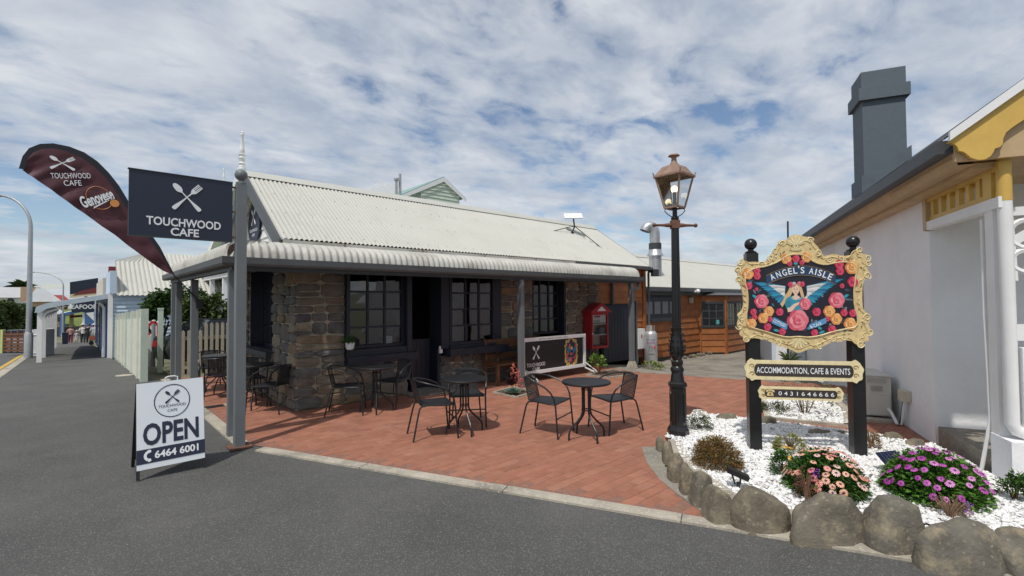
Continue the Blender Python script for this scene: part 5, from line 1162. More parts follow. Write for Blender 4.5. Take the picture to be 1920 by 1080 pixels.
# plaques
def plaque(TL, TR, BR, BL, body, size, wfrac, nm, x0f):
    tl, tr, br, bl = [Z3(*p) for p in (TL,TR,BR,BL)]
    x0, x1 = (tl[0]+bl[0])/2, (tr[0]+br[0])/2; y0 = (bl[1]+br[1])/2; y1 = (tl[1]+tr[1])/2; h = y1-y0; cy = (y0+y1)/2; w_ = x1-x0
    e = h*.5; rad = random.Random(len(body))
    ol = [(x0+e*.9,y0),(x1-e*.9,y0)]+[(x1-e*.7+e*.78*cos(t)*(1+.10*sin(7*t)), cy+h*.56*sin(t)*(1+.06*cos(9*t))) for t in [-1.4+2.8*k/14 for k in range(15)]]+[(x1-e*.9,y1),(x0+e*.9,y1)]+[(x0+e*.7-e*.78*cos(t)*(1+.10*sin(7*t)), cy+h*.56*sin(t)*(1+.06*cos(9*t))) for t in [1.4-2.8*k/14 for k in range(15)]]
    pl_ = MB().prism(ol, SF, -.002, .018).build(nm, gold_lt, orn)
    k_ = h*.31; il = [(x0+e*1.15,cy-k_),(x1-e*1.15,cy-k_)]+[(x1-e*1.15+e*.35*cos(t), cy+k_*sin(t)) for t in [-1.3+2.6*q/8 for q in range(9)]]+[(x1-e*1.15,cy+k_),(x0+e*1.15,cy+k_)]+[(x0+e*1.15-e*.35*cos(t), cy+k_*sin(t)) for t in [1.3-2.6*q/8 for q in range(9)]]
    MB().prism(il, SF, .018, .021).build('dark_face', M('plaque_brown', (.045,.036,.03), .4, .35, 6, 0) if body[0] == 'A' else bpy.data.materials['plaque_brown'], pl_)
    for s in (-1,1):
        for v in (-1,1):
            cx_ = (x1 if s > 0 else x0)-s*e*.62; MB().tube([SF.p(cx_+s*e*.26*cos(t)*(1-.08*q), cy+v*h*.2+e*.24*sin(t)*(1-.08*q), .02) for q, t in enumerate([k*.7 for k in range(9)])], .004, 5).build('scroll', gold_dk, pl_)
    text(body, FRt(.0215), x0+w_*x0f, cy, size*h, letterw, pl_, w_*wfrac, .006, z=0, space=1.0)
    return x0, x1, cy, h, pl_
plaque((128,85),(885,165),(872,290),(128,212), 'ACCOMMODATION, CAFE & EVENTS', .30, .80, 'plaque', .495)
x0, x1, cy, h, pl_ = plaque((212,258),(758,332),(748,412),(215,342), '0 4 3 1 6 4 6 6 6 6', .30, .66, 'plaque', .565)
m = MB(); tx = x0+h*.80; m.prism([(tx-.035,cy-.03),(tx+.035,cy-.03),(tx+.028,cy+.0),(tx+.016,cy+.016),(tx-.016,cy+.016),(tx-.028,cy+.0)], SF, .0215, .024).prism([(tx-.045,cy+.012),(tx-.024,cy+.012),(tx-.02,cy+.024),(tx+.02,cy+.024),(tx+.024,cy+.012),(tx+.045,cy+.012),(tx+.04,cy+.034),(tx,cy+.042),(tx-.04,cy+.034)], SF, .0245, .027); m.build('telephone_print', gold, pl_)
m = MB().prism([(tx+.012*cos(k*pi/6), cy-.008+.012*sin(k*pi/6)) for k in range(12)], SF, .0245, .0265); m.build('dial_print', gold_dk, pl_)
# ------------------------------------------------------------------ garden bed
GI = []
for i, p in enumerate(GP):
    if i <= 10:
        d = (GP[min(i+1,10)]-GP[max(i-1,0)]).normalized(); GI.append(p+Vector((-d.y,d.x,0))*.19)
    else: GI.append(p)
m = MB(); m.add([(p.x,p.y,GZ-.03) for p in GI], [tuple(range(len(GI)))])
bed = struct(m.build('garden_bed', gravelbase))
pr = random.Random(21)
def pebbles(area, n, z, name, size=(.010,.021), excl=lambda x, y: False):
    xs_ = [p[0] for p in area]; ys_ = [p[1] for p in area]; m = MB(); k = 0; tries = 0
    while k < n and tries < n*12:
        tries += 1; x, y = pr.uniform(min(xs_),max(xs_)), pr.uniform(min(ys_),max(ys_))
        if not inside((x,y), area) or excl(x, y): continue
        r = pr.uniform(*size); a = pr.uniform(0,6.28); c_, s_ = cos(a), sin(a); fx, fy, fz = r*pr.uniform(.9,1.5), r*pr.uniform(.6,1.0), r*pr.uniform(.45,.8); tl = pr.uniform(-.4,.4)
        b = []
        for (u, v, w_) in ((-.7,-.7,-.6),(.7,-.7,-.6),(.8,.7,-.6),(-.7,.8,-.6),(-.65,-.6,.5),(.6,-.65,.6),(.6,.6,.45),(-.6,.65,.6)):
            u += pr.uniform(-.2,.2); v += pr.uniform(-.2,.2); px_, py_ = u*fx, v*fy; b.append((x+px_*c_-py_*s_, y+px_*s_+py_*c_, z+w_*fz+tl*px_+pr.uniform(0,.006)))
        q = pr.random(); cl = (.86,.855,.84) if q < .90 else ((.60,.58,.55) if q < .978 else (.20,.17,.15))
        m.add(b, [(4,5,6,7),(0,1,5,4),(1,2,6,5),(2,3,7,6),(3,0,4,7)], cl); k += 1
    return m.build(name, pebm, None)
pebm = M('white_pebbles', (.75,.74,.72), .7, .10, 25, .1, 150, attr=True)
def near_edge(x, y):
    p = Vector((x, y, 0))
    for i in range(0, 10):
        a, b = Vector((GP[i].x,GP[i].y,0)), Vector((GP[i+1].x,GP[i+1].y,0)); ab = b-a; t = max(0, min(1, (p-a).dot(ab)/ab.length_squared))
        if (p-a-ab*t).length < .17: return True
    return False
gb = pebbles(GP, 17000, GZ-.018, 'white_gravel', excl=near_edge); tag(gb, 'white pebble gravel filling the raised rock edged bed', 'gravel'); gb['kind'] = 'stuff'
m = MB(); m.add([(p.x,p.y,.012) for p in BED2]+[(p.x,p.y,-.02) for p in BED2], [(0,1,2,3)]+[(i,4+i,4+(i+1)%4,(i+1)%4) for i in range(4)]); struct(m.build('rear_bed', gravelbase))
gb = pebbles(BED2, 2600, .022, 'white_gravel', (.014,.028)); tag(gb, 'white pebble gravel in the flat bed behind the signs', 'gravel'); gb['kind'] = 'stuff'
for i in range(4):
    a, b = BED2[i], BED2[(i+1) % 4]; d = (b-a).normalized(); m = MB().bar(a-d*.03+Vector((0,0,.01)), b+d*.03+Vector((0,0,.01)), .09, .05); struct(m.build('bed_border', concrete))
# boulders
def boulder(px0, py0, px1, py1, lb, zb=-.02, thick=1.0, grp='rocks edging the garden'):
    q = g((px0+px1)/2, py1, max(zb, 0)); sc = (q-CP).dot(CF)/FPX; w_ = (px1-px0)*sc; h_ = (py1-py0)*sc*1.0
    d = min(max(.14, min(w_, h_)*.85), .34)*thick
    away = CF.copy(); away.z = 0; away.normalize(); c = q+away*(d*.36); n = Vector((CR.x, CR.y, 0)).normalized()
    bm_ = bmesh.new(); bmesh.ops.create_icosphere(bm_, subdivisions=4, radius=1); sd_ = random.random()*90; pw = random.uniform(2.6,3.6)
    rb = random.Random(int(px0*7+py0)); cuts = []
    for _ in range(9):
        d_ = Vector((rb.gauss(0,1), rb.gauss(0,.9)-.5, abs(rb.gauss(0,.7))+.12)).normalized(); cuts.append((d_, rb.uniform(.70,.92)))
    cuts.append((Vector((rb.uniform(-.2,.2),-1,.25)).normalized(), .62))
    for v in bm_.verts:
        p = v.co; k = (abs(p.x)**pw+abs(p.y)**pw+abs(p.z)**pw)**(-1/pw); p = p*k
        for d_, lim in cuts:
            e_ = p.dot(d_)-lim*1.08
            if e_ > 0: p = p-d_*e_*.88
        p *= 1+.10*mnoise.noise(p*1.2+Vector((sd_,0,0)))+.05*mnoise.noise(p*3+Vector((0,sd_,0)))+.022*mnoise.noise(p*8)
        v.co = n*(p.x*w_*.56)+away*(p.y*d*.68)+Vector((0,0,p.z*h_*.56+h_*.44))
    for key, lo_t, hi_t in ((n, -w_*.5, w_*.5), (Vector((0,0,1)), -h_*.85, h_)):
        vals = [v.co.dot(key) for v in bm_.verts]; lo_v, hi_v = min(vals), max(vals)
        for v in bm_.verts: q_ = v.co.dot(key); v.co += key*((q_-lo_v)/(hi_v-lo_v)*(hi_t-lo_t)+lo_t-q_)
    bm_.normal_update()
    me = bpy.data.meshes.new('boulder'); bm_.to_mesh(me); bm_.free(); me.materials.append(boulderm); me.polygons.foreach_set('use_smooth', [True]*len(me.polygons))
    o = bpy.data.objects.new('boulder', me); COL.objects.link(o); o.location = (c.x,c.y,zb); tag(o, lb, 'rock', grp); return o
for B in ((1234,818,1251,848,'small pale rock tucked behind the lamp post base'),(1246,826,1266,872,'upright slab rock at the lamp post end of the garden edge'),(1257,850,1290,905,'upright flat rock second from the lamp post end of the edge'),(1278,868,1316,928,'leaning flat rock with a pale mortar top beside the brick edge'),(1298,882,1344,950,'dark grooved rock standing in the curve of the bed'),(1326,914,1388,982,'rounded brown rock at the tip of the brick paving'),(1380,918,1494,998,'broad brown boulder at the kerb beside the black spotlight'),(1488,926,1642,1020,'widest brown boulder below the pink daisies'),(1638,935,1750,1036,'grey boulder with an orange stained shoulder'),(1738,982,1918,1072,'long low grey boulder below the purple daisies'),(1900,1000,1990,1085,'rock beyond the long low boulder on the kerb')): boulder(*B)
for B in ((1344,776,1392,797,'low grey rock at the back of the bed behind the brown shrub'),(1420,782,1462,806,'grey rock behind the foot of the slimmer gilt sign post'),(1512,806,1566,826,'flat grey rock between the two sign posts at the back'),(1568,808,1600,826,'small rock just behind the thicker sign post'),(1662,812,1702,836,'rounded rock near the cable box'),(1700,824,1742,850,'pale rock at the corner of the white wall')): boulder(*B, zb=.0, thick=.9, grp='rocks at the back of the garden')
m = MB()                                                # mortar between the edge rocks
for i in range(0, 10):
    a, b = GP[i], GP[i+1]; d = (b-a).normalized(); r = Vector((-d.y, d.x, 0)); m.bar(a+r*.17-d*.02+Vector((0,0,.03+.001*i)), b+r*.17+d*.02+Vector((0,0,.03+.001*i)), .16, .12)
struct(m.build('rock_mortar', concrete))
# ------------------------------------------------------------------ plants
def leafquad(m, p, d, up, L_, w_, c, bend=.2):
    s = d.cross(up)
    if s.length < 1e-3: s = d.orthogonal()
    s.normalize(); mid = p+d*L_*.55; tip = p+d*L_-up*L_*bend
    m.add([p, mid+s*w_, tip, mid-s*w_], [(0,1,2),(0,2,3)], c)
def shrub(name, lb, cat, c, rx_, ry_, h, n, cols, L_=(.03,.06), w_=(.006,.012), stems=10, stemcol=None, upb=.5, grp=None, rnd_=None, shell=.55, parent=None):
    R_ = random.Random(hash(lb) % 1000 if rnd_ is None else rnd_)
    t = thing(name, lb, cat, c, grp) if parent is None else parent; m = MB(); c = Vector(c)
    clumps = [(R_.uniform(0,6.28), R_.uniform(0,1)**.5, R_.uniform(.25,1)) for _ in range(max(8, n//60))]
    for k in range(n):
        a, rr_, zz_ = clumps[R_.randrange(len(clumps))]
        a += R_.gauss(0,.35); rr_ = min(1, max(0, rr_+R_.gauss(0,.16)));
        th = rr_*pi/2; rad = R_.uniform(shell,1.04)
        p = Vector((cos(a)*sin(th)*rx_*rad, sin(a)*sin(th)*ry_*rad, max(.0, cos(th))*h*rad+R_.uniform(0,.10)*h))
        d = (Vector((p.x/rx_, p.y/ry_, .3+p.z/h*upb))+Vector((R_.gauss(0,.5),R_.gauss(0,.5),R_.gauss(0,.4)))).normalized()
        cc = R_.choice(cols); kk = R_.uniform(.7,1.3)
        leafquad(m, c+p, d, Vector((R_.gauss(0,.4),R_.gauss(0,.4),1)).normalized(), R_.uniform(*L_), R_.uniform(*w_), (cc[0]*kk,cc[1]*kk,cc[2]*kk))
    m.build('foliage', leafg, t, kind='stuff')
    m = MB()
    for k in range(stems):
        a = R_.uniform(0,6.28); e = Vector((cos(a)*rx_*R_.uniform(.2,.85), sin(a)*ry_*R_.uniform(.2,.85), h*R_.uniform(.5,.9)))
        m.tube([c+Vector((e.x*.1,e.y*.1,-.02)), c+e*.5+Vector((0,0,.05*h)), c+e], [.006,.004,.002], 5, col=stemcol or (.10,.06,.03))
    if stems: m.build('stems', painted, t, kind='stuff')
    return t
def daisy_mesh(pet, ctr, eye):
    m = MB(); n = 13
    for k in range(n):
        a = 2*pi*k/n; b = pi/n*.92
        def P(r, t, z): return (r*cos(a+t), r*sin(a+t), z)
        m.add([P(.006,-b*.5,.002),P(.013,-b,.001+.0008*(k%2)),P(.021,-b*.75,-.001),P(.0235,0,-.002),P(.021,b*.75,-.001),P(.013,b,.001+.0008*(k%2)),P(.006,b*.5,.002)], [(0,1,2,3,4,5,6)], pet)
    m.lathe([(.0085,.001),(.007,.0035),(.002,.0045)], (0,0,0), 9, ctr); m.lathe([(.0045,.004),(.002,.006)], (0,0,0), 7, eye)
    return m
def daisies(t, c, rx_, ry_, h, n, kinds, grp=None, size=(1.0,1.45), R_=None):
    R_ = R_ or random.Random(31); mes = []
    for kd in kinds:
        o = daisy_mesh(*kd).build('flower', painted); mes.append(o.data); bpy.data.objects.remove(o)
    pts = []
    tries = 0
    while len(pts) < n and tries < 4000:
        tries += 1
        a = R_.uniform(0,6.28); th = R_.uniform(.05,1.45); p = Vector((cos(a)*sin(th)*rx_, sin(a)*sin(th)*ry_, cos(th)*h+.035))
        if any((p-q).length < .045 for q in pts): continue
        if R_.random() < .7 and cos(a-AZ) > .2: continue
        pts.append(p)
        nr = Vector((p.x/rx_**1.2, p.y/ry_**1.2, p.z/h*1.4)).normalized()+Vector((R_.gauss(0,.2),R_.gauss(0,.2),.25)); 
        o = place(R_.choice(mes), 'flower', Vector(c)+p*1.04, nr.to_track_quat('Z','Y').to_euler(), t); s = R_.uniform(*size); o.scale = (s,s,s)
def gp(px, py): return g(px, py, GZ)
def bush(px0, px1, pyt, pyb, name, lb, n, cols, **k):
    q = gp((px0+px1)/2, pyb); sc = (q-CP).dot(CF)/FPX; r = (px1-px0)/2*sc*.84
    away = Vector((CF.x,CF.y,0)).normalized(); c = gp((px0+px1)/2, pyb)+away*r*.75; c.z = GZ-.01; h = ((pyb-pyt)*sc - r*.45)
    h = max(h, .10)
    return shrub(name, lb, 'plant', c, r, r, h, n, cols, **k), c, r, h
GRN = [(.045,.11,.02),(.06,.15,.025),(.035,.085,.018),(.09,.19,.03)]
t, c, r, h = bush(1500,1660,838,934,'daisy_bush','mounded bush of salmon pink daisies with dark eyes',6500,GRN,L_=(.035,.065),w_=(.006,.011))
daisies(t, c, r*1.05, r*1.05, h*1.05, 76, [((.72,.22,.20),(.10,.03,.06),(.05,.02,.05)),((.76,.30,.24),(.62,.30,.22),(.06,.02,.06)),((.78,.42,.28),(.10,.03,.07),(.06,.02,.06)),((.74,.50,.42),(.12,.04,.09),(.05,.02,.06))])
t, c, r, h = bush(1708,1898,836,948,'daisy_bush','large bush of magenta purple daisies beside the porch',8000,[(.07,.17,.02),(.09,.22,.03),(.05,.12,.02),(.12,.26,.04)],L_=(.035,.065),w_=(.007,.013))
daisies(t, c, r*1.05, r*1.05, h*1.05, 66, [((.42,.05,.36),(.12,.03,.14),(.05,.02,.08)),((.50,.09,.42),(.30,.06,.28),(.06,.02,.08)),((.36,.03,.30),(.10,.03,.12),(.05,.02,.06)),((.60,.22,.50),(.2,.05,.2),(.05,.02,.08))], R_=random.Random(77))
bush(1306,1412,812,880,'brown_shrub','rounded shrub, dry and brown below with green tips above',5500,[(.26,.15,.06),(.30,.18,.07),(.20,.11,.04),(.33,.22,.09),(.07,.13,.025),(.24,.14,.05)],L_=(.025,.05),w_=(.002,.005),stems=60,stemcol=(.26,.14,.06))
q = gp(1365,850); away = Vector((CF.x,CF.y,0)).normalized()
t, c, r, h = bush(1290,1346,766,806,'candytuft','low plant covered in small white flowers beside the lamp post',900,[(.08,.15,.03),(.20,.17,.06),(.06,.12,.03)],L_=(.02,.04),w_=(.003,.006))
R9 = random.Random(9); wf = MB()
for k in range(5):
    a = k*2*pi/5; wf.add([(0,0,0),(.010*cos(a-.5),.010*sin(a-.5),.001),(.014*cos(a),.014*sin(a),0),(.010*cos(a+.5),.010*sin(a+.5),.001)], [(0,1,2,3)], (.8,.8,.74))
o = wf.build('flower', painted); wfm = o.data; bpy.data.objects.remove(o)
for k in range(110):
    a = R9.uniform(0,6.28); th = R9.uniform(0,1.3); p = Vector((cos(a)*sin(th)*r, sin(a)*sin(th)*r, cos(th)*h+.02)); o = place(wfm, 'flower', c+p*1.05, (R9.uniform(-.5,.5),R9.uniform(-.5,.5),0), t); o.scale = (1.6,1.6,1.6)
bush(1462,1524,806,848,'yellow_green_shrub','loose yellow green shrub with bare woody stems',700,[(.26,.26,.05),(.20,.22,.05),(.32,.30,.08)],L_=(.03,.05),w_=(.004,.007),stems=22,stemcol=(.16,.10,.06),shell=.75)
t, c, r, h = bush(1448,1508,842,888,'gazania','small green mound with a few yellow flowers',900,GRN,L_=(.025,.045),w_=(.005,.009))
daisies(t, c+Vector((.05,-.02,.02)), r*.7, r*.7, h, 6, [((.75,.42,.03),(.60,.30,.02),(.25,.10,.02))], R_=random.Random(5))
bush(1624,1660,804,840,'dry_tuft','dry brown tuft beside the foot of the thicker sign post',500,[(.30,.18,.07),(.24,.14,.06),(.34,.24,.11)],L_=(.025,.05),w_=(.002,.004),stems=20,stemcol=(.25,.14,.07))
t, c, r, h = bush(1498,1548,872,940,'stock_plant','straggly brown stemmed plant with a violet flower leaning on the pink daisies',420,[(.20,.10,.06),(.14,.12,.04),(.18,.07,.07)],L_=(.02,.035),w_=(.003,.006),stems=26,stemcol=(.20,.11,.06),shell=.5)
fv = MB()
for k in range(16): a = k*2.4; fv.add([(.012*cos(a),.012*sin(a),k*.0042),(.026*cos(a-.3),.026*sin(a-.3),k*.0042+.008),(.03*cos(a),.03*sin(a),k*.0042+.002),(.026*cos(a+.3),.026*sin(a+.3),k*.0042+.008)], [(0,1,2,3)], (.32,.05,.50))
o = fv.build('flower', painted); fvm = o.data; bpy.data.objects.remove(o)
place(fvm, 'flower', c+Vector((.03,-.06,h*.75)), (0,0,0), t)
t, c, r, h = bush(1766,1842,924,976,'statice','low brown plant with violet blue flowers in front of the purple daisies',500,[(.26,.16,.10),(.16,.15,.05),(.30,.20,.13)],L_=(.015,.03),w_=(.003,.006),stems=30,stemcol=(.20,.12,.07),shell=.5)
for dx_, dz_ in ((.0,.10),(-.05,.06)): place(fvm, 'flower', c+Vector((dx_,-.09,dz_)), (.6,0,0), t).scale = (.8,.8,.6)
bush(1892,1960,880,942,'green_tuft','green leafy tuft at the foot of the porch plinth',500,GRN)
# rear bed and beyond
def gbush(px0, px1, pyt, pyb, name, lb, n, cols, z=.02, **k):
    q = g((px0+px1)/2, pyb, z); sc = (q-CP).dot(CF)/FPX; r = (px1-px0)/2*sc; c = q+away*r*.8; c.z = z-.01; h = max(.08, (pyb-pyt)*sc-r*.3)
    return shrub(name, lb, 'plant', c, r, r, h, n, cols, **k), c, r, h
gbush(1428,1494,750,774,'ground_cover','low dark green ground cover in the rear gravel bed',700,[(.035,.08,.02),(.05,.10,.03),(.12,.08,.04)],L_=(.03,.05),w_=(.005,.009),stems=6)
t, c, r, h = gbush(1480,1590,690,786,'rose_bush','sparse woody rose bush with white blooms behind the plaques',320,[(.10,.13,.03),(.14,.16,.05)],L_=(.04,.06),w_=(.010,.018),stems=16,stemcol=(.16,.11,.07),shell=.8)
for k in range(9):
    a = R9.uniform(0,6.28); p = c+Vector((cos(a)*r*.6, sin(a)*r*.6, h*R9.uniform(.75,1.05)))
    mm = MB()
    for q in range(14):
        b = q*2.4; rr_ = .02+.018*(q/14); mm.add([p, p+Vector((rr_*cos(b-.5),rr_*sin(b-.5),.03-.002*q)), p+Vector((rr_*1.3*cos(b),rr_*1.3*sin(b),.025-.002*q)), p+Vector((rr_*cos(b+.5),rr_*sin(b+.5),.03-.002*q))], [(0,1,2,3)], (.76,.75,.70))
    mm.build('bloom', painted, t)
def spiky(q, h, lb, n=26, cols=((.10,.15,.05),(.14,.18,.07),(.07,.11,.04))):
    t = thing('spiky_plant', lb, 'plant', q); m = MB()
    for k in range(n):
        a = R9.uniform(0,6.28); e = R9.uniform(.2,1.3); d = Vector((cos(a)*sin(e), sin(a)*sin(e), cos(e))); leafquad(m, Vector(q)+d*.01, d, Vector((0,0,1)), h*R9.uniform(.7,1), .012, R9.choice(cols), .25)
    m.build('leaves', leafg, t, kind='stuff'); return t
q = g(1480,700,.0); pot = thing('plant_pot', 'dark pot holding the spiky plant behind the gilt sign', 'pot', q); MB().lathe([(.12,0),(.16,.28),(.17,.30),(.14,.30)], q, 16).build('pot', blackm, pot, smooth=True)
spiky(q+Vector((0,0,.28)), .42, 'spiky yellow green plant in a dark pot behind the gilt sign')
hc = Hh(7.4,.55,0); hp = thing('chain_post', 'black post with hanging chain beside the white wall behind the signs', 'post', hc)
MB().tube([hc, hc+Vector((0,0,1.5))], .025, 8).build('post', blackm, hp)
for k in range(8): MB().tube([hc+Vector((.05*cos(b)*.4-.06, .0, 1.3-k*.06))+Vector((0,.012*sin(b),.03*cos(b))) for b in [q_*pi/4 for q_ in range(8)]], .005, 5, closed=True).build('chain_link', blackm, hp)
# solar light and spotlight in the gravel
q = gp(1682,884); so_ = thing('solar_panel', 'small dark blue solar panel on a stake beside the pink daisies', 'solar panel', q)
fsx = (CR*.95+CF*.25); fsx.z = 0; fsx.normalize(); nrm = Vector((-.35,-.55,.75)).normalized(); uy_ = nrm.cross(fsx).normalized(); FSo = FR(q+Vector((0,0,.10))+away*.05, fsx, -uy_ if uy_.z < 0 else uy_)
MB().prism([(-.125,-.085),(.125,-.085),(.125,.085),(-.125,.085)], FSo, -.012, 0).build('panel', M('solar_blue', (.012,.02,.055), .18, .1, 8, 0), so_)
for k in range(1,6): MB().prism([(-.125+k*.0417-.0006,-.083),(-.125+k*.0417+.0006,-.083),(-.125+k*.0417+.0006,.083),(-.125+k*.0417-.0006,.083)], FSo, .0003, .0008).build('cell_line', greym, so_)
MB().tube([q+away*.05+Vector((0,0,-.03)), FSo.p(0,0,-.012)], .01, 6).build('stake', blackm, so_)
q = gp(1384,912); sl = thing('spotlight', 'small black garden spotlight on a stake behind the edge rocks', 'spotlight', q)
FQ = FR(q+Vector((0,0,.11)), (CR*.9-CF*.3+Vector((0,0,-.35))), (0,0,1)); uyq = FQ.n.cross(FQ.ux); FQ = FR(FQ.o, FQ.ux, uyq)
MB().prism([(-.09,-.02),(.09,-.02),(.09,.02),(-.09,.02)], FQ, -.05, .04).build('lamp_head', blackm, sl)
for x in (-.045,.03): MB().tube([FQ.p(x,-.02,0), q+CR*(x*.6)+Vector((0,0,.02))], .008, 6).build('bracket', blackm, sl)
MB().tube([q+Vector((0,0,-.04)), q+Vector((0,0,.04))], .014, 6).build('stake', blackm, sl)
q = gp(1398,898); ml = thing('mini_light', 'tiny grey ball light on a thin stalk in the gravel', 'garden light', q); MB().tube([q+Vector((0,0,-.02)), q+Vector((0,0,.06))], .004, 6).build('stalk', greym, ml); MB().ball(q+Vector((0,0,.075)), .022, 10, 8).build('head', greym, ml, smooth=True)
w_ = shrub('weed','small green weed growing in the crack beside the edge rocks','weed',g(1257,875),.05,.05,.09,60,GRN,stems=0,L_=(.03,.05),w_=(.008,.014))
# ------------------------------------------------------------------ pots and planters by the cafe wall
def square_planter(pxs, lb, mat):
    P = [g(*p, .0) for p in pxs]; m = MB(); m.add([(p.x,p.y,.004) for p in P], [tuple(range(len(P)))])
    t = thing('planting_square', lb, 'planter', P[0]); m.build('soil', mat, t)
    for i in range(len(P)):
        a, b = P[i], P[(i+1) % len(P)]; MB().bar(a+Vector((0,0,.012)), b+Vector((0,0,.012)), .05, .03).build('border', concrete, t)
square_planter([(925,737),(968,746),(1004,736),(962,727)], 'concrete edged planting square holding the succulents', soil)
square_planter([(1100,704),(1140,709),(1186,703),(1150,694)], 'concrete edged mulch square below the red cupboard', soil)
q = g(962,741); sc = (q-CP).dot(CF)/FPX
ro = thing('rosette_succulent', 'pale blue green rosette succulent in the planting square', 'plant', q); m = MB()
for k in range(70):
    a = k*2.399; e = .15+1.25*(k/70)**.7; d = Vector((cos(a)*sin(e), sin(a)*sin(e), cos(e))); leafquad(m, q+Vector((0,0,.05))+Vector((cos(a)*.03*(k//24),sin(a)*.03*(k//24),0)), d, Vector((0,0,1)), .08+.07*k/70, .02, R9.choice([(.14,.22,.17),(.18,.26,.20),(.11,.19,.13)]), -.1)
m.build('leaves', leafg, ro, kind='stuff')
sf = thing('flowering_succulent', 'dark leafed succulent with coral flower spikes by the verandah post', 'plant', q+away*.2); m = MB()
for k in range(60):
    a = R9.uniform(0,6.28); e = R9.uniform(.1,1.3); d = Vector((cos(a)*sin(e), sin(a)*sin(e), cos(e))); leafquad(m, q+away*.2+Vector((-.06,0,.12))+d*.06, d, Vector((0,0,1)), .13, .022, R9.choice([(.05,.015,.02),(.07,.02,.025),(.04,.03,.02)]), .1)
m.build('leaves', leafg, sf, kind='stuff')
for (dx_, top) in ((-.02,.55),(.05,.46),(.10,.36),(.13,.28)):
    b = q+away*.2+CR*dx_; tp = b+Vector((0,0,top))+CR*(.03)
    mm = MB().tube([b+Vector((0,0,.1)), b+Vector((0,0,top*.6)), tp], [.006,.005,.003], 5, col=(.30,.10,.07))
    for k in range(22): mm.ball(tp-Vector((0,0,k*.009))+Vector((R9.gauss(0,.022),R9.gauss(0,.022),R9.gauss(0,.008))), .012, 6, 4, col=R9.choice([(.60,.12,.09),(.70,.20,.14),(.52,.08,.07)]))
    mm.build('flower_spike', painted, sf)
pa = thing('paddle_succulent', 'pale green paddle leafed succulent in the planting square', 'plant', q+CR*.3); 
for k in range(12):
    a = R9.uniform(0,6.28); b = q+CR*(.26+R9.uniform(-.06,.08))+away*R9.uniform(0,.15)+Vector((0,0,R9.uniform(.06,.42))); d = Vector((cos(a)*.5, sin(a)*.5, .8)).normalized(); m = MB(); s_ = d.orthogonal().normalized(); m.add([b, b+d*.05+s_*.035, b+d*.10+s_*.045, b+d*.145+s_*.02, b+d*.145-s_*.02, b+d*.10-s_*.045, b+d*.05-s_*.035], [tuple(range(7))], R9.choice([(.28,.36,.13),(.34,.42,.18),(.22,.31,.10)])); m.build('paddle', leafg, pa)
MB().tube([q+CR*.28, q+CR*.30+Vector((0,0,.22)), q+CR*.27+Vector((0,0,.42))], .012, 6, col=(.22,.26,.12)).build('stem', painted, pa)
q = g(1119,700); tp_ = thing('potted_plant', 'light green leafy plant in a terracotta pot below the red cupboard', 'plant', q)
MB().lathe([(.075,0),(.105,.15),(.115,.15),(.115,.18),(.095,.18)], q, 16).build('pot', terracotta, tp_, smooth=True)
shrub('', 'pp', '', q+Vector((0,0,.18)), .2, .2, .24, 160, [(.18,.30,.05),(.25,.36,.08),(.12,.22,.04)], L_=(.06,.1), w_=(.025,.04), stems=8, parent=tp_)
q = g(1108,694); sh = shrub('dry_plant','bare reddish twiggy plant beside the banner castor','plant',q,.14,.14,.55,60,[(.16,.06,.05),(.10,.05,.04)],L_=(.03,.05),w_=(.008,.012),stems=24,stemcol=(.14,.07,.05))
shrub('pale_plant','pale green clump at the foot of the verandah end','plant',g(1222,690,-.05),.35,.3,.16,420,[(.25,.30,.10),(.32,.36,.14),(.18,.24,.07)],L_=(.05,.09),w_=(.012,.02),stems=0)
for k in range(14):                                     # loose stones along the wing wall
    px_ = 1258+k*9+R9.uniform(-3,3); q = Yp(px_, 664, RWY-.25); q.z = -.28; bm_ = bmesh.new(); bmesh.ops.create_icosphere(bm_, subdivisions=1, radius=R9.uniform(.07,.13))
    for v in bm_.verts: v.co *= R9.uniform(.8,1.2); v.co.z *= .7
    me = bpy.data.meshes.new('stone'); bm_.to_mesh(me); bm_.free(); me.materials.append(boulderm); o = bpy.data.objects.new('loose_stone', me); COL.objects.link(o); o.location = (q.x,q.y,q.z+.04); tag(o, 'loose stone lying along the foot of the orange wing', 'stone', 'loose stones along the wing')
q = Yp(656,648,7.9); hpot = thing('wall_pot', 'white round pot with trailing green plant on the end of the window sill', 'pot', q)
MB().lathe([(.02,-.08),(.06,-.06),(.075,0),(.078,.05),(.06,.05)], q, 14).build('pot', white, hpot, smooth=True); shrub('', 'wp', '', q+Vector((0,0,.04)), .13, .1, .12, 110, GRN, L_=(.03,.06), w_=(.01,.016), stems=0, parent=hpot)
q = Yp(724,640,8.3); wp = thing('window_pot', 'square white pot on the inner ledge of the front window', 'pot', (q.x,8.25,.93)); MB().box(q.x-.07,8.2,.93,q.x+.07,8.34,1.10).build('pot', white, wp); shrub('', 'ip', '', Vector((q.x+.1,8.3,1.08)), .14, .1, .2, 90, GRN, L_=(.05,.08), w_=(.012,.02), stems=0, parent=wp)
for k, (px_, w_, h_) in enumerate(((984,.12,.45),(1004,.16,.5))):
    q = Yp(px_,620,8.5); o = MB().box(q.x-w_,8.5,.86,q.x+w_,8.54,.86+h_).build('serving_board', M('board_wood', (.36,.20,.09), .5, .2, 6, .1, 40) if k == 0 else bpy.data.materials['board_wood']); tag(o, ['narrow wooden board standing inside the window by the banner', 'wide wooden board standing inside the window by the banner'][k], 'board')
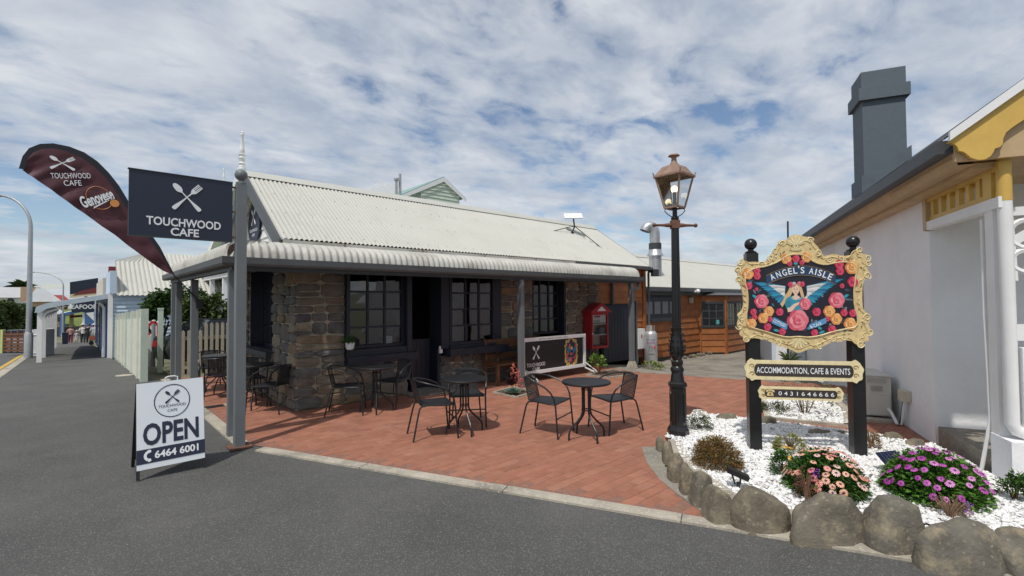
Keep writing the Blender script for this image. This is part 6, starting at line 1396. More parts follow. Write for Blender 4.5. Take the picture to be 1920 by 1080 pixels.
# ------------------------------------------------------------------ things seen over the cafe roof
def gable_x(name, lb, X0, X1, Yc, hw, zb, ze, za, wallm, roofmat, bargem, over=.35):
    """house with its gable facing the street (-X)"""
    t = thing(name, lb, 'house', (X0,Yc,zb))
    m = MB(); m.add([(X0,Yc-hw,zb),(X0,Yc+hw,zb),(X0,Yc+hw,ze),(X0,Yc,za-.15),(X0,Yc-hw,ze),(X1,Yc-hw,zb),(X1,Yc+hw,zb),(X1,Yc+hw,ze),(X1,Yc,za-.15),(X1,Yc-hw,ze)], [(0,4,3,2,1),(0,5,9,4),(1,2,7,6),(5,6,7,8,9)]); m.build('wall', wallm, t)
    k = (za-ze)/hw; ho = hw+over
    m = MB()
    for s in (-1,1): m.add([(X0-over,Yc+s*ho,za-k*ho),(X1+.2,Yc+s*ho,za-k*ho),(X1+.2,Yc,za),(X0-over,Yc,za),(X0-over,Yc+s*ho,za-k*ho-.06),(X1+.2,Yc+s*ho,za-k*ho-.06),(X1+.2,Yc,za-.06),(X0-over,Yc,za-.06)], [(0,1,2,3),(4,7,6,5),(0,4,5,1)])
    r = m.build('roof', roofmat, t)
    for s in (-1,1): MB().add([(X0-over-.04,Yc+s*ho,za-k*ho+.03),(X0-over-.04,Yc,za+.03),(X0-over-.04,Yc,za-.33),(X0-over-.04,Yc+s*ho,za-k*ho-.3),(X0-over,Yc+s*ho,za-k*ho+.03),(X0-over,Yc,za+.03)], [(0,1,2,3),(0,4,5,1)]).build('barge_board', bargem, r)
    return t
def finial(c, h, t):
    pr = [(.10,0),(.10,.12),(.07,.13),(.075,.17),(.05,.19),(.075,.24),(.05,.27),(.065,.33),(.08,.37),(.05,.40),(.075,.45),(.04,.47),(.062,.52),(.05,.60),(.028,.88),(.045,.91),(.045,.93),(.03,.95),(.04,.97),(.01,1.0)]
    MB().lathe([(r*h*1.0, z*h) for r, z in pr], c, 12).build('finial', white, t, smooth=True)
wh = gable_x('white_gable_house','tall white gabled house with a turned finial behind the cafe',5.2,11,22.2,5.2,-.6,4.4,6.9,white,palegreen,white)
ap = Xp(452,328,4.8); finial((4.83,ap.y,6.85), ap.z-6.85+1.75 if ap.z > 6 else 1.75, wh)
w2 = gable_x('white_gable_house','white two storey gable with a slim finial behind the hanging sign',8,14,38.4,3.2,-1,6.6,9.9,white,palegreen,white); finial((7.62,38.4,9.9), 1.3, w2)
# open verandah of that house, seen below the cafe's side verandah
vh = thing('white_verandah', 'white posted verandah with green edge seen through the cafe side posts', 'verandah', (4.6,20,-.3))
for px_ in (355,397,421): q = Xp(px_,545,4.4); MB().box(4.33,q.y-.09,-.5,4.5,q.y+.09,Xp(px_,518,4.4).z+.3).build('post', white, vh)
a, b = Xp(346,528,4.4), Xp(432,508,4.4)
MB().add([(4.3,a.y,2.75),(4.3,b.y,2.75),(4.3,b.y,2.98),(4.3,a.y,2.98),(4.5,a.y,2.75),(4.5,b.y,2.75)], [(0,1,2,3),(0,4,5,1)]).build('beam', white, vh); MB().add([(4.2,a.y,2.98),(4.2,b.y,2.98),(5.2,b.y,3.3),(5.2,a.y,3.3)], [(0,1,2,3)]).build('roof', palegreen, vh)
# pale green gable and hip roof over the ridge
GY = 24
pg = thing('green_gable_house', 'pale green weatherboard gable with white barge showing over the cafe ridge', 'house', (Yp(832,380,GY).x,GY,-.5))
A_, L1, R1 = Yp(832,331,GY), Yp(752,366,GY), Yp(874,372,GY); xw0, xw1 = Yp(791,370,GY).x, Yp(863,380,GY).x
cx_ = A_.x; rsl = (A_.z-R1.z)/(R1.x-A_.x); zt_ = A_.z-.10
zR, zL = zt_-(xw1-cx_)*rsl, zt_-(cx_-xw0)*rsl*.8
m = MB().add([(xw0,GY+.12,-.5),(xw1,GY+.12,-.5),(xw1,GY+.12,zR),(cx_,GY+.12,zt_),(xw0,GY+.12,zL),(xw0,GY+9,-.5),(xw1,GY+9,-.5),(xw1,GY+9,zR),(xw0,GY+9,zL)], [(0,1,2,3,4),(0,4,8,5),(1,6,7,2)]); m.build('wall', palegreen, pg)
z = zR-.9
while z < zt_-.2:
    def xl_(q): return max(xw0, cx_-(zt_-q)/(rsl*.8))
    def xr_(q): return min(xw1, cx_+(zt_-q)/rsl)
    z1 = min(z+.22, zt_-.01); MB().add([(xl_(z),GY+.07,z),(xr_(z),GY+.07,z),(xr_(z1),GY+.11,z1),(xl_(z1),GY+.11,z1),(xl_(z),GY+.12,z),(xr_(z),GY+.12,z)], [(0,1,2,3),(0,4,5,1)]).build('weatherboard', palegreen, pg); z += .22
for s, ex in ((1,R1.x),(-1,L1.x)):
    ze = A_.z-abs(ex-cx_)*rsl*(1 if s > 0 else .8)
    MB().add([(ex,GY,ze),(cx_,GY,A_.z),(cx_,GY+9,A_.z),(ex,GY+9,ze),(ex,GY,ze-.05),(cx_,GY,A_.z-.05)], [(0,1,2,3),(0,4,5,1)]).build('roof', M('teal_roof', (.22,.36,.33), .5, .1, 3, .05, 40) if s > 0 else bpy.data.materials['teal_roof'], pg)
    MB().add([(ex,GY-.03,ze-.04),(cx_,GY-.03,A_.z-.04),(cx_,GY-.03,A_.z-.32),(ex,GY-.03,ze-.26)], [(0,1,2,3)]).build('barge_board', white, pg)
HY = 30
hr = thing('hip_roof_house', 'pale grey iron hip roof showing over the cafe ridge', 'house', (Yp(735,380,HY).x,HY,-.5))
e0, e1, r0_, r1_ = Yp(676,368,HY).x, Yp(800,368,HY).x, Yp(714,341,HY+2), Yp(745,345,HY+2); zE = Yp(676,368,HY).z
MB().add([(e0,HY,zE),(e1,HY,zE),(r1_.x,HY+2.2,r1_.z),(r0_.x,HY+2.2,r0_.z),(e0,HY+8,zE),(e1,HY+8,zE)], [(0,1,2,3),(0,3,4),(1,5,2),(3,2,5,4)]).build('roof', M('grey_iron', (.45,.47,.48), .5, .1, 3, .05, 40), hr)
MB().box(e0+.3,HY+.3,-.5,e1-.3,HY+7.5,zE-.05).build('wall', white, hr)
for px_, t0, t1, cap in ((743,362,338,1),(750,352,326,0)):
    b = Yp(px_,t0,22); tp_ = Yp(px_,t1,22); o = thing('roof_vent', 'capped grey vent pipe rising behind the ridge' if cap else 'thin grey vent pipe without cap rising behind the ridge', 'pipe', b)
    MB().tube([b-Vector((0,0,1)), tp_], .07, 8).build('pipe', greym, o)
    if cap: MB().lathe([(.12,0),(.12,.10)], tp_, 10).build('cap', greym, o)
# ------------------------------------------------------------------ fences and yard beside the cafe
fence = thing('panel_fence', 'cream green painted panel fence along the footpath', 'fence', (1.2,18,sz(18)))
bpx = [271,263,251,240,234,227,221,216,211]; ysf = [Xp(p, 600, 1.2).y for p in bpx]
for i, Y in enumerate(ysf):
    MB().box(1.13,Y-.06,sz(Y)-.1,1.27,Y+.06,sz(Y)+1.68).build('fence_post', creamgreen if i % 3 else palegreen, fence)
    if i:
        y0, y1 = ysf[i-1]+.06, Y-.06; n = max(3, int((y1-y0)/.17)); 
        for k in range(n):
            a, b = y0+(y1-y0)*k/n, y0+(y1-y0)*(k+1)/n-.006
            MB().box(1.17,a,sz(a)-.02,1.20+random.uniform(0,.006),b,sz(b)+1.46).build('paling', creamgreen, fence)
q = gs(300,692); gpst = thing('gate_post', 'pale green square gate post beside the side verandah', 'post', q)
MB().box(q.x-.06,q.y-.06,q.z-.1,q.x+.06,q.y+.06,q.z+1.72).build('post', palegreen, gpst); MB().box(q.x-.07,q.y-.07,q.z+1.72,q.x+.07,q.y+.07,q.z+1.76).build('post_cap', palegreen, gpst)
MB().box(q.x+.06,q.y-.02,q.z+.6,q.x+.5,q.y+.02,q.z+.72).build('rail', greywood, gpst)
q = gs(277,688); o = MB().box(q.x-.05,q.y,q.z,q.x+.09,q.y+.1,q.z+.95).build('old_gate_leaf', white); tag(o, 'white board leaning at the yard entrance', 'board')
q = gs(287,688); o = MB().tube([q, q+Vector((0,0,1.3))], .055, 10).build('steel_pole', greym); tag(o, 'stout grey steel pole at the yard entrance', 'pole')
q = gs(285,678); rsg = thing('striped_sign', 'red and white arched sign board in the yard entrance', 'sign', q)
fr_ = FR(q+Vector((.1,.6,0)), Vector((CR.x,CR.y,0)), (0,0,1))
MB().prism([(-.2,.55),(.2,.55),(.2,1.25)]+[(.2*cos(t),1.25+.17*sin(t)) for t in [k*pi/8 for k in range(1,8)]]+[(-.2,1.25)], fr_, 0, .02).build('board', white, rsg)
for x in (-.15,0,.15): MB().prism([(x-.035,.56),(x+.035,.56),(x+.035,1.3),(x-.035,1.3)], fr_, .021, .026).build('red_stripe', redp, rsg)
MB().prism([(-.16,1.22),(.16,1.22)]+[(.16*cos(t),1.24+.14*sin(t)) for t in [k*pi/6 for k in range(1,6)]], fr_, .027, .03).build('red_cap', redp, rsg); MB().prism([(-.18,0),(-.13,0),(-.13,.55),(-.18,.55)], fr_, 0, .02).prism([(.13,0),(.18,0),(.18,.55),(.13,.55)], fr_, 0, .02).build('legs', blackm, rsg)
pk = thing('picket_fence', 'weathered cream picket fence across the end of the side verandah', 'fence', (2.4,13.9,0))
for i in range(15):
    x = 1.78+i*.118; h_ = 1.05 if i < 5 else 1.22
    MB().add([(x,13.86,.02),(x+.065,13.86,.02),(x+.065,13.86,h_),(x+.032,13.86,h_+.04),(x,13.86,h_),(x,13.885,.02),(x+.065,13.885,.02),(x+.065,13.885,h_),(x+.032,13.885,h_+.04),(x,13.885,h_)], [(0,1,2,3,4),(0,4,9,5),(1,6,7,2),(4,3,8,9),(3,2,7,8)]).build('picket', greywood, pk)
for z in (.25,.85): MB().box(1.72,13.887,z,3.6,13.93,z+.08).build('rail', greywood, pk)
def car(name, lb, c, rz, col, glassd):
    t = thing(name, lb, 'car', c); ca, sa = cos(rz), sin(rz); T = lambda p: Vector((c[0]+p[0]*ca-p[1]*sa, c[1]+p[0]*sa+p[1]*ca, c[2]+p[2]))
    pm = M(name+'_paint', col, .25, .05, 4, 0, coat=.6)
    prof = [(-2.1,.32),(2.1,.32),(2.15,.6),(2.0,.78),(1.1,.9),(.95,.92),(-1.6,.98),(-2.1,.9),(-2.15,.6)]
    m = MB(T=T); n = len(prof); m.add([(x,-.85,z) for x, z in prof]+[(x,.85,z) for x, z in prof], [tuple(range(n)),tuple(range(n,2*n))[::-1]]+[(i,n+i,n+(i+1)%n,(i+1)%n) for i in range(n)]); m.build('body', pm, t)
    cb = [(-1.75,.96,.80),(1.0,.92,.80),(.25,1.42,.62),(-1.2,1.44,.62)]
    m = MB(T=T); m.add([(x,-w_,z) for x, z, w_ in cb]+[(x,w_,z) for x, z, w_ in cb], [(0,1,2,3),(7,6,5,4),(1,5,6,2),(0,3,7,4)]); m.build('windows', glassd, t)
    m = MB(T=T); m.add([(.25,-.62,1.425),(-1.2,-.62,1.445),(-1.2,.62,1.445),(.25,.62,1.425),(.25,-.62,1.45),(-1.2,-.62,1.47),(-1.2,.62,1.47),(.25,.62,1.45)], [(4,5,6,7),(0,4,7,3),(0,1,5,4),(1,2,6,5),(2,3,7,6)]); m.build('roof', pm, t)
    for x in (-1.35,1.35):
        for s in (-1,1):
            m = MB(T=T); m.tube([(x,s*.70,.32),(x,s*.88,.32)], .32, 18); w_ = m.build('wheel', M('tyre', (.02,.02,.02), .8, .1, 8, 0) if 'tyre' not in bpy.data.materials else bpy.data.materials['tyre'], t)
            m = MB(T=T); m.tube([(x,s*.86,.32),(x,s*.892,.32)], .2, 14); m.build('rim', greym, w_)
    for s in (-1,1):
        m = MB(T=T); m.box(2.08,s*.6-.16,.62,2.17,s*.6+.16,.74); m.build('headlight', white, t); m = MB(T=T); m.box(-2.17,s*.6-.14,.66,-2.09,s*.6+.14,.82); m.build('tail_light', redp, t)
    return t
gdk = M('car_glass', (.01,.012,.014), .08, 0, 1, 0)
car('parked_car','black car parked in the yard behind the picket fence',(4.0,17.6,-.2),.25,(.008,.009,.012),gdk)
car('parked_car','blue silver car parked in the yard beyond the black one',(5.6,21.0,-.3),.1,(.22,.30,.45),gdk)
# ------------------------------------------------------------------ trees
def tree(name, lb, base, trunks, blobs, n, cols, L_=(.08,.16), w_=(.03,.06), bark=(.06,.045,.03), grp=None, seed=1):
    R_ = random.Random(seed); t = thing(name, lb, 'tree', base, grp); base = Vector(base)
    m = MB()
    for (dx, dy, h, r) in trunks:
        top = base+Vector((dx,dy,h)); mid = base+Vector((dx*.4+R_.uniform(-.1,.1),dy*.4,h*.55)); m.tube([base+Vector((R_.uniform(-.1,.1),0,-.1)), mid, top], [r,r*.75,r*.35], 7, col=bark)
        for k in range(4): a = R_.uniform(0,6.28); m.tube([mid+(top-mid)*R_.uniform(.1,.8), top+Vector((cos(a)*h*.35, sin(a)*h*.35, h*.18))], [r*.4,r*.12], 5, col=bark)
    m.build('trunk', painted, t)
    m = MB()
    for (bx, by, bz, rx_, rz_2) in blobs:
        c = base+Vector((bx,by,bz)); k_ = int(n*rx_*rz_2/sum(b[3]*b[4] for b in blobs))
        sub = [(Vector((R_.gauss(0,1),R_.gauss(0,1),R_.gauss(0,1))).normalized(), R_.uniform(.15,.35)) for _ in range(22)]
        for k in range(k_):
            d, s = sub[R_.randrange(22)]; p = d*R_.uniform(.55,.95)+Vector((R_.gauss(0,s),R_.gauss(0,s),R_.gauss(0,s)))*.8
            if p.length > 1.12: continue
            p = Vector((p.x*rx_, p.y*rx_, p.z*rz_2)); cc = R_.choice(cols); kk = R_.uniform(.7,1.3)
            leafquad(m, c+p, (p.normalized()+Vector((R_.gauss(0,.6),R_.gauss(0,.6),R_.gauss(0,.5)))).normalized(), Vector((R_.gauss(0,.4),R_.gauss(0,.4),1)).normalized(), R_.uniform(*L_), R_.uniform(*w_), (cc[0]*kk,cc[1]*kk,cc[2]*kk))
    m.build('crown', leafg, t, kind='stuff'); return t
DG = [(.035,.075,.02),(.05,.11,.022),(.028,.055,.016),(.08,.14,.03)]
OG = [(.07,.10,.03),(.09,.13,.035),(.05,.08,.025),(.11,.14,.05)]
def tpos(px, Y): return Yp(px, 600, Y).x
tx_ = tpos(303,19.5); tree('garden_tree','dark green rounded tree beyond the verandah posts',(tx_,19.5,-.25),[(.2,0,1.4,.07),(-.4,.1,1.3,.06)],[(.0,0,2.05,.52,.42),(.7,.2,2.15,.55,.45),(-.1,.1,1.8,.4,.3)],5200,DG,seed=3)
tx_ = tpos(386,18.6); tree('garden_tree','olive green bushy tree behind the picket fence',(tx_,18.6,-.25),[(.15,0,1.2,.05),(-.35,.1,1.2,.05),(.5,0,1.1,.04)],[(-.3,0,1.7,.52,.5),(.35,.1,1.75,.55,.52)],5200,OG,seed=5)
# ------------------------------------------------------------------ pale blue shop down the street
BY = Xp(205,600,1.0).y; BZ = sz(BY); BEZ = Xp(205,553,1.0).z
bh = thing('blue_shop', 'pale blue weatherboard shop with cream iron roof and street verandah', 'building', (1.0,BY,BZ))
m = MB().box(1.06,BY+.06,BZ-.2,14,BY+22,BEZ); m.build('wall', blueboard, bh)
m = MB(); z = BZ
while z < BEZ-.02:
    m.add([(1.05,BY,z),(14,BY,z),(14,BY+.05,z+.15),(1.05,BY+.05,z+.15),(1.05,BY+.06,z),(14,BY+.06,z)], [(0,1,2,3),(0,4,5,1)]); z += .15
m.build('side_boards', blueboard, bh, kind='stuff')
MB().box(.95,BY-.05,BZ-.1,1.1,BY+.10,BEZ+.1).build('corner_board', white, bh)
slope = .62; RYb = BY+6.0; zr = BEZ+6.0*slope
rl = Yp(252,506,RYb).x
m = MB(); corr(m, [(BY-.25,BEZ-.02),(BY-.25+2.6,BEZ+1.50),(BY-.25+3.4,BEZ+1.98)], 1.2, 14, .16, .025, per=4, xs=lambda t: 1.2+1.2*max(0,(t-.75)/.25)); broof = m.build('roof', roofm, bh, smooth=60)
MB().add([(1.0,BY-.1,BEZ+.05),(1.0,BY+3.2,BEZ+.05),(1.0,BY+3.2,BEZ+.95),(1.0,BY-.1,BEZ+.95),(1.2,BY-.1,BEZ+.05),(1.2,BY-.1,BEZ+.95),(1.2,BY+3.2,BEZ+.95)], [(0,1,2,3),(0,3,5,4),(3,2,6,5)]).build('parapet', blueboard, bh)
MB().box(.9,BY+3.4,BEZ,1.1,BY+12,BEZ+.8).build('parapet', M('cream_parapet', (.55,.50,.42), .7, .1, 3, .1, 30), bh)
q = Yp(219,512,BY+4); MB().box(q.x-.28,BY+4,BEZ+.8,q.x+.28,BY+4.6,Yp(219,500,BY+4).z).build('chimney', M('red_chimney', (.20,.025,.03), .7, .15, 4, .1, 30), broof)
q = Yp(283,506,BY+6); MB().box(q.x-.6,BY+6,BEZ+1,q.x+.6,BY+6.8,q.z+.15).build('chimney', M('brick_chimney', (.22,.08,.05), .8, .15, 4, .1, 30), broof)
VZ0 = BEZ-.1; vw = Yp(66,576,BY).x; vz = Yp(66,576,BY).z; VLEN = 20
m = MB(); pr_ = [(vw,vz-.18),(vw+.03,vz-.02),(vw+.25,vz+.10),(vw+.7,vz+.2),(1.0,VZ0+.1)]
m = MB(T=lambda p: Vector((p[1],p[0],p[2]))); corr(m, pr_, BY, BY+VLEN, .16, .015, per=4); vro = m.build('verandah_roof', M('blue_grey_iron', (.40,.47,.54), .5, .1, 3, .05, 40), bh, smooth=60)
MB().add([(vw-.02,BY-.04,vz-.20),(vw+.05,BY-.04,vz+.02),(vw+.28,BY-.04,vz+.14),(vw+.7,BY-.04,vz+.24),(1.0,BY-.04,VZ0+.14),(1.0,BY-.04,VZ0-.04),(vw+.7,BY-.04,vz+.05),(vw+.3,BY-.04,vz-.06),(vw+.14,BY-.04,vz-.2)], [tuple(range(9))]).build('end_board', M('grey_blue_trim', (.45,.52,.58), .6, .08, 4, 0), vro)
for i in range(7):
    Y = BY+.15+i*VLEN/6.2; MB().box(vw+.05,Y-.07,sz(Y)-.05,vw+.19,Y+.07,vz-.1).build('verandah_post', white, bh)
    MB().tube([(vw+.12,Y,vz-.5),(vw+.3,Y,vz-.2),(vw+.8,Y,vz+.02)], .03, 6).build('bracket', white, bh)
for i in range(6):
    Y = BY+1.2+i*2.6; MB().box(.95,Y,BZ-.3,.99,Y+1.5,BZ+2.1).build('shop_window', gdk if i % 2 else bluetrim, bh)
MB().tube([(.85,BY+.5,BZ),(.85,BY+.5,BEZ-.5),(.7,BY+.5,BEZ-.3)], .05, 8).build('downpipe', white, bh)
q = gs(203,655); cbx = thing('white_cabinet', 'white steel service cabinet against the blue wall end of the fence', 'cabinet', q)
w_ = 7*(q-CP).dot(CF)/FPX; MB().box(q.x-w_,q.y-.1,q.z,q.x+w_,q.y+.3,q.z+29*(q-CP).dot(CF)/FPX).build('box', white, cbx); MB().box(q.x-w_*.8,q.y-.108,q.z+.1,q.x+w_*.8,q.y-.1,q.z+.4).build('panel', whitedirty, cbx)
shrub('verge_weed','bright green weed at the foot of the fence end','weed',gs(217,663),.35,.35,.3,260,[(.12,.26,.04),(.16,.32,.06)],stems=0,L_=(.08,.14),w_=(.03,.05))
# seafood shop
sf_ = thing('seafood_shop', 'blue posted seafood shop verandah farther along the footpath', 'building', (0,62,sz(62)))
SY = Xp(114,640,-1.35).y
bx = Xp(114,590,-1.35); zt = bx.z
for i in range(3): MB().box(-1.5,SY+i*4-.2,sz(SY)-.1,-1.05,SY+i*4+.2,zt+.1).build('verandah_post', bluetrim, sf_)
w0 = Yp(182,560,SY)
MB().add([(-1.5,SY-.05,zt-.3),(-1.35,SY-.05,zt+.05),(-1.0,SY-.05,zt+.22),(1.0,SY-.05,zt+.75),(1.0,SY-.05,zt+.35),(-.95,SY-.05,zt-.15),(-1.05,SY-.05,zt-.3)], [tuple(range(7))]).build('end_beam', bluetrim, sf_)
MB().add([(-1.5,SY,zt+.05),(1,SY,zt+.7),(1,SY+10,zt+.7),(-1.5,SY+10,zt+.05)], [(0,1,2,3)]).build('verandah_roof', white, sf_)
MB().box(1.0,SY-.3,sz(SY)-.2,9,SY+12,zt+2.0).build('wall', bluetrim, sf_)
MB().box(.75,SY-.2,sz(SY),.98,SY+.4,zt+.6).build('pilaster', white, sf_)
fb = FR(onplane(152,536,Vector((0,SY-.4,0)),Vector((0,1,0))), (1,0,0), (0,0,1)); sc = (fb.o-CP).dot(CF)/FPX
def fbp(px, py): return fb.pix(px, py)
brd = MB().prism([fbp(131,529),fbp(184,521),fbp(184,552),fbp(131,552)], fb, -.06, .0).build('sign_board', navy_sign, sf_)
x_, y_ = fbp(157,574); fas = MB().prism([fbp(134,564),fbp(180,560),fbp(180,584),fbp(134,586)], fb, -.05, .02).build('fascia_sign', navy_sign, sf_)
c2 = fbp(156,575); text('SEAFOOD', fb, c2[0], c2[1], .55, letterw, fas, 3.0, .02, z=.022)
MB().prism([fbp(131,552),fbp(186,546),fbp(186,553),fbp(131,559)], fb, .0, .05).build('cream_rail', M('cream_trim', (.66,.56,.36), .6, .1, 4, 0), sf_)
MB().prism([fbp(150,546),fbp(184,538),fbp(184,549),fbp(136,554)], fb, .051, .08).build('red_roof_edge', M('dark_red', (.18,.03,.03), .6, .1, 4, 0), sf_)
q = Yp(134,640,SY+4); MB().box(q.x-.25,SY+4,sz(SY)-.2,q.x+.2,SY+4.4,zt).build('yellow_post', M('yellow_post_paint', (.62,.55,.22), .6, .1, 4, 0), sf_)
MB().prism([fbp(130,592),fbp(166,590),fbp(166,594),fbp(130,597)], fb, -2.0, -1.9).build('red_beam', bpy.data.materials['dark_red'], sf_)
bnr = FR(onplane(170,595,Vector((0,SY-1,0)),Vector((0,1,0))), (1,0,0), (0,0,1))
o = MB().prism([bnr.pix(161,587),bnr.pix(176,585),bnr.pix(176,602)], bnr, 0, .03).build('pennant', white); tag(o, 'white triangular pennant hanging under the seafood verandah', 'pennant')
# people walking under the far verandahs
def person(px, lb, H, top, bot, hat, face=pi/2, skirt=False, hair=(.08,.05,.03)):
    q = gs(px, 643.5); t = thing('person', lb, 'person', q, 'people walking under the far verandah'); k = H/1.7
    fw_ = Vector((cos(face), sin(face), 0)); sd_ = Vector((-fw_.y, fw_.x, 0))
    J = [((0,0,.95),.13),((0,0,1.15),.12),((0,0,1.36),.15),((0,0,1.46),.06),((.01,0,1.52),.075),((.01,0,1.62),.09),((.0,.10,.90),.085),((.05,.10,.48),.055),((.02,.10,.07),.04),((.12,.10,.03),.035),((0,-.10,.90),.085),((-.08,-.10,.48),.055),((-.16,-.10,.08),.04),((-.05,-.10,.03),.035),((0,.2,1.38),.05),((-.02,.25,1.12),.04),((.08,.25,.9),.033),((0,-.2,1.38),.05),((.03,-.25,1.12),.04),((.12,-.22,.92),.033)]
    E_ = [(0,1),(1,2),(2,3),(3,4),(4,5),(0,6),(6,7),(7,8),(8,9),(0,10),(10,11),(11,12),(12,13),(2,14),(14,15),(15,16),(2,17),(17,18),(18,19)]
    me = bpy.data.meshes.new('body'); me.from_pydata([tuple((fw_*p[0]+sd_*p[1]+Vector((0,0,p[2])))*k) for p, r in J], E_, []); o = bpy.data.objects.new('body', me); COL.objects.link(o); o.parent = t
    md = o.modifiers.new('skin', 'SKIN'); sv_ = me.skin_vertices[0].data
    for i, (p, r) in enumerate(J): sv_[i].radius = (r*k, r*k)
    sv_[0].use_root = True; o.modifiers.new('sub', 'SUBSURF').levels = 1; o.modifiers['sub'].render_levels = 1
    me.materials.append(bpy.data.materials.get('skin_tone') or M('skin_tone', (.45,.28,.20), .6, .1, 8, 0)); OFF[o.name] = Vector(q)
    def mt(c): return bpy.data.materials.get('cloth_%.2f_%.2f_%.2f' % c) or M('cloth_%.2f_%.2f_%.2f' % c, c, .8, .15, 6, .1, 30)
    P = lambda a, b, c: q+(fw_*a+sd_*b+Vector((0,0,c)))*k
    m = MB(); m.tube([P(0,0,.88),P(0,0,1.1),P(0,0,1.32),P(0,0,1.43)], [.17*k,.155*k,.19*k,.08*k], 10)
    for s in (-1,1): m.tube([P(0,s*.17,1.38),P(0,s*.26,1.12)], [.07*k,.062*k], 7)
    m.build('top', mt(top), o, smooth=True)
    m = MB()
    if skirt: m.tube([P(0,0,1.0),P(0,0,.7),P(0,0,.42)], [.15*k,.21*k,.27*k], 10)
    else:
        m.tube([P(0,.09,.98),P(.05,.10,.48),P(.02,.10,.09)], [.12*k,.09*k,.07*k], 8).tube([P(0,-.09,.98),P(-.08,-.10,.48),P(-.16,-.10,.10)], [.12*k,.09*k,.07*k], 8)
    m.build('skirt' if skirt else 'trousers', mt(bot), o, smooth=True)
    m = MB().ball(P(-.015,0,1.635), .105*k, 10, 8); m.build('hair', mt(hair), o, smooth=True)
    if hat: m = MB().lathe([(.20*k,0),(.19*k,.02*k),(.11*k,.03*k),(.10*k,.12*k),(.03*k,.14*k)], P(0,0,1.68), 12); m.build('hat', mt(hat), o, smooth=True)
    return t
person(132,'person in a pink top and maroon trousers with loose brown hair',1.58,(.45,.26,.24),(.16,.03,.06),None,hair=(.16,.09,.05))
person(143.5,'small child in a pale dress and white sunhat',1.12,(.45,.42,.42),(.38,.34,.35),(.6,.58,.55),skirt=True)
person(155.5,'person in a white shirt, dark trousers and pale hat',1.68,(.62,.60,.55),(.03,.03,.04),(.65,.62,.55))
person(166.5,'person dressed all in black with dark hair',1.66,(.015,.015,.02),(.02,.02,.025),None)
person(176,'person in a pale top and light hat pushing the grey pram',1.6,(.42,.42,.44),(.10,.10,.14),(.6,.58,.52))
q = gs(183,646); prm = thing('pram', 'grey pram with an orange cover at the far shop wall', 'pram', q)
MB().ball(q+Vector((0,0,.75)), .42, 12, 8, (1,.7,.75)).build('hood', M('pram_grey', (.20,.19,.18), .8, .1, 5, 0), prm, smooth=True); MB().box(q.x-.45,q.y-.25,q.z+.35,q.x+.3,q.y+.25,q.z+.65).build('seat', M('pram_orange', (.45,.12,.06), .8, .1, 5, 0), prm)
for dx_ in (-.35,.35):
    for s in (-1,1): MB().tube([q+Vector((dx_,s*.28,.14)), q+Vector((dx_,s*.32,.14))], .14, 12).build('wheel', blackm, prm)
MB().tube([q+Vector((-.3,-.2,.5)), q+Vector((-.65,-.2,1.0)), q+Vector((-.65,.2,1.0)), q+Vector((-.3,.2,.5))], .02, 6).build('handle', blackm, prm)
q = gs(122,645); o = thing('rubbish_bin', 'dark blue bin beside the blue verandah post', 'bin', q); MB().add([q+Vector(v) for v in ((-.18,-.2,0),(.18,-.2,0),(.18,.2,0),(-.18,.2,0),(-.22,-.25,.95),(.22,-.25,.95),(.22,.25,.95),(-.22,.25,.95))], [(0,1,5,4),(1,2,6,5),(2,3,7,6),(3,0,4,7),(4,5,6,7)]).build('body', navy_sign, o); MB().box(q.x-.24,q.y-.27,q.z+.95,q.x+.24,q.y+.27,q.z+1.01).build('lid', blackm, o)
# street lamps
def street_lamp(px, pyb, pyt, pxa, lb):
    q = gs(px, pyb); sc = (q-CP).dot(CF)/FPX; H = (pyb-pyt)*sc; t = thing('street_lamp', lb, 'street lamp', q)
    ar = (px-pxa)*sc; d = -Vector((CR.x,CR.y,0)).normalized()
    P = [q, q+Vector((0,0,H*.5)), q+Vector((0,0,H*.80))]+[q+Vector((0,0,H*.80))+d*(ar*(1-cos(a)))+Vector((0,0,H*.2*sin(a))) for a in [k*pi/2/10 for k in range(1,11)]]
    MB().tube(P, [.105,.085,.07]+[.062-.002*k for k in range(10)], 10).build('pole', greym, t, smooth=True)
    e = P[-1]; m = MB().bar(e-d*.1, e+d*.65, .24, .10); m.build('luminaire', greym, t)
    MB().lathe([(.14,0),(.14,1.0),(.11,1.05)], q, 10).build('base_sleeve', greym, t, smooth=True)
street_lamp(53,671,364,-12,'tall curved grey street lamp standing by the grey cabinet')
street_lamp(117,640,510,60,'smaller looking curved street lamp beyond the shop verandahs')
q = gs(64,668); sc = (q-CP).dot(CF)/FPX; cab = thing('utility_cabinet', 'pale grey roadside cabinet leaning beside the street lamp', 'cabinet', q)
xr = Vector((CR.x,CR.y,0)).normalized(); fr_ = FR(q-xr*(18*sc), xr, (0,0,1)); MB().prism([(0,0),(35*sc,.02),(35*sc,50*sc),(30*sc,52*sc),(0,48*sc)], fr_, -.5, 0).build('box', M('cabinet_grey', (.52,.53,.54), .6, .1, 4, .05, 40), cab); MB().tube([fr_.p(x*sc,y*sc,.01) for x, y in ((14,6),(14,36),(17,40),(28,40),(31,36),(31,6))], .025, 6, closed=True).build('door_seam', whitedirty, cab)
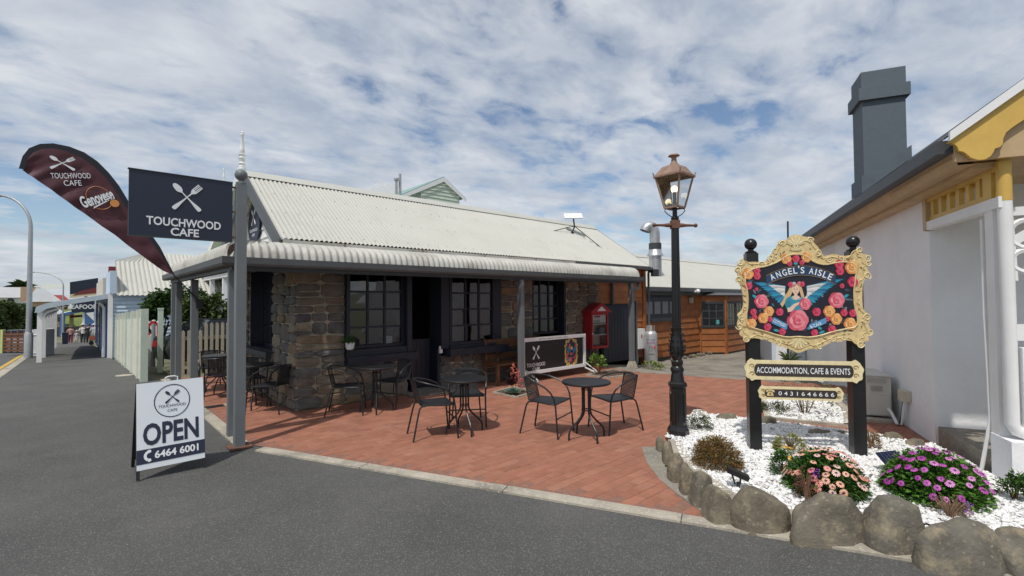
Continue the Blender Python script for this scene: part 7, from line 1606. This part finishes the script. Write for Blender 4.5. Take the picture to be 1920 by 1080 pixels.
# timber parklet fence in the road
q = gs(26,662); sc = (q-CP).dot(CF)/FPX; par = thing('slat_barrier', 'brown horizontal slat barrier at the road edge', 'barrier', q); fr_ = FR(q, xr, (0,0,1))
for k in range(6): MB().prism([(-19*sc,(3+k*6)*sc),(19*sc,(3+k*6)*sc),(19*sc,(7+k*6)*sc),(-19*sc,(7+k*6)*sc)], fr_, 0, .03).build('slat', M('slat_wood', (.16,.07,.035), .7, .25, 5, .1, 30) if k == 0 else bpy.data.materials['slat_wood'], par)
for x in (-18,-6,6,18): MB().prism([((x-1.2)*sc,0),((x+1.2)*sc,0),((x+1.2)*sc,41*sc),((x-1.2)*sc,41*sc)], fr_, -.06, -.001).build('upright', bpy.data.materials['slat_wood'], par)
MB().prism([(-24*sc,0),(-19.5*sc,0),(-19.5*sc,44*sc),(-24*sc,44*sc)], fr_, -.1, .06).build('yellow_green_post', M('lime_paint', (.50,.55,.22), .6, .1, 4, 0), par); MB().prism([(-20*sc,0),(20*sc,0),(20*sc,2*sc),(-20*sc,2*sc)], fr_, -.3, .05).build('base', blackm, par)
# far side: bank, trees, houses
m = MB(); n = 16
for i in range(n):
    for j in range(6):
        def hp(i, j): x = -60+i*5.0; y = 92+j*9; return (x, y, sz(72)-.1+max(0, sin(min(1, j/4)*pi/2))*(3.2+.5*mnoise.noise(Vector((x*.05,y*.05,0)))))
        m.add([hp(i,j),hp(i+1,j),hp(i+1,j+1),hp(i,j+1)], [(0,1,2,3)])
struct(m.build('grass_bank', grass, None, smooth=True))
o = MB().box(-8,88,sz(72)-.1,9,89,sz(72)+1.1).build('low_wall', M('dark_stone_wall', (.10,.09,.08), .9, .3, 2, .4, 12)); tag(o, 'low dark stone wall in front of the far grass bank', 'wall')
def far_tree(px, pyt, pyb, w_, Y, lb, seed, cols=OG):
    q = Yp(px, pyb, Y); q.z = sz(Y)-.15; sc = (q-CP).dot(CF)/FPX; r = w_*sc/2; zt_ = Yp(px, pyt, Y).z; H = zt_-q.z
    tree('street_tree', lb, q, [(0,0,H*.5,.12),(r*.3,.2,H*.5,.09)], [(-r*.35,0,H*.66,r*.66,H*.34),(r*.4,.3,H*.60,r*.62,H*.33),(0,.5,H*.72,r*.58,H*.28),(-r*.2,-.4,H*.42,r*.6,H*.25)], 5200, cols, (.22,.4), (.09,.16), seed=seed, grp='trees across the road')
far_tree(6,566,640,56,62,'olive street tree at the edge of the view across the road',11); far_tree(42,572,640,46,66,'darker street tree beside the tall lamp across the road',12,DG); far_tree(-30,560,640,60,60,'wide olive street tree farther up the road side',13)
def far_house(px0, px1, pye, pyr, Y, lb, wallm, roofmt, rp=(.25,.75), base=-2):
    a, b = Yp(px0,pye,Y), Yp(px1,pye,Y); zr_ = Yp((px0+px1)/2,pyr,Y).z; t = thing('distant_house', lb, 'house', ((a.x+b.x)/2,Y,base)); W = b.x-a.x; D = abs(W)*.7
    MB().box(a.x+.3,Y+.3,base,b.x-.3,Y+D,a.z).build('wall', wallm, t)
    MB().add([(a.x,Y,a.z),(b.x,Y,a.z),(a.x+W*rp[1],Y+D*.45,zr_),(a.x+W*rp[0],Y+D*.45,zr_),(a.x,Y+D,a.z),(b.x,Y+D,a.z)], [(0,1,2,3),(0,3,4),(1,5,2),(3,2,5,4)]).build('roof', roofmt, t)
    for k in range(4): x = a.x+W*(.15+.2*k); w_ = MB().box(x,Y+.22,a.z-(a.z-base)*.55,x+W*.1,Y+.3,a.z-(a.z-base)*.2).build('window', gdk, t); MB().box(x-.08,Y+.2,a.z-(a.z-base)*.58,x+W*.1+.08,Y+.29,a.z-(a.z-base)*.55).build('sill', white, w_)
    return t
greyroof = M('pale_iron_roof', (.46,.47,.48), .6, .1, .5, 0, 10); peach = M('peach_render', (.48,.31,.20), .8, .1, 1, 0); redroof = M('red_iron_roof', (.30,.035,.03), .6, .1, 1, 0)
far_house(-30,66,558,538,118,'white arched house with grey roof across the road',white,greyroof,(.2,.8))
h2 = far_house(48,118,566,540,108,'peach walled house with broad pale roof and chimneys',peach,greyroof,(.25,.45))
for px_, t0, t1 in ((48,548,538),(66,545,539)): q = Yp(px_,t0,112); MB().box(q.x-.6,112,q.z-1.5,q.x+.6,113,Yp(px_,t1,112).z).build('chimney', peach, h2)
far_house(86,132,564,553,135,'small house with a bright red roof beyond the shops',peach,redroof,(.1,.7)); far_house(62,125,590,572,98,'low peach cottage with pale roof at the road bend',peach,greyroof,(.2,.6))
q = Yp(20,566,117.5); bh2 = MB().prism([(-.45,-.8),(.45,-.8),(.45,.2)]+[(.45*cos(t),.2+.45*sin(t)) for t in [j*pi/8 for j in range(1,8)]]+[(-.45,.2)], FR(q,(1,0,0),(0,0,1)), 0, .2).build('arched_opening', gdk); tag(bh2, 'dark arched opening in the white house front across the road', 'arch')
q = Yp(38,541,140); pm_ = thing('palm_tree', 'palm crown showing above the pale roofs across the road', 'tree', (q.x,140,-2)); MB().tube([(q.x,140,-2),(q.x+.2,140,q.z)], [.4,.3], 8).build('trunk', M('palm_bark', (.12,.09,.06), .9, .2, 4, .2, 20), pm_)
m = MB()
for k in range(46):
    a = R9.uniform(0,6.28); e = R9.uniform(.3,1.9); d = Vector((cos(a)*sin(e), sin(a)*sin(e), cos(e))); leafquad(m, Vector((q.x+.2,140,q.z)), d, Vector((0,0,1)), R9.uniform(2.6,3.8), .28, (.035,.06,.025), .35)
m.build('crown', leafg, pm_, kind='stuff')
q0, q1 = Yp(161,556,150), Yp(161,535,150); up = thing('power_pole', 'dark timber power pole beyond the seafood shop', 'power pole', (q0.x,150,-2)); MB().box(q0.x-.28,150,-2,q0.x+.28,150.4,q1.z).build('pole', woodb, up); MB().box(q0.x-1.1,149.9,q1.z-.5,q0.x+1.1,150.0,q1.z-.2).build('crossarm', woodb, up)
car('parked_car','white car parked across the road by the trees',(-7.6,52,sz(52)-.13),pi/2,(.6,.6,.6),gdk); car('parked_car','silver car parked at the kerb beyond the cabinet',(-2.9,50,sz(50)-.13),pi/2,(.35,.38,.42),gdk)
q = g(376,766); gt_ = thing('drain_grate', 'small dark drain opening with pale surround in the side bricks', 'drain', (q.x+.25,q.y,0)); MB().box(q.x+.06,q.y-.08,.0,q.x+.34,q.y+.1,.007).build('opening', blackm, gt_); MB().box(q.x+.345,q.y-.1,.0,q.x+.44,q.y+.12,.009).build('surround', concrete, gt_)
